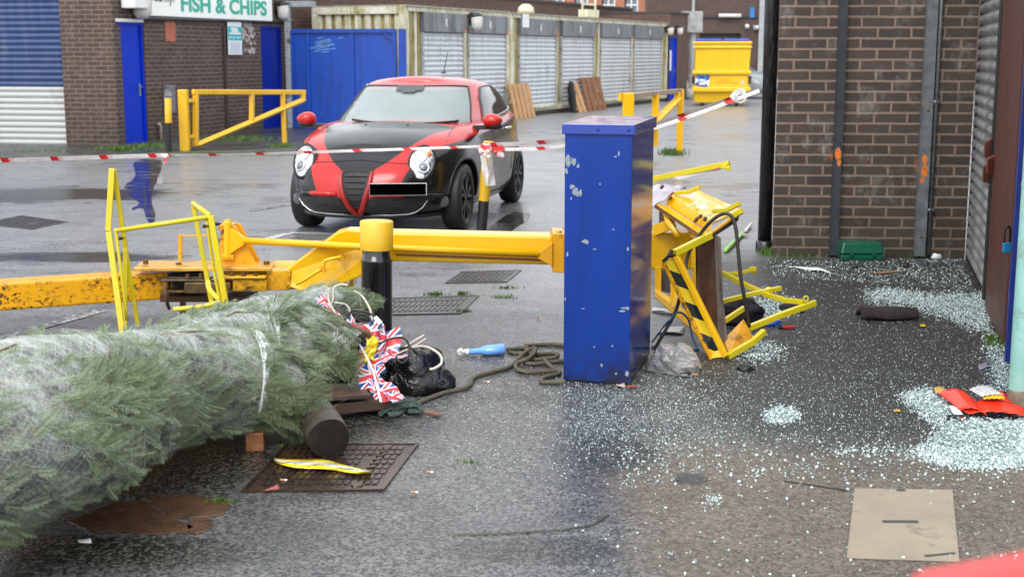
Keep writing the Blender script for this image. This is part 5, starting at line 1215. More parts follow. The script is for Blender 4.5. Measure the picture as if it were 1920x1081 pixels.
mb = MB(); q0, q1 = P(1036, 511, 7.86), P(1058, 512, 7.86); mb.hexa([q0, q1, q1 + Vector((0, .28, 0)), q0 + Vector((0, .28, 0)), q0 + Vector((0, 0, .235)), q1 + Vector((0, 0, .235)), q1 + Vector((0, .28, .235)), q0 + Vector((0, .28, .235))]); mb.lathe([(.022, 0), (.022, .03), (.001, .03)], P(1047, 441, 7.93), n=8); mb.build('flange', YR_, boom, bevel=.006)
mb = MB(); mb.hexa([P(1058, 505, 7.92), P(1306, 505, 7.95), P(1306, 505, 7.95) + Vector((0, .22, 0)), P(1058, 505, 7.92) + Vector((0, .22, 0)), P(1058, 440, 7.92), P(1306, 436, 7.95), P(1306, 436, 7.95) + Vector((0, .22, 0)), P(1058, 440, 7.92) + Vector((0, .22, 0))]); mb.build('jib', Y, boom, bevel=.012)
mb = MB(); mb.tube(catmull([P(640, 482, 7.9), P(625, 484, 7.885), P(608, 490, 7.885), P(606, 502, 7.885), P(590, 512, 7.89), P(572, 524, 7.9), P(556, 532, 7.93)], 5), .010, 7); mb.build('cable_pipe', Y, boom, smooth=True)
mb = MB(); mb.beam(P(602, 500, 7.88), P(612, 508, 7.88), .03, .02); mb.lathe([(.022, 0), (.022, .03)], P(640, 482, 7.93), (0, -1, 0), n=10); mb.build('pipe_clip', YR_, boom)
# -- crushed platform
def pl_(pts, thick, nm, m, bev=.003): mb = MB(); mb.prism([P(*p) for p in pts], thick); return mb.build(nm, m, boom, bevel=bev)
tops = NT('wet yellow tread'); o_ = tops.obj(); cc_ = tops.mix(tops.ramp(tops.noise(o_, 16, 6, .7), .55, .62), (.80, .42, .03), (.72, .66, .55)); cc_ = tops.mix(tops.ramp(tops.noise(o_, 30, 6), .62, .66), cc_, (.06, .08, .12)); M['tread'] = tops.set(col=cc_, rough=.12, coat=.5, normal=tops.bump(tops.vor(o_, 90), .2, .003))
pl_([(1254, 363, 8.0), (1336, 417, 7.62), (1389, 392, 7.78), (1304, 354, 8.2)], (0, 0, -.012), 'step_plate', M['tread'])
pl_([(1254, 364, 7.99), (1336, 418, 7.61), (1330, 436, 7.62), (1250, 384, 7.99)], (0, .014, 0), 'step_riser', Y)
pl_([(1250, 385, 7.97), (1330, 437, 7.60), (1322, 444, 7.52), (1228, 381, 7.95)], (0, 0, -.014), 'step_flange', Y)
pl_([(1228, 382, 7.94), (1322, 445, 7.51), (1318, 450, 7.515), (1228, 390, 7.945)], (0, .012, 0), 'step_edge', mk('brown edge', (.16, .06, .012), .5))
pl_([(1292, 432, 7.72), (1312, 444, 7.6), (1306, 452, 7.62), (1290, 441, 7.74)], (0, .06, .0), 'lug', YR_)
mb = MB(); mb.tube(catmull([P(1248, 396, 7.95), P(1254, 416, 7.85), P(1266, 434, 7.8), P(1272, 442, 7.8)], 4), .02, 8); mb.beam(P(1228, 432, 7.95), P(1262, 418, 7.88), .05, .06); mb.build('brace', Y, boom, smooth=False)
pl_([(1236, 388, 8.1), (1256, 400, 8.05), (1256, 424, 8.05), (1236, 428, 8.1)], (0, .01, 0), 'grey_plate', mk('grey steel plate', (.07, .068, .065), .5))  # flat grey steel plate behind the brace
mb = MB()
for px, py, yy in ((1256, 373, 7.95), (1303, 415, 7.7), (1312, 407, 7.66), (1321, 412, 7.62), (1305, 412, 7.74), (1240, 352, 8.0)): mb.lathe([(.011, 0), (.011, .018), (.006, .019), (.006, .032), (.001, .033)], P(px, py, yy), (.2, -.8, .5), n=6)
build_each(mb, 'bolt', M['bolt'], boom)
def bar(pts, nm, m, w_=.03, h_=.03, par=None, up=(0, 0, 1)):
    mb = MB(); q_ = [P(*p) for p in pts]
    for i in range(len(q_) - 1): mb.beam(q_[i], q_[i + 1] + (q_[i + 1] - q_[i]).normalized() * .006, w_, h_, up=up)
    return mb.build(nm, m, par or boom, bevel=.003)
bar([(1265, 362, 7.98), (1291, 360, 7.95), (1311, 351, 7.9)], 'bump_strip', LM, .03, .022)
bar([(1335, 396, 7.58), (1365, 393, 7.55), (1385, 382, 7.5)], 'bump_strip', LM, .03, .024)
bar([(1369, 409, 7.5), (1390, 396, 7.45)], 'bump_strip', LM, .03, .03)
bar([(1265, 474, 7.32), (1332, 441, 7.45)], 'bump_strip', LM, .03, .038)
bar([(1259, 480, 7.36), (1320, 446, 7.50), (1388, 398, 7.56)], 'panel_top_rail', YR_, .02, .014)
pl_([(1330, 440, 7.53), (1388, 399, 7.58), (1384, 414, 7.58), (1345, 440, 7.54)], (0, .02, 0), 'torn_skirt', mk('dark torn steel', (.03, .022, .018), .5))
pl_([(1304, 452, 7.62), (1342, 436, 7.56), (1346, 640, 7.48), (1318, 610, 7.52), (1306, 560, 7.6)], (0, .03, 0), 'back_panel', mk('rusty brown panel', (.075, .026, .008), .4, var=.45, scale=9, dirt=.4, dirtcol=(.02, .012, .008)))
pl_([(1296, 470, 7.63), (1304, 452, 7.6), (1306, 572, 7.6), (1300, 560, 7.63)], (0, .02, 0), 'panel_edge', Y)
pl_([(1340, 438, 7.54), (1352, 446, 7.5), (1356, 560, 7.46), (1368, 665, 7.30), (1360, 662, 7.28), (1346, 612, 7.42)], (0, .016, 0), 'ply_edge', mk('split grey plywood', (.16, .13, .11), .7, var=.35, scale=12, bump=.5))
stp = NT('black and yellow chevrons'); o_ = stp.uv(); q_ = stp.xyz(stp.obj()); 
d_ = stp.math('FRACT', stp.math('MULTIPLY', stp.math('ADD', stp.math('MULTIPLY', q_[2], 1.0), stp.math('MULTIPLY', q_[0], .32)), 7.2)); f_ = stp.math('GREATER_THAN', d_, .5)
cc_ = stp.mix(f_, (.74, .52, .01), (.012, .013, .011)); cc_ = stp.mix(stp.ramp(stp.noise(stp.obj(), 9, 6, .7), .66, .69), cc_, (.5, .42, .25)); M['chevron'] = stp.set(col=cc_, rough=.25, coat=.4)
pl_([(1246, 488, 7.36), (1266, 483, 7.34), (1349, 660, 7.17), (1334, 667, 7.19)], (0, .012, 0), 'chevron_panel', M['chevron'])
bar([(1243, 491, 7.37), (1333, 672, 7.18)], 'panel_rim', YR_, .012, .02); bar([(1268, 480, 7.33), (1360, 666, 7.16)], 'panel_rim', Y, .03, .03)
bar([(1243, 490, 7.36), (1254, 480, 7.35), (1268, 479, 7.33)], 'panel_cap', M['dark_steel'], .02, .018); bar([(1254, 480, 7.36), (1260, 470, 7.38)], 'panel_cap', M['dark_steel'], .02, .02)
pl_([(1333, 672, 7.17), (1360, 668, 7.15), (1350, 655, 7.17), (1336, 660, 7.18)], (0, .02, 0), 'panel_foot', Y)
# inner yellow frame left of the panel
pl_([(1228, 500, 7.9), (1240, 500, 7.9), (1240, 558, 7.88), (1228, 550, 7.9)], (0, .03, 0), 'frame_post', Y)
pl_([(1258, 505, 7.8), (1277, 505, 7.78), (1277, 582, 7.7), (1258, 575, 7.74)], (0, .05, 0), 'frame_post', Y)
pl_([(1240, 505, 7.95), (1262, 505, 7.93), (1262, 552, 7.9), (1240, 545, 7.92)], (0, .01, 0), 'grey_plate', mk('grey inner plate', (.07, .066, .062), .4))  # flat grey plate between the frame posts
pl_([(1228, 536, 7.92), (1258, 562, 7.82), (1296, 600, 7.62), (1330, 640, 7.4), (1330, 652, 7.38), (1300, 620, 7.55), (1228, 556, 7.9)], (0, .02, -.012), 'frame_angle', Y)
pl_([(1258, 557, 7.80), (1290, 588, 7.64), (1296, 607, 7.60), (1228, 549, 7.88), (1228, 540, 7.9)], (0, .012, 0), 'frame_foot', Y)
pl_([(1356, 636, 7.34), (1394, 597, 7.52), (1413, 632, 7.42), (1368, 664, 7.22)], (0, 0, -.012), 'toe_plate', mk('orange yellow plate', (.62, .29, .02), .25, dirt=.2))
bar([(1364, 668, 7.18), (1412, 640, 7.28), (1432, 622, 7.34)], 'bump_strip', LM, .03, .034); bar([(1350, 607, 7.42), (1394, 578, 7.56)], 'bump_strip', LM, .02, .03)
bar([(1350, 515, 8.3), (1386, 512, 8.2), (1411, 505, 8.15), (1414, 512, 8.15)], 'bent_rail', LM, .022, .022); bar([(1406, 505, 8.15), (1416, 504, 8.12)], 'rail_clip', LM, .02, .03)
bar([(1354, 511, 8.25), (1400, 535, 8.1), (1440, 553, 7.95), (1474, 563, 7.85), (1506, 566, 7.78)], 'bent_rail', LM, .03, .03)
bar([(1346, 567, 7.85), (1400, 553, 7.95), (1463, 540, 8.02)], 'bent_rail', LM, .026, .026)
bar([(1403, 615, 7.55), (1460, 592, 7.65), (1527, 568, 7.78)], 'bent_rail', LM, .03, .034)
mb = MB(); c_ = P(1511, 560, 7.76); mb.tube([c_ + Vector((.014 * math.cos(a), 0, .016 * math.sin(a))) for a in [q * .524 for q in range(12)]], .005, 6, closed=True); mb.build('ring', LM, boom, smooth=True)
bar([(1215, 338, 8.6), (1260, 328, 8.55), (1366, 307, 8.4)], 'upper_rail', LM, .03, .035); bar([(1213, 336, 8.6), (1213, 395, 8.3), (1213, 470, 8.1)], 'rail_post', LM, .035, .03); bar([(1352, 312, 8.42), (1364, 312, 8.38), (1366, 318, 8.38)], 'rail_clip', LM, .025, .03)
pl_([(1262, 333, 8.53), (1340, 315, 8.43), (1352, 313, 8.42), (1352, 318, 8.42), (1274, 337, 8.52)], (0, .004, 0), 'white_label', M['paper'])
mb = MB(); mb.prism([P(1337, 316, 8.425), P(1348, 313.4, 8.41), P(1348, 317, 8.41), P(1338, 319, 8.42)], (0, -.003, 0)); mb.build('red_label', mk('red label', (.5, .12, .06), .5), boom)
mb = MB(); mb.tube(catmull([P(1226, 655, 7.45), P(1240, 632, 7.42), P(1268, 580, 7.42), P(1282, 520, 7.38), P(1290, 478, 7.42), P(1308, 446, 7.45), P(1330, 418, 7.42), P(1352, 402, 7.4), P(1369, 403, 7.38), P(1379, 425, 7.36), P(1384, 470, 7.34), P(1389, 520, 7.33), P(1396, 560, 7.33), P(1405, 612, 7.36)], 6), .0105, 8); mb.build('control_cable', M['hose'], boom, smooth=True)
mb = MB(); mb.tube(catmull([P(1222, 642, 7.43), P(1246, 610, 7.42), P(1256, 600, 7.40), P(1272, 585, 7.4), P(1290, 598, 7.36), P(1298, 630, 7.32), P(1308, 656, 7.28)], 6), .006, 6); mb.tube(catmull([P(1222, 650, 7.48), P(1260, 655, 7.40), P(1310, 656, 7.30)], 5), .009, 6); mb.build('blue_cable', mk('blue black cable', (.01, .06, .13), .4, var=.6, scale=18), boom, smooth=True)
# towel on the platform
pp = []
for i in range(15):
    row = []
    for j in range(11):
        u, v = i / 14, j / 10; a_, b_, c_, d_ = P(1205, 346, 8.3), P(1286, 352, 8.22), P(1258, 364, 7.97), P(1205, 402, 7.90)
        p_ = a_ * (1 - u) * (1 - v) + b_ * u * (1 - v) + c_ * u * v + d_ * (1 - u) * v; p_.z += .035 * math.sin(math.pi * min(1, v * 1.1)) * math.sin(math.pi * min(1, .25 + u * .75)) + .008 * math.sin(u * 15 + v * 6) + .006 * math.sin(v * 17 - u * 8); row.append(p_)
    pp.append(row)
mb = MB(); mb.grid(pp); tag(mb.build('towel', mk('pale lilac towel', (.52, .48, .53), .95, bump=.7, bscale=220), smooth=True, solid=.008), 'pale grey towel draped on the crushed yellow platform', 'towel')

# ------------------------------------------------------------------ lemon yellow guard frame standing in front of the lower boom
gf = thing('guard_frame', 'bent lemon yellow guard frame standing between trees and lower boom', 'guard frame', G(310, 610))
def gbar(pts, nm, r=.016, rnd_=False, flat=None):
    q_ = [P(*p) for p in pts]; mb = MB()
    if rnd_: mb.tube(q_ if len(q_) < 3 else catmull(q_, 5), r, 10)
    else:
        for i in range(len(q_) - 1): mb.beam(q_[i], q_[i + 1], flat[0] if flat else r * 2, flat[1] if flat else r * 2, up=(0, 1, 0))
    mb.build(nm, LM, gf, smooth=rnd_, bevel=0 if rnd_ else .003)
gbar([(210, 316, 7.45), (203, 433, 7.42)], 'flat_bar', flat=(.033, .016)); gbar([(204, 435, 7.40), (232, 640, 7.3)], 'flat_bar', flat=(.033, .02))
gbar([(214, 318, 7.47), (236, 470, 7.52), (259, 612, 7.5)], 'flat_bar', flat=(.024, .016)); gbar([(235, 466, 7.5), (234, 620, 7.42)], 'flat_bar', flat=(.026, .012))
gbar([(218, 432, 7.40), (390, 407, 7.40)], 'top_tube', .0135, True); gbar([(217, 430, 7.41), (219, 446, 7.40), (238, 600, 7.36)], 'side_tube', .0095, True)
gbar([(362, 381, 7.62), (396, 562, 7.60), (404, 610, 7.58)], 'flat_bar', flat=(.026, .016)); gbar([(362, 381, 7.62), (393, 404, 7.42)], 'top_tube', .015, True)
gbar([(395, 404, 7.40), (424, 575, 7.38), (428, 600, 7.36)], 'flat_bar', flat=(.034, .02)); gbar([(387, 410, 7.41), (400, 500, 7.42), (416, 580, 7.40)], 'side_tube', .009, True)
gbar([(390, 528, 7.52), (394, 545, 7.46), (412, 562, 7.40)], 'foot_tube', .016, True); gbar([(414, 565, 7.38), (380, 574, 7.36), (325, 580, 7.34)], 'foot_tube', .014, True)
mb = MB()
for px, py in ((222, 447), (201, 452), (381, 424), (403, 420)): mb.lathe([(.011, 0), (.011, .02), (.006, .021), (.006, .035), (.001, .036)], P(px, py, 7.41), (1, -.2, .1), n=6)
build_each(mb, 'bolt', M['dark_steel'], gf)

# ------------------------------------------------------------------ barrier tape
def tape_mat():
    t = NT('red and white barrier tape'); u = t.uv(); x, y, z = t.xyz(u)
    f = t.math('FRACT', t.math('MULTIPLY', t.math('ADD', x, t.math('MULTIPLY', y, .025)), 1 / .44)); a = t.math('LESS_THAN', f, .16); soft = t.math('MULTIPLY', t.math('LESS_THAN', f, .26), .3)
    c = t.mix(t.math('MAXIMUM', a, soft), (.74, .72, .71), (.62, .02, .02))
    pr = t.math('MULTIPLY', t.math('MULTIPLY', t.math('GREATER_THAN', f, .5), t.math('LESS_THAN', f, .85)), t.math('MULTIPLY', t.math('LESS_THAN', t.math('ABSOLUTE', t.math('SUBTRACT', y, .3)), .2), t.ramp(t.noise(t.scale(u, (60, 3, 1)), 1, 2), .45, .55)))
    c = t.mix(t.math('MULTIPLY', pr, .5), c, (.7, .1, .1))
    return t.set(col=c, rough=.3, sub=0)
M['tape'] = tape_mat()
def ribbon(mb, pts, w_, twist=lambda s: 0, k=10):
    q_ = catmull(pts, k); L_, s = 0, 0; rows = []; us = []
    for i, p in enumerate(q_):
        if i: s += (p - q_[i - 1]).length
        d = (q_[min(i + 1, len(q_) - 1)] - q_[max(i - 1, 0)]).normalized(); up_ = Vector((0, 0, 1)); up_ = (up_ - d * d.dot(up_)); up_ = up_.normalized() if up_.length > .05 else Vector((0, -1, 0))
        sd = d.cross(up_); tw = twist(s); h = up_ * math.cos(tw) + sd * math.sin(tw)
        rows.append([p - h * w_ / 2, p + h * w_ / 2]); us.append(s)
    o0 = len(mb.v); mb.grid(rows)
    for i in range(len(rows)): mb.uvs[o0 + 2 * i] = (us[i], 0); mb.uvs[o0 + 2 * i + 1] = (us[i], 1)
tt = thing('barrier_tape', 'long red and white barrier tape crossing from the left edge past the car bonnet', 'barrier tape', P(460, 292, 10.8))
mb = MB(); ribbon(mb, [P(-90, 307, 8.9), P(-20, 301.5, 9.2), P(150, 296, 9.9), P(308, 291, 10.5)], .031, lambda s: .15 * math.sin(s * 2.1)); ribbon(mb, [P(308, 291, 10.5), P(440, 289.5, 11.0), P(620, 284, 11.5), P(800, 278, 11.8), P(908, 274, 12.1)], .024, lambda s: .5 * math.sin(s * 1.7 + .5)); mb.build('strip', M['tape'], tt)
mb = MB(); ribbon(mb, [P(312, 292, 10.47), P(308, 306, 10.46), P(302, 326, 10.46), P(299, 344, 10.47)], .045, lambda s: 1.2 + 3 * s); mb.ball(P(311, 293, 10.48), (.025, .02, .02)); mb.build('loose_end', M['tape'], tt, solid=.001)
tt = thing('barrier_tape', 'double red and white tape from the leaning bollard to the black drainpipe', 'barrier tape', P(1140, 260, 11.8))
c1 = G(1433, 470); z1_ = P(1428, 168, c1.y - .07).z
mb = MB(); ribbon(mb, [P(920, 272, 12.0), P(1000, 268, 11.9), P(1060, 262, 11.85), P(1160, 251, 11.7), P(1240, 229, 11.5), P(1330, 199, 11.25), P(1424, 168, 11.1)], .045, lambda s: .4 + .4 * math.sin(s)); mb.build('strip', M['tape'], tt)
mb = MB(); ribbon(mb, [P(922, 280, 12.0), P(1000, 279, 11.86), P(1060, 273, 11.8), P(1160, 258, 11.6), P(1240, 236, 11.45), P(1330, 205, 11.2), P(1424, 170, 11.06)], .03, lambda s: .2 * math.sin(s * 2)); mb.build('strip', M['tape'], tt)
mb = MB(); ribbon(mb, [P(1372, 185, 11.15), P(1380, 175, 11.13), P(1392, 172, 11.12), P(1398, 186, 11.1)], .05, lambda s: 2 * s); ribbon(mb, [P(1396, 182, 11.1), P(1388, 188, 11.12), P(1376, 183, 11.1)], .05); mb.build('knot', M['white'], tt)
tb = thing('tape_wrap', 'crumpled tape bundle hanging on the leaning bollard', 'barrier tape', P(915, 300, 11.95))
mb = MB(); ax0 = P(917, 268, 12.18)
for dx, sp_, seed in ((-3, 0, 1), (3, .01, 2), (7, .02, 3)): ribbon(mb, [P(912 + dx, 272, 12.08), P(908 + dx * 1.5, 285, 12.02), P(912 + dx * 1.2, 310, 12.03), P(914 + dx * 1.1, 330, 12.05), P(916 + dx, 348, 12.06)], .06, lambda s: seed + 2 * s)
mb.build('hanging_strip', M['tape'], tb, solid=.001); mb = MB(); mb.lathe([(.058, -.03), (.064, -.01), (.060, .015), (.066, .03), (.056, .045)], P(916, 278, 12.17), n=16); mb.build('wrap', M['tape'], tb)
mb = MB(); ribbon(mb, [P(936, 276, 11.97), P(943, 284, 11.96), P(938, 291, 11.95)], .06, lambda s: 4 * s); ribbon(mb, [P(938, 276, 11.96), P(932, 286, 11.96), P(944, 291, 11.95)], .05, lambda s: 3 * s); mb.build('knot', M['tape'], tb)
# pallets and planks against the far shutters
def leaning(name, label, px0, px1, py0, py1, m, n, cat, lean=.35, group=None):
    a0, z0_ = WC.hit(px0, py1); a1, z1_ = WC.hit(px1, py0); t = thing(name, label, cat, WC.at((a0 + a1) / 2, 0, lean), group); H_ = z1_
    mb = MB()
    for k in range(n):
        a = a0 + (a1 - a0) * (k + .5) / n; wd_ = (a1 - a0) / n * .7; mb.beam(WC.at(a, .0, lean + .06), WC.at(a, H_, .10), .022, wd_, up=tuple(WC.d))
    mb.build('slat', m, t)
    mb = MB()
    for f_ in (.12, .5, .93): mb.beam(WC.at(a0, H_ * f_, lean + .03 - (lean - .04) * f_), WC.at(a1, H_ * f_, lean + .03 - (lean - .04) * f_), .05, .09)
    mb.build('crosspiece', m, t)
leaning('wooden_pallet', 'pale slatted wooden pallet leaning on the container behind the car', 945, 985, 156, 240, M['woodpale'], 5, 'pallet', .25)
leaning('wooden_pallet', 'dark brown slatted pallet leaning on a shutter', 1080, 1118, 144, 209, M['woodbrown'], 4, 'pallet', .3)
leaning('wooden_ladder', 'narrow pale wooden frame between the black bundle and the brown pallet', 1060, 1077, 155, 212, M['woodpale'], 2, 'wooden frame', .35)
a0, z_ = WC.hit(1048, 152); a1 = WC.hit(1060, 152)[0]; mb = MB()
rows = []; cb_ = WC.at((a0 + a1) / 2, z_ * .5, .3)
for i in range(17):
    a_ = math.pi * i / 16; rows.append([cb_ + WC.d * (.22 * (i / 16 - .5)) + Vector((d_.x * .10 * (1 + .5 * mnoise.noise(d_ * 2.3)), d_.y * .14, d_.z * z_ * .5)) for d_ in [Vector((max(.0, math.sin(a_)) ** .5 * math.cos(b_), max(0, math.sin(a_)) ** .5 * math.sin(b_), math.cos(a_))) for b_ in [k * .42 for k in range(16)]]])
mb.grid(rows); tag(mb.build('black_bundle', M['black_mat'], smooth=True), 'black wrapped bundle leaning beside the narrow wooden frame', 'bundle')
q_ = G(1276, 186); mb = MB(); mb.ball(q_ + Vector((0, 0, .4)), (.34, .3, .42)); mb.ball(q_ + Vector((.3, -.1, .2)), (.25, .2, .22)); o = mb.build('rubble_sack', mk('grey white sack', (.4, .38, .36), .7, bump=.8, bscale=9, var=.3), smooth=True); tag(o, 'bulging grey white sack by the foot of the yellow bin', 'sack')
# ------------------------------------------------------------------ netted fir trees
def needle_mat(name, c1, c2, c3):
    t = NT(name); rnd_ = t.n('NewGeometry').outputs['Random Per Island']; o = t.obj(); tn = t.n('Attribute', attribute_name='tone').outputs['Fac']
    c = t.mix(t.math('ADD', t.math('MULTIPLY', rnd_, .45), t.math('MULTIPLY', tn, .55)), c1, c2); c = t.mix(t.ramp(t.noise(o, 5, 4), .35, .7), c, c3)
    return t.set(col=c, rough=.45, spec=.35)
M['needle'] = needle_mat('fir needles', (.045, .078, .038), (.38, .46, .31), (.175, .245, .12))
M['twig'] = mk('fir twig', (.13, .085, .035), .7)
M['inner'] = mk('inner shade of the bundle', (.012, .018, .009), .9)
def net_mat():
    t = NT('white tree netting'); return t.set(col=(.75, .78, .77), rough=.6)
M['net'] = net_mat()
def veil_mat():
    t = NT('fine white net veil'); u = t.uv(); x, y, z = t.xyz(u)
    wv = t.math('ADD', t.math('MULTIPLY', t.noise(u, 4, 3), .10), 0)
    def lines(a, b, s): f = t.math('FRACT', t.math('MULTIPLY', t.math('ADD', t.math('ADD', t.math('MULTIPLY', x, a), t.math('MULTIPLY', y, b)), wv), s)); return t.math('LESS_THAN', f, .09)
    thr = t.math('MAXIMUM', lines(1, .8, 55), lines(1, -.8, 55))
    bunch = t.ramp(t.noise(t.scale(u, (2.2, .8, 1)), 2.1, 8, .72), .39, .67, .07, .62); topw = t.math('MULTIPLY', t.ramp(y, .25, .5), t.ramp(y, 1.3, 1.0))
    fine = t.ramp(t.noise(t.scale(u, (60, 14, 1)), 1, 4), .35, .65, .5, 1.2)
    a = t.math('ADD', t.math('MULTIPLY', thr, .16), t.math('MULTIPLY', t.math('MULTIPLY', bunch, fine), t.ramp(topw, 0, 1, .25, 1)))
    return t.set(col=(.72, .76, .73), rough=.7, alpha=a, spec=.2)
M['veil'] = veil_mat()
def numpy_mesh(name, V, F, mats, mi, parent, base):
    me = bpy.data.meshes.new(name); nv, nf = len(V), len(F); k = F.shape[1]
    me.vertices.add(nv); me.vertices.foreach_set('co', (V - np.array(base)).astype(np.float32).ravel())
    me.loops.add(nf * k); me.loops.foreach_set('vertex_index', F.astype(np.int32).ravel())
    me.polygons.add(nf); me.polygons.foreach_set('loop_start', np.arange(0, nf * k, k, dtype=np.int32))
    try: me.polygons.foreach_set('loop_total', np.full(nf, k, dtype=np.int32))
    except Exception: pass
    for m in mats: me.materials.append(m)
    me.polygons.foreach_set('material_index', np.broadcast_to(mi, (nf,)).astype(np.int32)); me.update(calc_edges=True)
    o = bpy.data.objects.new(name, me); C.objects.link(o)
    if parent is not None: o.parent = parent
    else: o.location = base
    return o
class Bundle:
    def __init__(s, pts, rad, squash=.92, seed=1):
        s.p = np.array([list(p) for p in catmull(pts, 12)]); s.rng = np.random.default_rng(seed); s.seed = seed
        d = np.gradient(s.p, axis=0); s.seg = np.linalg.norm(np.diff(s.p, axis=0), axis=1); s.L = s.seg.sum(); s.cum = np.concatenate([[0], np.cumsum(s.seg)])
        s.t = d / np.linalg.norm(d, axis=1)[:, None]; s.rad = rad; s.sq = squash
    def frame(s, a):
        x = a * s.L; c = np.stack([np.interp(x, s.cum, s.p[:, i]) for i in range(3)], -1); t = np.stack([np.interp(x, s.cum, s.t[:, i]) for i in range(3)], -1); t /= np.linalg.norm(t, axis=-1, keepdims=True)
        sd = np.cross(t, np.array([0, 0, 1.])); sd /= np.linalg.norm(sd, axis=-1, keepdims=True); up = np.cross(sd, t); return c, t, sd, up
    def r(s, a, ph):
        base = np.interp(a, [q[0] for q in s.rad], [q[1] for q in s.rad])
        return base * (1 + .045 * np.sin(a * 23 + 2 * np.sin(ph + s.seed)) + .05 * np.sin(3 * ph + a * 7 + s.seed) + .03 * np.sin(a * 41 + ph * 5))
    def surf(s, a, ph, k=1.0):
        c, t, sd, up = s.frame(a); r = s.r(a, ph)[..., None] * np.asarray(k)[..., None]
        n = sd * np.cos(ph)[..., None] + up * np.sin(ph)[..., None]
        p = c + (sd * np.cos(ph)[..., None] + up * (np.sin(ph) * s.sq)[..., None]) * r
        p[..., 2] = np.maximum(p[..., 2], .03); return p, n, t
def sprigs(P0, D, N, L, rng, npair, nl, wid):
    """P0,D,N (n,3): start, direction, outward normal; returns needles V,F and twig V,F"""
    n = len(P0); S = np.cross(D, N); S /= np.linalg.norm(S, axis=1, keepdims=True); U = np.cross(S, D)
    k = np.arange(npair) / npair
    # centre line droops a little
    along = k[None, :, None] * L[:, None, None]; sag = (-.25 * (k ** 2))[None, :, None] * L[:, None, None] * rng.uniform(-.6, .8, (n, 1, 1))
    C0 = P0[:, None, :] + D[:, None, :] * along + U[:, None, :] * sag
    Vs = []
    taper = (0.65 + .6 * np.sin(np.pi * np.clip(k * .95 + .08, 0, 1)))[None, :]
    for side in (-1, 1, .35):
        tilt = rng.uniform(.05, .5, (n, npair)) if abs(side) == 1 else rng.uniform(.6, 1.3, (n, npair))
        fw = rng.uniform(.3, .7, (n, npair)); ln = nl * taper * rng.uniform(.8, 1.15, (n, npair))
        dr = D[:, None, :] * fw[..., None] + S[:, None, :] * side + U[:, None, :] * tilt[..., None]; dr /= np.linalg.norm(dr, axis=2, keepdims=True)
        w = np.cross(dr, U[:, None, :] + .3 * S[:, None, :]); w /= np.linalg.norm(w, axis=2, keepdims=True); w = w * wid
        tip = C0 + dr * ln[..., None]; m_ = C0 + dr * ln[..., None] * .55
        Vs.append(np.stack([C0, m_ + w, tip, m_ - w], 2).reshape(-1, 3))
    V = np.concatenate(Vs); F = np.arange(len(V)).reshape(-1, 4)
    e = P0 + D * L[:, None]; r = .0013; a, b = S * r, U * r
    TV = np.stack([P0 - a, P0 + b, P0 + a, e + a * .4, e + b * .4, e - a * .4], 1).reshape(-1, 3); i = np.arange(n)[:, None] * 6
    TF = np.concatenate([i + np.array([[0, 5, 4, 1]]), i + np.array([[1, 4, 3, 2]])])
    tone = np.tile(np.repeat(rng.uniform(0, 1, n) ** 1.3, npair * 4), 3)
    return V, F, TV, TF, tone
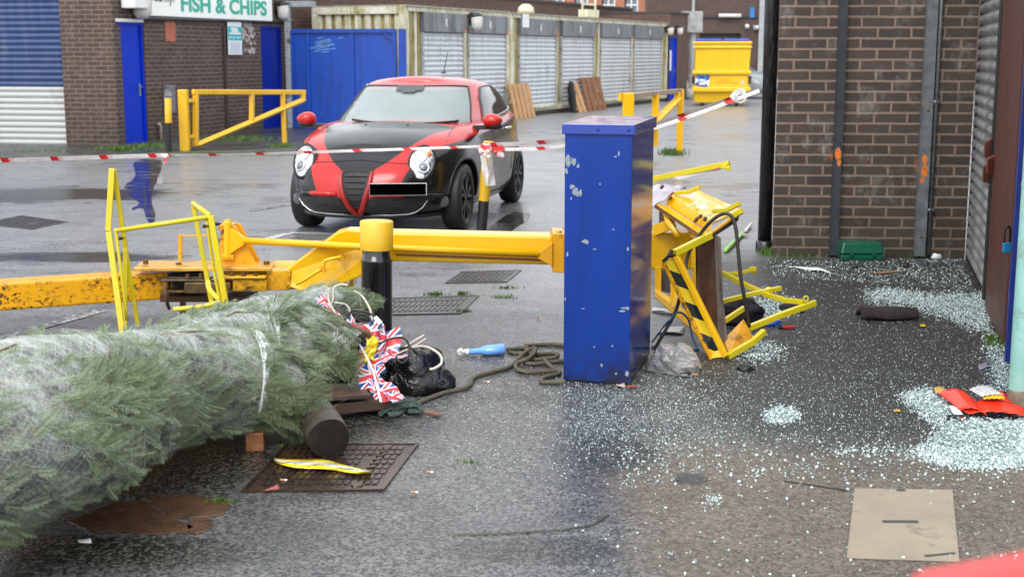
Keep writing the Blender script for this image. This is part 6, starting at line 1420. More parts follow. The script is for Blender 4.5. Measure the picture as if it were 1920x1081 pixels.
def fir(label, pts, rad, nsp, seed, nl=.020, wid=.0013, net=True, lump=None, loose=(), netden=1.0, nettop=1.0, a_rng=(0, 1), phr=(-.7, 3.84)):
    b = Bundle(pts, rad, seed=seed); base = Vector((float(b.p[:, 0].mean()), float(b.p[:, 1].mean()), 0)); rng = b.rng
    t = thing('netted_fir_tree', label, 'fir tree', base, 'netted christmas trees lying on the ground')
    na, npn = 40, 30
    A_, PH = np.meshgrid(np.linspace(0, 1, na), np.linspace(0, 2 * np.pi, npn, endpoint=False), indexing='ij')
    p, n, tt_ = b.surf(A_, PH, np.full(A_.shape, .86)); V = p.reshape(-1, 3)
    F = np.array([(i * npn + j, i * npn + (j + 1) % npn, (i + 1) * npn + (j + 1) % npn, (i + 1) * npn + j) for i in range(na - 1) for j in range(npn)])
    c0 = len(V); V = np.vstack([V, p[0].mean(0), p[-1].mean(0)]); caps = np.array([(c0, (j + 1) % npn, j, j) for j in range(npn)]); capE = np.array([(c0 + 1, (na - 1) * npn + j, (na - 1) * npn + (j + 1) % npn, (na - 1) * npn + (j + 1) % npn) for j in range(npn)])
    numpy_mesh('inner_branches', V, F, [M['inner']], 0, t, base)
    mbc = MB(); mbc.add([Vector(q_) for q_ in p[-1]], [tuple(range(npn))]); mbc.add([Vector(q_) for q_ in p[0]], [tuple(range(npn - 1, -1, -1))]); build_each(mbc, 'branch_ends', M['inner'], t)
    # sprigs over the surface, swept towards the tip
    a = rng.uniform(a_rng[0], a_rng[1] * .97, nsp); ph = rng.uniform(phr[0], phr[1], nsp)
    k = rng.uniform(.85, .995, nsp); P0, N, T = b.surf(a, ph, k); Sd = np.cross(T, N)
    sw = rng.normal(0, .30, nsp) + .35 * np.sin(a * 17 + 3 * np.sin(ph * 2 + a * 9)); lift = rng.normal(.0, .07, nsp)
    D = T + Sd * sw[:, None] + N * lift[:, None]; D /= np.linalg.norm(D, axis=1, keepdims=True)
    L = rng.uniform(.07, .13, nsp)
    # loose sprigs that stick out of the net: (a, phi, count, spread, lift, length)
    for (la, lp, cnt, spa, li, ll) in loose:
        a2 = np.clip(rng.normal(la, spa, cnt), 0, .995); p2 = rng.normal(lp, spa * 4, cnt); q0, n2, t2 = b.surf(a2, p2, np.full(cnt, .97)); s2 = np.cross(t2, n2)
        d2 = t2 * rng.uniform(.5, 1, (cnt, 1)) + s2 * rng.normal(0, .45, (cnt, 1)) + n2 * (li * rng.uniform(.4, 1.2, (cnt, 1))); d2 /= np.linalg.norm(d2, axis=1, keepdims=True)
        P0 = np.vstack([P0, q0]); D = np.vstack([D, d2]); N = np.vstack([N, n2]); L = np.concatenate([L, np.full(cnt, ll) * rng.uniform(.7, 1.2, cnt)])
    N = N + rng.normal(0, .25, N.shape); N -= D * (N * D).sum(1, keepdims=True); N /= np.linalg.norm(N, axis=1, keepdims=True)
    nv, nf, tv, tf, tone = sprigs(P0, D, N, L, rng, 19, nl, wid)
    nv[:, 2] = np.maximum(nv[:, 2], .004); tv[:, 2] = np.maximum(tv[:, 2], .004)
    V = np.vstack([nv, tv]); F = np.vstack([nf, tf + len(nv)]); mi = np.concatenate([np.zeros(len(nf)), np.ones(len(tf))])
    fo = numpy_mesh('foliage', V, F, [M['needle'], M['twig']], mi, t, base)
    at = fo.data.attributes.new('tone', 'FLOAT', 'POINT'); at.data.foreach_set('value', np.concatenate([tone, np.zeros(len(tv))]).astype(np.float32))
    # thicker bare branches under the net
    mb = MB()
    for i in range(int(12 * nsp / 2000)):
        a0 = rng.uniform(.05, .8); f0 = rng.uniform(.2, 2.9); q_ = []
        for s_ in range(5):
            pp_, _, _ = b.surf(np.array([min(1, a0 + .035 * s_)]), np.array([f0 + .07 * s_ * rng.uniform(-1, 1)]), np.array([.97 + .02 * math.sin(s_)])); q_.append(Vector(pp_[0]))
        mb.tube(q_, [.006, .006, .005, .004, .003], 5)
    mb.build('branch', M['twig'], t)
    if net:
        Vn, Fn = [], []; nst = 130; o = 0
        for fam in (1, -1):
            nth = int(46 * netden)
            for i in range(nth):
                ph = 2 * np.pi * i / nth + fam * np.linspace(0, 3.1, nst) * b.L / 1.6 + .04 * np.sin(np.linspace(0, 30, nst) + i * .13) + rng.normal(0, .02) + .05 * np.sin(np.linspace(0, 9, nst) + i * .05); a = np.linspace(.0, 1, nst)
                kk = 1.0 + .012 * np.sin(a * 60 + i * 1.7) + .008 * np.sin(a * 140 + i)
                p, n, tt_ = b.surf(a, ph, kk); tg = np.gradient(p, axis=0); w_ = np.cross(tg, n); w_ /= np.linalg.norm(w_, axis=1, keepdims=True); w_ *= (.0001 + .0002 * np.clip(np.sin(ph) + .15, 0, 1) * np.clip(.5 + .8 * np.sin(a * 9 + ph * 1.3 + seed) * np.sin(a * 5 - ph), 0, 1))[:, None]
                Vn.append(np.stack([p - w_, p + w_], 1).reshape(-1, 3)); j = np.arange(nst - 1)
                # net only where the picture shows it: thins out downwards
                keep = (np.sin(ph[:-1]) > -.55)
                Fn.append((o + np.stack([2 * j, 2 * j + 1, 2 * j + 3, 2 * j + 2], 1))[keep]); o += 2 * nst
        # gathered bands where the net bunches up
        for (a0, da, cnt) in BANDS.get(seed, ()):
            for i in range(cnt):
                fs = np.linspace(-.3, 3.1, 60); aa = np.clip(a0 + da * np.sin(fs * .9) + rng.normal(0, .009) + .006 * np.sin(fs * 6 + i), 0, 1)
                p, n, _ = b.surf(aa, fs, np.full(60, 1.02 + rng.uniform(0, .03))); tg = np.gradient(p, axis=0); w_ = np.cross(tg, n); w_ /= np.linalg.norm(w_, axis=1, keepdims=True); w_ *= .0006
                Vn.append(np.stack([p - w_, p + w_], 1).reshape(-1, 3)); j = np.arange(59); Fn.append(o + np.stack([2 * j, 2 * j + 1, 2 * j + 3, 2 * j + 2], 1)); o += 120
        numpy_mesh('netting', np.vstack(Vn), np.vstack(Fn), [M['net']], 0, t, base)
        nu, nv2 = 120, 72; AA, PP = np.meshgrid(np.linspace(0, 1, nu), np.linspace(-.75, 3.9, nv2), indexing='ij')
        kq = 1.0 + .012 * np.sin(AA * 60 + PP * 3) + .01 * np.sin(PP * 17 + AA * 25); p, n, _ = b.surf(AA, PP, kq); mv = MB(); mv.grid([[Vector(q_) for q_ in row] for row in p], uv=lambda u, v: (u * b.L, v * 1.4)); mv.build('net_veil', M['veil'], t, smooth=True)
    return t, b
BANDS = {11: ((.95, -.01, 36), (.60, .03, 10)), 12: ((.97, 0, 12), (.75, .03, 16)), 13: ((.95, 0, 10),)}
def V3(px, py, z): return G(px, py, z)
t1p = [Vector((-2.75, 2.75, .40)), Vector((-2.3, 3.55, .40)), V3(0, 838, .38), V3(225, 752, .31), V3(430, 720, .255), V3(566, 735, .20)]
fir('large netted fir tree in front, nearest the viewer', t1p, [(0, .34), (.5, .345), (.68, .30), (.84, .275), (.94, .24), (1, .14)], 3000, 11, netden=1.15,
    loose=[(.56, .7, 70, .04, .32, .17), (.60, .45, 90, .05, .3, .16), (.57, .3, 60, .05, .3, .15), (.985, .2, 60, .02, .25, .15), (.985, 1.2, 40, .02, .25, .13), (.97, -.3, 40, .03, .3, .16), (.7, 2.0, 25, .06, .5, .09)], phr=(-.9, 3.4))
t2p = [V3(0, 800, .22), V3(225, 722, .23), V3(400, 668, .25), V3(520, 640, .27), V3(665, 672, .20)]
fir('middle netted fir tree with a torn hole in its net, behind the front tree', t2p, [(0, .18), (.5, .215), (.75, .24), (.9, .2), (1, .14)], 1600, 12, netden=1.0,
    loose=[(.985, .1, 50, .02, .2, .12), (.80, .9, 30, .03, .5, .10), (.6, 1.7, 20, .06, .6, .08)], phr=(-.4, 3.2))
t3p = [V3(300, 690, .2), V3(430, 640, .24), V3(590, 585, .28), V3(678, 574, .27)]
fir('smallest netted fir tree at the back, its tip behind the black bollard', [t3p[0], t3p[1], t3p[2], t3p[3]], [(0, .12), (.5, .14), (.85, .145), (1, .10)], 500, 13, netden=.8, loose=[(.98, .4, 30, .02, .3, .08)], phr=(-.3, 3.2))
# one big loose branch reaching to the log
lb = V3(470, 800, .14); rngb = np.random.default_rng(4); P0, D, L = [], [], []
for (px0, py0, px1, py1, z0, z1, cnt) in ((505, 790, 590, 785, .10, .10, 9), (540, 730, 555, 790, .16, .08, 6), (520, 760, 560, 825, .12, .03, 6), (560, 690, 585, 720, .2, .17, 5)):
    a, e = G(px0, py0, z0), G(px1, py1, z1)
    for i in range(cnt):
        f_ = i / cnt; sd = (-1) ** i; dd_ = (e - a).normalized(); perp = Vector((dd_.y, -dd_.x, 0)); p_ = a + (e - a) * f_; P0.append(list(p_)); D.append(list((dd_ + perp * sd * (.8 if i < cnt - 1 else 0)).normalized())); L.append(.11 * (1 - .5 * f_))
P0, D, L = np.array(P0), np.array(D), np.array(L); N = np.tile([0.1, -.35, .93], (len(P0), 1)); N -= D * (N * D).sum(1, keepdims=True); N /= np.linalg.norm(N, axis=1, keepdims=True)
nv, nf, tv, tf, tone = sprigs(P0, D, N, L, rngb, 24, .022, .0013); nv[:, 2] = np.maximum(nv[:, 2], .006)
o = numpy_mesh('fir_branch', np.vstack([nv, tv]), np.vstack([nf, tf + len(nv)]), [needle_mat('fresh green needles', (.05, .11, .035), (.13, .20, .08), (.07, .13, .05)), M['twig']], np.concatenate([np.zeros(len(nf)), np.ones(len(tf))]), None, lb)
tag(o, 'loose flat green fir branch poking out beside the sawn log', 'fir branch')

# ------------------------------------------------------------------ sawn log, pallet timbers
l0, l1 = V3(617, 822, .088), V3(607, 778, .092); dl = (l1 - l0).normalized(); l1 = l0 + Vector((-.10, .33, .008))
bark = NT('wet mossy bark'); o_ = bark.obj(); n_ = bark.noise(o_, 16, 7, .65)
c_ = bark.mix(bark.ramp(n_, .3, .7), (.022, .018, .015), (.095, .07, .05)); c_ = bark.mix(bark.ramp(bark.noise(o_, 6, 4), .5, .65), c_, (.05, .065, .04)); M['bark'] = bark.set(col=c_, rough=.55, normal=bark.bump(n_, .6, .01))
cut_ = NT('dark sawn end'); o_ = cut_.obj(); d_ = cut_.n('VectorMath', operation='LENGTH'); cut_.put(d_.inputs[0], o_); rg = cut_.n('TexWave', wave_type='RINGS', rings_direction='SPHERICAL'); cut_.put(rg.inputs['Vector'], o_); rg.inputs['Scale'].default_value = 26; rg.inputs['Distortion'].default_value = 1.5
c_ = cut_.mix(cut_.ramp(rg.outputs['Fac'], .3, .7), (.007, .006, .005), (.015, .012, .010)); c_ = cut_.mix(cut_.ramp(cut_.noise(o_, 14, 5), .5, .7), c_, (.022, .018, .014)); M['cutend'] = cut_.set(col=c_, rough=.6, spec=.2)
t = thing('sawn_log', 'short thick log with a dark sawn end facing the viewer', 'log', Vector((l0.x, l0.y, 0)))
rl = .086; ax = (l1 - l0).normalized(); x_, y_, z_ = frame_from(ax); rows = []; rr = random.Random(3); wob = [1 + .025 * math.sin(q * .59 + 1) + .012 * math.sin(q * 1.37) for q in range(32)]
for f_ in (0, .02, .3, .6, 1):
    c_ = l0 + (l1 - l0) * f_; k_ = rl * (.985 if f_ == 0 else 1) * (1 + .05 * math.sin(f_ * 5)); rows.append([c_ + (x_ * math.cos(2 * math.pi * q / 32) + y_ * math.sin(2 * math.pi * q / 32)) * k_ * wob[q % 32] for q in range(33)])
mb = MB(); mb.grid(rows); mb.build('bark', M['bark'], t, smooth=True)
ring = [p for p in rows[0][:-1]]; mb = MB(); mb.add(ring, [tuple(range(32))]); o = mb.build('cut_end', M['cutend'], t); 
mb = MB(); mb.add([p for p in rows[-1][:-1]], [tuple(range(31, -1, -1))]); mb.build('cut_end', M['cutend'], t)
mb = MB()
for (a, e, w_, h_) in ((G(560, 770, .05), G(740, 752, .05), .08, .05), (G(600, 762, .02), G(735, 762, .02), .09, .03), (G(575, 745, .11), G(690, 738, .10), .10, .022)): mb.beam(a, e, w_, h_)
t = thing('broken_pallet', 'dark wet pallet timbers under the ends of the fir trees', 'pallet', G(640, 765)); mb.build('plank', mk('dark wet timber', (.07, .032, .018), .45, var=.5, scale=14, dirt=.4, bump=.3), t, bevel=.004)
mb = MB(); bk0 = G(476, 846); mb.box(bk0 + Vector((0, .05, .042)), (.075, .12, .08), rz=.1); mb.box(bk0 + Vector((-.003, -.008, .01)), (.012, .012, .02)); mb.build('block', mk('orange brown timber', (.22, .085, .03), .55, var=.35, scale=20, bump=.3), t, bevel=.004)

# ------------------------------------------------------------------ bunting
def jack_mat():
    t = NT('union flag cloth'); u = t.uv(); x, y, z = t.xyz(u); sub = lambda a, b: t.math('SUBTRACT', a, b); ab = lambda a: t.math('ABSOLUTE', a); lt = lambda a, b: t.math('LESS_THAN', a, b); mx = lambda a, b: t.math('MAXIMUM', a, b)
    fx = t.math('FRACT', x); fy = t.math('FRACT', y); cx, cy = ab(sub(fx, .5)), ab(sub(fy, .5)); d1 = ab(sub(fx, fy)); d2 = ab(sub(t.math('ADD', fx, fy), 1.0))
    white = mx(mx(lt(d1, .13), lt(d2, .13)), mx(lt(cx, .15), lt(cy, .17))); red = mx(mx(lt(d1, .05), lt(d2, .05)), 0.0); redc = mx(lt(cx, .085), lt(cy, .10)); wc = mx(lt(cx, .15), lt(cy, .17))
    c = t.mix(white, (.008, .05, .24), (.62, .62, .66)); c = t.mix(t.math('MULTIPLY', red, sub(1.0, wc)), c, (.52, .015, .03)); c = t.mix(redc, c, (.52, .015, .03))
    return t.set(col=c, rough=.32, coat=.2)
M['jack'] = jack_mat()
bt_ = thing('union_flag_bunting', 'tangled red white and blue union flag bunting draped over the tree ends', 'bunting', G(690, 700))
def flag(c4, seed, fold=.02, n=9, amp=1, tri=False, uvs=(1, 1)):
    """c4: four (px,py,Y,z or None) corner points TL TR BR BL"""
    rr = random.Random(seed); q_ = [P(c[0], c[1], c[2]) for c in c4]; rows = []; f1, f2, p1 = rr.uniform(5, 10), rr.uniform(3, 7), rr.uniform(0, 6)
    for i in range(n):
        u = i / (n - 1); row = []
        for j in range(n):
            v = j / (n - 1); p = q_[0] * (1 - u) * (1 - v) + q_[1] * u * (1 - v) + q_[2] * u * v + q_[3] * (1 - u) * v
            d = 1.6 * fold * (math.sin(u * f1 + p1 + v * 2) + .6 * math.sin(v * f2 + p1 * 2 + u * 3)) * amp; row.append(p + Vector((d * .5, -abs(d) * .8, d * .5 + .004)))
            row[-1].z = max(row[-1].z, .006)
        rows.append(row)
    mb = MB(); mb.grid(rows, uv=lambda u, v: (u * uvs[0], v * uvs[1])); return mb.build('flag', M['jack'], bt_, smooth=True)
flag([(594, 556, 6.75), (612, 553, 6.75), (622, 575, 6.7), (604, 580, 6.7)], 1, .008)
flag([(604, 572, 6.7), (620, 570, 6.7), (650, 602, 6.6), (632, 606, 6.6)], 2, .01)
flag([(640, 600, 6.6), (658, 598, 6.6), (690, 650, 6.45), (668, 652, 6.45)], 3, .012, uvs=(1, 1.6))
flag([(652, 610, 6.56), (704, 606, 6.56), (722, 655, 6.48), (676, 662, 6.44)], 4, .02)
flag([(698, 606, 6.6), (746, 614, 6.62), (748, 672, 6.5), (704, 668, 6.45)], 5, .02)
flag([(672, 640, 6.42), (712, 655, 6.36), (718, 702, 6.26), (674, 704, 6.26)], 6, .016, uvs=(1, 1.3))
flag([(672, 686, 6.26), (718, 690, 6.23), (734, 730, 6.12), (684, 728, 6.14)], 7, .014)
flag([(684, 714, 6.14), (732, 716, 6.13), (752, 752, 6.02), (698, 750, 6.04)], 8, .012)
flag([(714, 738, 6.06), (740, 732, 6.06), (762, 748, 5.99), (736, 756, 5.97)], 9, .008)
flag([(704, 665, 6.38), (745, 660, 6.40), (768, 668, 6.35), (720, 678, 6.32)], 10, .012)
flag([(546, 776, 5.72), (585, 766, 5.8), (620, 764, 5.85), (618, 776, 5.8)], 11, .008, uvs=(1.6, 1))
mb = MB(); 
def rb(mb, pts, w_=.010): ribbon(mb, [P(*p) for p in pts], w_, lambda s: .8 + s)
rb(mb, [(598, 560, 6.72), (620, 583, 6.62), (642, 606, 6.52), (668, 636, 6.4), (684, 662, 6.3), (699, 694, 6.2), (706, 720, 6.1), (714, 752, 6.0)]); rb(mb, [(642, 606, 6.52), (690, 607, 6.52), (722, 613, 6.52)], .014); rb(mb, [(618, 772, 5.8), (640, 752, 5.92), (676, 742, 6.0), (706, 728, 6.08)], .012); rb(mb, [(700, 690, 6.2), (716, 720, 6.1), (722, 716, 6.1)], .01)
mb.build('white_cord', M['white'], bt_)
def wire(pts, r, k=6): return [Vector(q_) for q_ in catmull([P(*p) for p in pts], k)]
t = thing('white_cable', 'cream and white cable loops sticking up behind the bunting', 'cable', P(640, 600, 6.7)); mb = MB()
mb.tube(wire([(614, 584, 6.7), (624, 562, 6.72), (626, 540, 6.74), (640, 533, 6.76), (652, 535, 6.75)], 0), .006, 6); mb.tube(wire([(627, 567, 6.7), (650, 572, 6.72), (658, 590, 6.7), (660, 606, 6.65)], 0), .006, 6); mb.tube(wire([(664, 545, 6.85), (680, 556, 6.85), (694, 580, 6.8), (698, 605, 6.7)], 0), .006, 6); mb.tube(wire([(618, 540, 6.72), (617, 565, 6.7), (640, 605, 6.55)], 0), .006, 6)
mb.tube(wire([(742, 664, 6.55), (760, 650, 6.55), (775, 640, 6.6), (795, 628, 6.62)], 0), .006, 6); mb.tube(wire([(768, 670, 6.5), (776, 652, 6.45), (800, 650, 6.38), (824, 664, 6.3), (828, 680, 6.25), (815, 690, 6.22), (806, 692, 6.22)], 0), .007, 6); mb.tube(wire([(700, 672, 6.4), (730, 668, 6.42), (770, 652, 6.5), (800, 634, 6.6)], 0), .005, 6); mb.build('loop', mk('cream cable', (.5, .46, .38), .4), t, smooth=True)
t = thing('black_cable', 'thin black cable looping over the union flag bunting', 'cable', P(720, 620, 6.5)); mb = MB()
for p_ in ([(644, 596, 6.6), (660, 596, 6.6), (690, 606, 6.55), (715, 608, 6.55)], [(656, 590, 6.62), (662, 582, 6.62), (690, 586, 6.6), (712, 600, 6.55)], [(664, 606, 6.55), (672, 590, 6.58), (690, 592, 6.56), (698, 606, 6.5)], [(640, 575, 6.66), (646, 573, 6.66), (643, 600, 6.6)], [(655, 612, 6.5), (680, 636, 6.4), (706, 644, 6.36), (734, 634, 6.36), (758, 634, 6.36), (768, 652, 6.34), (764, 672, 6.3), (752, 680, 6.28), (742, 668, 6.3)], [(748, 652, 6.4), (770, 652, 6.42), (782, 660, 6.4)]): mb.tube(wire(p_, 0), .0055, 6)
mb.build('loop', M['rubber'], t, smooth=True); mb = MB(); mb.prism([P(700, 596, 6.52), P(706, 592, 6.52), P(717, 604, 6.5), P(710, 609, 6.5)], (0, .01, 0)); mb.build('cable_tag', M['paper'], t)
mb = MB(); ps = []
for i in range(9):
    ps.append([P(686 + 22 * j / 6 - 5 * i / 8 + 3 * math.sin(i * .8), 632 + 44 * i / 8 + 4 * math.sin(j * 1.2), 6.36 - .06 * i / 8 + .02 * math.sin(i * 2 + j * 1.5)) for j in range(7)])
mb.grid(ps); tag(mb.build('yellow_wrapper', mk('yellow plastic film', (.80, .62, .01), .25), smooth=True, solid=.002), 'crumpled yellow plastic wrapper among the union flag bunting', 'wrapper')
# black bin bag
def crumple(name, label, cat, c, r, m, seed, amp=.3, n=36, mm=22, fine=.12, flat=0):
    mb = MB(); rows = []
    for i in range(mm + 1):
        a = math.pi * i / mm; row = []
        for j in range(n + 1):
            b = 2 * math.pi * (j % n) / n; d = Vector((math.sin(a) * math.cos(b), math.sin(a) * math.sin(b), math.cos(a)))
            k = 1 + amp * mnoise.noise(d * 1.6 + Vector((seed, 0, 0))) + fine * (1 - 2 * abs(mnoise.noise(d * 4.5 + Vector((0, seed, 0))))) + fine * .5 * abs(mnoise.noise(d * 9 + Vector((seed, seed, 0))))
            row.append(c + Vector((d.x * r[0] * k, d.y * r[1] * k, max(-c.z + .004, d.z * r[2] * k))))
        rows.append(row)
    mb.grid(rows); o = mb.build(name, m, smooth=True, loc=(c.x, c.y, 0)); return tag(o, label, cat)
bagm = NT('wet black polythene'); o_ = bagm.obj(); M['bag'] = bagm.set(col=(.006, .006, .007), rough=.16, spec=.6, normal=bagm.bump(bagm.math('ADD', bagm.math('ABSOLUTE', bagm.math('SUBTRACT', bagm.noise(o_, 13, 4, .55), .5)), bagm.math('MULTIPLY', bagm.vor(o_, 110), .02)), .55, .05))
crumple('bin_bag', 'shiny black bin bag slumped beside the bunting', 'bin bag', G(770, 708, .06) + Vector((0, .02, 0)), (.18, .16, .15), M['bag'], 2.3, .3, fine=.13)

# ------------------------------------------------------------------ litter and small things
film = NT('yellow and clear film'); o_ = film.uv(); x_ = film.xyz(o_)
M['filmy'] = film.set(col=film.mix(film.ramp(film.math('ADD', film.math('ABSOLUTE', film.math('SUBTRACT', x_[1], .42)), film.math('MULTIPLY', film.noise(o_, 5, 3), .22)), .24, .27), (.50, .52, .56), (.82, .62, .01)), rough=.18, coat=.5)
mb = MB(); rows = []
for i in range(15):
    u = i / 14; px = 513 + 180 * u; py = 862 + 20 * u + 2.5 * math.sin(u * 9); w_ = 13 * (.25 + .9 * math.sin(math.pi * min(1, u * .9 + .1))) ** .8
    rows.append([G(px + 4 * v, py + w_ * (v - .5) * 1.25, .012 + .022 * abs(math.sin(u * 10 + v * 3)) * (1 - abs(v - .5))) for v in [j / 6 for j in range(7)]])
mb.grid(rows, uv=lambda u, v: (u, v)); tag(mb.build('film_wrapper', M['filmy'], smooth=True, solid=.0015), 'flattened yellow and clear plastic wrapper on the rusty iron cover', 'wrapper')
# rope
ropem = NT('grey green rope'); o_ = ropem.obj(); wv = ropem.n('TexWave', bands_direction='DIAGONAL'); ropem.put(wv.inputs['Vector'], o_); wv.inputs['Scale'].default_value = 38; wv.inputs['Distortion'].default_value = 2
c_ = ropem.mix(ropem.ramp(wv.outputs['Fac'], .2, .8), (.04, .038, .026), (.17, .15, .105)); c_ = ropem.mix(ropem.ramp(ropem.noise(o_, 40, 3), .6, .7), c_, (.18, .075, .035)); M['rope'] = ropem.set(col=c_, rough=.75, normal=ropem.bump(wv.outputs['Fac'], .6, .006))
rp = thing('rope', 'grey green rope trailing from the frayed knot to a coil by the blue cabinet', 'rope', G(900, 700))
gr_ = lambda pts, z=.012: [G(p[0], p[1], (p[2] if len(p) > 2 else z)) for p in pts]
mb = MB(); mb.tube(catmull(gr_([(770, 762), (800, 748), (835, 735), (860, 730), (880, 722), (884, 712), (895, 704), (925, 696), (955, 687), (968, 676), (980, 664, .03), (1000, 652, .03), (1003, 660, .04), (990, 672, .035), (970, 680), (968, 690), (985, 697), (1020, 696), (1050, 694)]), 6), .0115, 8)
mb.tube(catmull(gr_([(950, 655), (985, 652), (1000, 660, .025), (980, 663), (955, 660)]), 5), .0115, 8)
mb.tube(catmull(gr_([(985, 648, .02), (1010, 646), (1035, 645), (1060, 647)]), 5), .0115, 8); mb.tube(catmull(gr_([(988, 650, .03), (988, 657, .02), (1000, 664), (1040, 662), (1044, 668, .03), (1025, 672, .02), (985, 676), (1000, 682), (1060, 676)]), 5), .0115, 8)
mb.tube(catmull(gr_([(1020, 672, .03), (1030, 684, .02), (1050, 698), (1030, 704), (1015, 710), (1020, 716), (1060, 716)]), 5), .0115, 8); mb.build('strand', M['rope'], rp, smooth=True)
mb = MB(); rr = random.Random(4)
mb.tube(catmull(gr_([(728, 778), (745, 776), (760, 768), (772, 762, .03), (782, 760)]), 5), .0125, 8)
for i in range(10): mb.tube(catmull(gr_([(705 + rr.uniform(0, 20), 772 + rr.uniform(-5, 8)), (735 + rr.uniform(-8, 8), 765 + rr.uniform(-6, 6), .03), (770 + rr.uniform(-8, 10), 752 + rr.uniform(-8, 10), .035), (785 + rr.uniform(-6, 8), 766 + rr.uniform(-6, 6), .02), (765, 770 + rr.uniform(-4, 4), .02)]), 4), .0045, 5)
mb.build('knot', mk('teal grey rope', (.045, .07, .062), .8, var=.5, scale=40), rp, smooth=True)
mb = MB(); [mb.tube(gr_([(792, 770), (806, 771 + i), (824, 774 + 2 * i)]), .0035, 5) for i in range(3)]; mb.build('frayed_end', mk('faded red fibre', (.25, .09, .06), .8), rp)
# spray bottle lying down
p0, p1 = G(947, 654, .034), G(866, 660, .02); d_ = (p1 - p0).normalized(); t = thing('spray_bottle', 'blue spray bottle lying on its side by the rope', 'spray bottle', G(910, 660)); mb = MB()
Lb = (p1 - p0).length; u_ = Vector((0, 0, 1)); s_ = d_.cross(u_); 
def ell(f_, a, b): return [p0 + d_ * Lb * f_ + s_ * a * math.cos(2 * math.pi * i / 18) + u_ * b * math.sin(2 * math.pi * i / 18) for i in range(19)]
mb.grid([ell(0, .001, .001), ell(0.005, .036, .027), ell(.03, .042, .031), ell(.42, .042, .031), ell(.5, .034, .026), ell(.58, .02, .018), ell(.84, .0165, .0165), ell(.86, .001, .001)]); blq = NT('blue liquid bottle'); M['bottle'] = blq.set(col=(.15, .37, .85), rough=.12, coat=.6); o = mb.build('body', M['bottle'], t, smooth=True)
mb = MB(); q0 = p0 + d_ * Lb * .84; mb.lathe([(.018, 0), (.018, .02), (.012, .024), (.012, .03)], q0, d_, 14); h_ = q0 + d_ * .03; mb.prism([h_ - u_ * .012 - s_ * .01, h_ + d_ * .026 - u_ * .012 - s_ * .01, h_ + d_ * .036 + u_ * .012 - s_ * .01, h_ + d_ * .012 + u_ * .026 - s_ * .01, h_ + u_ * .014 - s_ * .01], s_ * .02)
mb.beam(h_ + d_ * .012, h_ + d_ * .03 - u_ * .0 + s_ * .045, .010, .012); mb.beam(h_ + d_ * .02 + u_ * .014, h_ + d_ * .0 + u_ * .014 - s_ * .05, .014, .012); mb.build('trigger', M['white'], t, bevel=.002)
# clear plastic bag, black strap
cl = NT('clear polythene'); o_ = cl.obj(); M['clear'] = cl.set(col=(.86, .88, .9), rough=.14, alpha=.7, trans=.8, ior=1.25, spec=.6, normal=cl.bump(cl.noise(o_, 22, 6, .65), .7, .02))
crumple('clear_bag', 'crumpled clear plastic bag on the ground right of the blue cabinet', 'plastic bag', G(1266, 682, .03), (.105, .13, .085), M['clear'], 5.1, .55, n=20, mm=11, fine=.3).data.polygons.foreach_set('use_smooth', [False] * 220)
sc_ = G(1281, 700, .011); t = thing('watch_strap', 'black rubber strap loop with orange end beside the clear bag', 'strap', sc_); mb = MB(); mb.tube([sc_ + Vector((.033 * math.cos(a), .028 * math.sin(a), .003)) for a in [q * .35 for q in range(18)]], .0085, 8, closed=True); mb.build('loop', M['rubber'], t, smooth=True); mb = MB(); mb.box(sc_ + Vector((.052, -.002, -.003)), (.045, .012, .006), rz=-.1); mb.build('orange_end', mk('orange yellow plastic', (.6, .3, .03), .4), t, bevel=.002); mb = MB(); mb.box(sc_ + Vector((.002, -.037, .002)), (.03, .004, .010)); mb.build('badge', mk('grey red badge', (.3, .2, .2), .4), t); mb = MB(); mb.box(sc_ + Vector((.02, .03, .012)), (.025, .012, .02)); mb.build('buckle', M['black_mat'], t, bevel=.003)
# papers and packets: (label, name, cat, px quad, colour)
def scrap(name, label, cat, px4, m, lift=.012, seed=1, n=6):
    q_ = [G(*p) for p in px4]; rr = random.Random(seed); a, b = rr.uniform(0, 6), rr.uniform(2, 5); rows = [[(q_[0] * (1 - u) * (1 - v) + q_[1] * u * (1 - v) + q_[2] * u * v + q_[3] * (1 - u) * v) + Vector((0, 0, .006 + lift * (.5 + .5 * math.sin(a + u * b + v * b * 1.3)))) for v in [j / (n - 1) for j in range(n)]] for u in [i / (n - 1) for i in range(n)]]
    mb = MB(); mb.grid(rows); return tag(mb.build(name, m, smooth=True, solid=.001), label, cat)
PW = M['paper']; lil = mk('lilac wrapper', (.3, .27, .34), .4)
scrap('paper_strip', 'long white torn paper strip on the dark tarmac before the brick wall', 'paper', [(1482, 503), (1530, 502), (1562, 514), (1530, 509)], PW, .01, 1)
scrap('clear_film', 'pale torn film behind the chevron panel', 'plastic film', [(1224, 580), (1275, 588), (1270, 592), (1222, 585)], mk('torn pale film', (.5, .5, .52), .3), .015, 2)
scrap('clear_film', 'pale square of film between cabinet and chevron panel', 'plastic film', [(1240, 618), (1285, 612), (1280, 628), (1230, 626)], mk('torn pale film', (.42, .42, .44), .3), .01, 3)
scrap('paper_sheet', 'folded white paper at the right edge of the big glass heap', 'paper', [(1897, 836), (1935, 832), (1940, 846), (1912, 845)], PW, .01, 4)
scrap('paper_sheet', 'second white paper at the right edge, below the folded one', 'paper', [(1910, 848), (1940, 845), (1950, 862), (1925, 857)], PW, .012, 5)
scrap('packet', 'small lilac packet on the scattered glass left of the lamp post', 'packet', [(1832, 688), (1852, 685), (1857, 692), (1836, 695)], lil, .012, 6)
scrap('packet', 'white packet with dark edge left of the lilac packet and lamp post', 'packet', [(1348, 577), (1390, 566), (1392, 572), (1350, 584)], PW, .01, 7)
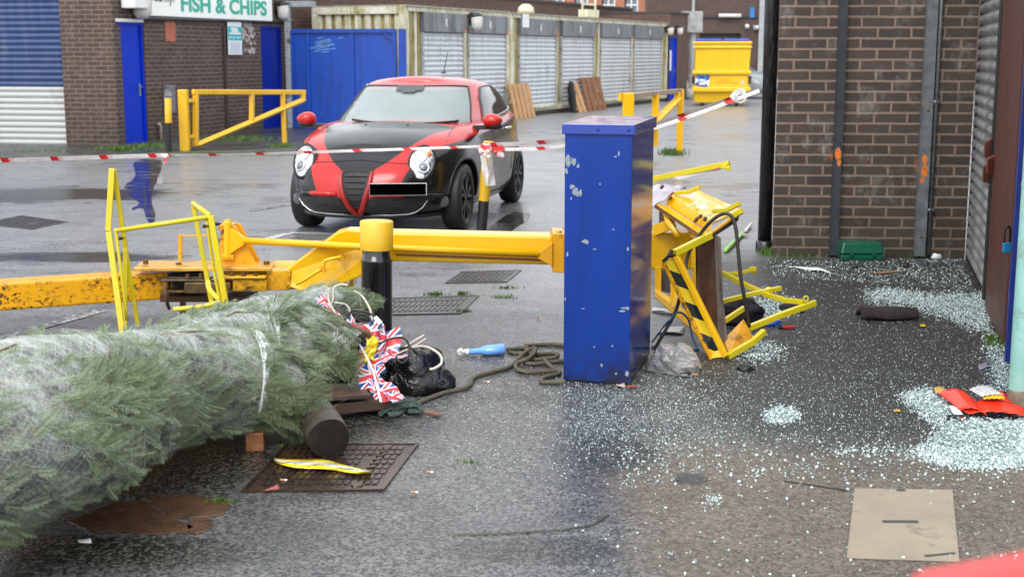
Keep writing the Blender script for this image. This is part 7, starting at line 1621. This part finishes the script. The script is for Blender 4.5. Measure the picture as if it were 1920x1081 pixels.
scrap('yellow_scrap', 'tiny yellow scrap right of the dark folded cloth', 'scrap', [(1725, 611), (1733, 609), (1736, 613), (1727, 614)], mk('yellow scrap', (.7, .5, .02), .5), .004, 8)
scrap('yellow_scrap', 'small yellow leaf shaped scrap left of the red folder', 'scrap', [(1676, 770), (1686, 769), (1688, 774), (1678, 774)], mk('amber scrap', (.7, .4, .02), .5), .004, 9)
scrap('red_scrap', 'small crushed red sweet packet at the left end of the rusty iron cover', 'packet', [(490, 922), (520, 912), (526, 918), (498, 926)], mk('dull red packet', (.35, .09, .08), .4), .008, 10)
scrap('white_scrap', 'white scrap of paper on the ground under the front tree', 'paper', [(146, 1015), (170, 1012), (172, 1020), (150, 1022)], PW, .004, 11)
scrap('pink_scrap', 'pale pink scrap beside the foot of the blue cabinet', 'scrap', [(1155, 723), (1170, 721), (1174, 727), (1160, 729)], mk('pale scrap', (.55, .42, .38), .5), .01, 12)
scrap('red_scrap', 'brick red scrap by the near corner of the blue cabinet', 'scrap', [(1175, 727), (1192, 723), (1194, 728), (1178, 731)], mk('brick red scrap', (.32, .08, .05), .5), .008, 13)
for i, (px, py, lb) in enumerate(((532, 899, 'cigarette butt lying on the rusty iron cover under the yellow wrapper'), (806, 884, 'cigarette butt on the tarmac right of the rusty iron cover'), (777, 922, 'cigarette butt nearest the viewer on the grey tarmac'), (913, 715, 'cigarette butt beside the trailing rope'), (1010, 596, 'cigarette butt far up the tarmac left of the cabinet'), (1225, 665, 'cigarette butt between the blue cabinet and clear bag'))):
    c_ = G(px, py, .011); t = thing('cigarette_butt', lb, 'cigarette butt', c_, 'cigarette butts on the tarmac'); a = rnd.uniform(-.5, .5); d_ = Vector((math.cos(a), math.sin(a), 0)); mb = MB(); mb.cyl(c_ - d_ * .014, c_ + d_ * .004, .0042, n=10); mb.build('filter', mk('cork tip', (.5, .24, .1), .7), t); mb = MB(); mb.cyl(c_ + d_ * .0041, c_ + d_ * .014, .004, n=10); mb.build('paper_end', PW, t)
# dark folded cloth
cm = G(1665, 598); pp = [[cm + Vector((-.235 + .36 * u - .03 * (v > .5) * 0, .07 * (v - .5) * 2, .016 + .05 * math.sin(math.pi * min(1, max(0, v))) ** .6 + .006 * math.sin(u * 9 + v * 6) + .012 * math.exp(-((v - .3) / .10) ** 2) - .02 * math.exp(-((v - .5) / .05) ** 2))) for v in [j / 10 for j in range(11)]] for u in [i / 16 for i in range(17)]]
dcl = mk('dark plum wool', (.022, .012, .016), .95, bump=.8, bscale=150)
mb = MB(); mb.grid([[p + Vector((.05, 0, 0)) for p in r] for r in pp]); tag(mb.build('folded_cloth', dcl, smooth=True, solid=.018), 'dark plum folded woollen cloth on the glass strewn tarmac', 'cloth')
crumple('knitted_hat', 'dark knitted hat under the bent yellow rails', 'hat', G(1481, 578, .02), (.07, .06, .035), mk('black wool', (.012, .012, .013), .95, bump=.8, bscale=120), 1.2, .4)
crumple('dark_garment', 'dark purple garment crumpled behind the toe plate', 'garment', P(1385, 592, 8.15) + Vector((0, .1, 0)), (.15, .14, .07), mk('dark purple cloth', (.018, .012, .02), .9, bump=.6, bscale=60), 3.4, .5, fine=.2)
crumple('blue_glove', 'crumpled bright blue glove beside the lowest bent rail', 'glove', G(1440, 604, .012), (.055, .05, .022), mk('blue nitrile', (.02, .09, .5), .4), 7.7, .5, fine=.3)
tm = G(1476, 613, .012); t = thing('utility_knife', 'red handled knife lying beside the blue glove', 'knife', tm); mb = MB(); mb.box(tm + Vector((.01, 0, 0)), (.075, .02, .018), rz=.12); mb.build('handle', mk('red plastic', (.6, .02, .02), .35), t, bevel=.005); mb = MB(); mb.box(tm + Vector((-.04, -.006, -.002)), (.035, .018, .014), rz=.2); mb.box(tm + Vector((-.01, .012, .0)), (.03, .01, .02)); mb.build('head', M['black_mat'], t, bevel=.003)
t = thing('yellow_ball', 'bright yellow foam ball on a stick behind the bent rails', 'ball', G(1443, 545)); c_ = G(1444, 548, .04) + Vector((0, .05, 0)); mb = MB(); mb.ball(c_, .03, 16, 10); mb.build('ball', mk('yellow foam', (.85, .72, .01), .6), t, smooth=True); mb = MB(); mb.tube([c_, c_ + Vector((.05, -.02, -.03)), c_ + Vector((.075, -.12, -.034))], .004, 5); mb.build('stick', M['white'], t)
mb = MB(); mb.prism([G(1425, 552, .02), G(1438, 546, .03), G(1440, 534, .07), G(1428, 538, .06)], (0, .006, .002)); tag(mb.build('grey_card', mk('grey card', (.14, .14, .17), .4)), 'small grey card standing beside the yellow foam ball', 'card')
t = thing('green_tube', 'bent pale green plastic tube on the ground behind the platform', 'tube', G(1384, 448)); mb = MB(); mb.tube(gr_([(1360, 470, .02), (1374, 456, .03), (1388, 443, .02), (1396, 436, .02)]), .018, 8); mb.build('tube', mk('lime green plastic', (.28, .55, .12), .4), t, smooth=True); mb = MB(); mb.tube(gr_([(1396, 436, .02), (1408, 420, .03)]), .014, 8); mb.beam(G(1386, 442, .02), G(1402, 440, .02), .02, .02); mb.build('white_end', M['white'], t)
mb = MB(); mb.tube(gr_([(1640, 512), (1690, 508)]), .006, 5); tag(mb.build('stick', M['woodpale']), 'thin pale stick on the glass before the brick wall', 'stick')
for i, (px, py, lb) in enumerate(((1602, 500, 'small black stone in front of the green case'), (1699, 497, 'small black stone in front of the pale channel'))): crumple('stone', lb, 'stone', G(px, py, .015), (.022, .02, .018), M['black_mat'], 4 + i, .3, 12, 8)
crumple('white_tissue', 'white crumpled tissue at the foot of the conduit', 'tissue', G(1756, 481, .02), (.04, .03, .025), PW, 9, .5, 14, 10)
crumple('black_rag', 'black oily rag below the toe plate', 'rag', G(1397, 690, .008), (.045, .03, .014), M['black_mat'], 6, .6, 16, 10)
# red folder heap
t = thing('red_plastic_sheet', 'bright red ribbed plastic sheet with papers on the big glass heap', 'plastic sheet', G(1830, 770)); redm = mk('bright red plastic', (.72, .03, .008), .3, var=.08)
def leafsheet(c4, bow, nm, m, zz): 
    q_ = [G(*p) for p in c4]; rows = []
    for i in range(15):
        u = i / 14; row = []
        for j in range(9):
            v = j / 8; p = q_[0] * (1 - u) * (1 - v) + q_[1] * u * (1 - v) + q_[2] * u * v + q_[3] * (1 - u) * v; row.append(p + Vector((0, 0, zz + bow * math.sin(math.pi * u) * (1 - .6 * v) + .0025 * math.sin(u * 60))))
        rows.append(row)
    mb = MB(); mb.grid(rows); return mb.build(nm, m, t, smooth=True, solid=.002)
leafsheet([(1757, 748), (1836, 772), (1850, 790), (1800, 780)], .05, 'sheet', redm, .03); leafsheet([(1790, 772), (1925, 776), (1920, 790), (1815, 786)], .035, 'sheet', redm, .028); leafsheet([(1850, 755), (1895, 762), (1900, 772), (1850, 770)], .03, 'sheet', redm, .04)
leafsheet([(1815, 762), (1855, 756), (1880, 772), (1838, 776)], .012, 'leaflet', mk('printed leaflet', (.5, .47, .48), .5, var=.3, scale=60), .085); leafsheet([(1840, 772), (1880, 772), (1882, 778), (1842, 778)], .006, 'yellow_strip', mk('yellow card', (.75, .42, .01), .4), .078); leafsheet([(1750, 738), (1772, 740), (1775, 748), (1754, 748)], .01, 'ochre_tab', mk('ochre card', (.55, .33, .08), .5), .03); leafsheet([(1778, 768), (1800, 778), (1812, 792), (1788, 784)], .01, 'white_lining', PW, .02)
bx_ = G(1796, 786, .02); t = thing('black_gadget', 'broken black electronic gadget on the glass below the red sheet', 'gadget', bx_); mb = MB(); mb.box(bx_ + Vector((0, 0, .0)), (.10, .05, .028), rz=.1, rx=.2); mb.box(bx_ + Vector((.03, -.03, -.005)), (.03, .02, .012)); mb.build('case', M['black_mat'], t, bevel=.004); mb = MB(); mb.tube(gr_([(1778, 768, .05), (1795, 784, .05), (1812, 798, .02)]), .0028, 5); mb.build('wire', M['rubber'], t); mb = MB(); mb.box(bx_ + Vector((.012, -.02, .012)), (.015, .006, .004)); mb.build('orange_light', mk('orange bit', (.7, .12, .02), .4), t)
c_ = G(1851, 791, .03); mb = MB(); mb.tube([c_ + Vector((.014 * math.cos(a), .004 * math.sin(a), .012 * math.sin(a))) for a in [q * .45 for q in range(14)]], .004, 6, closed=True); tag(mb.build('black_ring', M['rubber'], smooth=True), 'small black ring on the big glass heap', 'ring')
# out of focus red thing close to the lens at the bottom right corner
rc = P(1935, 1085, .75); t = thing('red_barrier', 'red plastic barrier corner very close and blurred at bottom right', 'barrier', Vector((rc.x, rc.y, 0)))
a, b = P(1690, 1122, .80), P(2090, 1052, .72); mb = MB(); d_ = (b - a).normalized(); mb.hexa([a + Vector((0, 0, -.5)), b + Vector((0, 0, -.5)), b + Vector((.02, .05, -.5)), a + Vector((.02, .05, -.5)), a, b, b + Vector((.02, .05, 0)), a + Vector((.02, .05, 0))]); mb.build('board', mk('red barrier plastic', (.75, .05, .045), .5), t, bevel=.01); mb = MB(); [mb.beam(p_ + Vector((.01, .025, -.5)), Vector((p_.x + .01, p_.y + .025, 0)), .05, .04) for p_ in (a + d_ * .05, b - d_ * .05)]; mb.build('foot', mk('red barrier plastic', (.75, .05, .045), .5), t)

# ------------------------------------------------------------------ broken safety glass
gls = NT('green tinted safety glass'); ri = gls.n('NewGeometry').outputs['Random Per Island']
M['shard'] = gls.set(col=gls.mix(ri, (.20, .30, .29), (.78, .90, .88)), rough=gls.ramp(ri, 0, 1, .05, .3), spec=.8, coat=.5, coatr=.05, alpha=gls.ramp(ri, 0, 1, .4, 1))
nrg = np.random.default_rng(21)
def shards(px, sz, z0=None):
    """px (n,2) picture points -> cubes on the ground"""
    n = len(px); d = np.stack([(px[:, 0] - 960) / FPX, math.cos(PITCH) - (px[:, 1] - 540.5) / FPX * math.sin(PITCH), -math.sin(PITCH) - (px[:, 1] - 540.5) / FPX * math.cos(PITCH)], 1)
    t = -CAM_H / d[:, 2]; c = d * t[:, None]; c[:, 2] = 0; c[:, 2] = sz * .45 + (0 if z0 is None else z0)
    q = np.array([(-1, -1, -1), (1, -1, -1), (1, 1, -1), (-1, 1, -1), (-1, -1, 1), (1, -1, 1), (1, 1, 1), (-1, 1, 1)]) * .5
    v = q[None] * (sz[:, None, None] * nrg.uniform(.6, 1.15, (n, 1, 3))) * nrg.uniform(.75, 1.2, (n, 8, 3))
    a, b, e = nrg.uniform(0, 6.3, n), nrg.normal(0, .45, n), nrg.normal(0, .45, n)
    ca, sa, cb, sb, ce, se = np.cos(a), np.sin(a), np.cos(b), np.sin(b), np.cos(e), np.sin(e)
    Z = np.zeros(n); O = np.ones(n); Rz = np.stack([ca, -sa, Z, sa, ca, Z, Z, Z, O], 1).reshape(n, 3, 3); Rx = np.stack([O, Z, Z, Z, cb, -sb, Z, sb, cb], 1).reshape(n, 3, 3); Ry = np.stack([ce, Z, se, Z, O, Z, -se, Z, ce], 1).reshape(n, 3, 3)
    v = np.einsum('nij,nkj->nki', Rz @ Rx @ Ry, v) + c[:, None, :]
    f = np.array([(3, 2, 1, 0), (4, 5, 6, 7), (0, 1, 5, 4), (1, 2, 6, 5), (2, 3, 7, 6), (3, 0, 4, 7)]); F = (np.arange(n)[:, None, None] * 8 + f[None]).reshape(-1, 4)
    return v.reshape(-1, 3), F
def in_poly(p, poly):
    x, y = p[:, 0], p[:, 1]; ins = np.zeros(len(p), bool); n = len(poly)
    for i in range(n):
        (x0, y0), (x1, y1) = poly[i], poly[(i + 1) % n]; c = ((y0 > y) != (y1 > y)) & (x < (x1 - x0) * (y - y0) / (y1 - y0 + 1e-9) + x0); ins ^= c
    return ins
def fill(poly, n, fuzz=0):
    p = np.array(poly, float); lo, hi = p.min(0), p.max(0); out = []
    while sum(len(o) for o in out) < n: q = nrg.uniform(lo, hi, (n * 2, 2)); out.append(q[in_poly(q, poly)])
    r = np.concatenate(out)[:n]; return r + nrg.normal(0, 1, r.shape) * np.array([fuzz * 1.6, fuzz]) if fuzz else r
def glass_obj(name, label, sets, base):
    Vs, Fs, o = [], [], 0
    for px, sz, z0 in sets:
        v, f = shards(px, sz, z0); Vs.append(v); Fs.append(f + o); o += len(v)
    ob = numpy_mesh(name, np.vstack(Vs), np.vstack(Fs), [M['shard']], 0, None, base); return tag(ob, label, 'broken glass', kind='stuff')
u_ = lambda a, b, n: a + (b - a) * nrg.uniform(0, 1, n) ** 2 * 1.25
def heap(poly, n, h, fuzz=4, s=(.004, .009)):
    px = fill(poly, n, fuzz); p = np.array(poly, float); c = p.mean(0); lv = sum(in_poly(px, [tuple(c + (q - c) * k) for q in p]).astype(float) for k in (.95, .85, .75, .65, .5, .35)) / 6; return px, u_(s[0], s[1], n), lv * h * u_(.2, 1, n)
big = [(1690, 742), (1735, 727), (1760, 742), (1790, 775), (1850, 792), (1925, 790), (1935, 872), (1850, 878), (1760, 868), (1715, 850), (1745, 828), (1770, 805), (1745, 785), (1715, 765)]
glass_obj('broken_glass', 'big pale green heap of broken safety glass at the lamp post', [heap(big, 13000, .028, 5), heap([(1790, 790), (1925, 792), (1930, 862), (1780, 860)], 6000, .04, 3)], G(1820, 820))
bk_ = [(1622, 548), (1660, 541), (1740, 552), (1850, 552), (1852, 610), (1840, 622), (1790, 600), (1750, 585), (1690, 572), (1630, 564)]
glass_obj('broken_glass', 'wide band of broken glass below the steel shutters', [heap(bk_, 6500, .012, 5), heap([(1846, 610), (1885, 640), (1895, 720), (1870, 735), (1855, 660)], 1500, .01, 6)], G(1750, 575))
glass_obj('broken_glass', 'small white heap of broken glass alone on the brown footway', [heap([(1436, 776), (1460, 764), (1490, 770), (1495, 784), (1470, 792), (1440, 790)], 1100, .018, 4)], G(1466, 778))
glass_obj('broken_glass', 'pale glass patch under the bent yellow rails', [heap([(1390, 580), (1430, 560), (1480, 560), (1490, 585), (1430, 598), (1400, 595)], 1500, .012, 6), heap([(1380, 655), (1420, 640), (1470, 655), (1450, 672), (1390, 672)], 900, .008, 8)], G(1440, 580))
sc1 = fill([(1230, 490), (1445, 490), (1810, 486), (1845, 560), (1860, 620), (1900, 700), (1900, 800), (1500, 840), (1100, 830), (1045, 720), (1200, 700), (1240, 640)], 19000, 14)
sc2 = fill([(1045, 725), (1320, 705), (1400, 760), (1200, 860), (1050, 840)], 3000, 30); sc3 = fill([(1440, 488), (1800, 486), (1830, 545), (1640, 530), (1450, 520)], 2200)
sc4 = np.stack([nrg.uniform(1160, 1900, 900), np.clip(nrg.normal(868, 26, 900), 800, 960)], 1); sc5 = fill([(1020, 830), (1920, 860), (1920, 1081), (1100, 1081)], 420); sc6 = fill([(900, 640), (1060, 600), (1060, 880), (860, 900)], 3200, 40); sc7 = np.array([1338, 940]) + nrg.normal(0, 1, (60, 2)) * [9, 6]; sc8 = np.stack([nrg.uniform(1560, 1740, 260), nrg.normal(846, 8, 260)], 1)
glass_obj('scattered_glass', 'crumbs of broken glass scattered over the footway and tarmac', [(sc1, u_(.0015, .0042, len(sc1)), None), (sc2, u_(.002, .0048, len(sc2)), None), (sc3, u_(.003, .008, len(sc3)), None), (sc4, u_(.0035, .0095, len(sc4)), None), (sc5, u_(.003, .0085, len(sc5)), None), (sc6, u_(.0015, .004, len(sc6)), None), (sc7, u_(.004, .008, 60), None), (sc8, u_(.004, .008, 260), None)], G(1450, 760))

# ------------------------------------------------------------------ grass and moss
gm_ = needle_mat('wet grass', (.05, .11, .012), (.12, .22, .03), (.08, .15, .02))
def grass(label, spots, z=0.0, name='grass'):
    Vs = []; 
    for (px, py, rx, ry, n, h) in spots:
        for _ in range(n):
            q_ = G(px + nrg.normal(0, rx), py + nrg.normal(0, ry), z); a = nrg.uniform(0, 6.3); hh = h * nrg.uniform(.5, 1.2); w_ = Vector((math.cos(a), math.sin(a), 0)) * .004 * (1 + h * 8); lean = Vector((nrg.normal(0, .4), nrg.normal(0, .4), 1)) * hh
            Vs += [q_ - w_, q_ + w_, q_ + lean * .7 + w_ * .6, q_ + lean]
    V = np.array([list(v) for v in Vs]); F = np.arange(len(V)).reshape(-1, 4); b = V.mean(0); b[2] = z; o = numpy_mesh(name, V, F, [gm_], 0, None, Vector(b)); return tag(o, label, 'grass', kind='stuff')
grass('short green grass along the foot of the shop wall', [(230, 281, 22, 1.5, 500, .07), (285, 274, 20, 1.5, 350, .06), (440, 262, 40, 2, 500, .07), (360, 288, 70, 1, 300, .04), (525, 276, 14, 1, 160, .08), (90, 284, 40, 1, 120, .04), (480, 292, 40, 1, 160, .04)], .055)
grass('green tuft at the foot of the yellow gate end post', [(1262, 289, 11, 1.6, 420, .10), (1240, 186, 12, 2, 200, .15)])
grass('tufts of grass at the foot of the black drainpipe and brick wall', [(1437, 474, 5, 3, 160, .05), (1500, 481, 30, 1, 120, .03), (1702, 478, 9, 2, 100, .06), (1860, 642, 6, 5, 80, .04), (1880, 640, 4, 6, 60, .05)])
grass('small tufts of moss and grass between the covers and tarmac joints', [(815, 553, 9, 1, 90, .025), (868, 552, 6, 1, 60, .025), (950, 540, 10, 1, 50, .02), (945, 558, 10, 1, 50, .02), (868, 584, 8, 1, 50, .02), (970, 998, 50, 2, 20, .005), (1095, 987, 18, 3, 12, .006), (540, 834, 12, 2, 60, .012), (415, 940, 12, 2, 90, .015), (880, 866, 10, 2, 30, .008)])
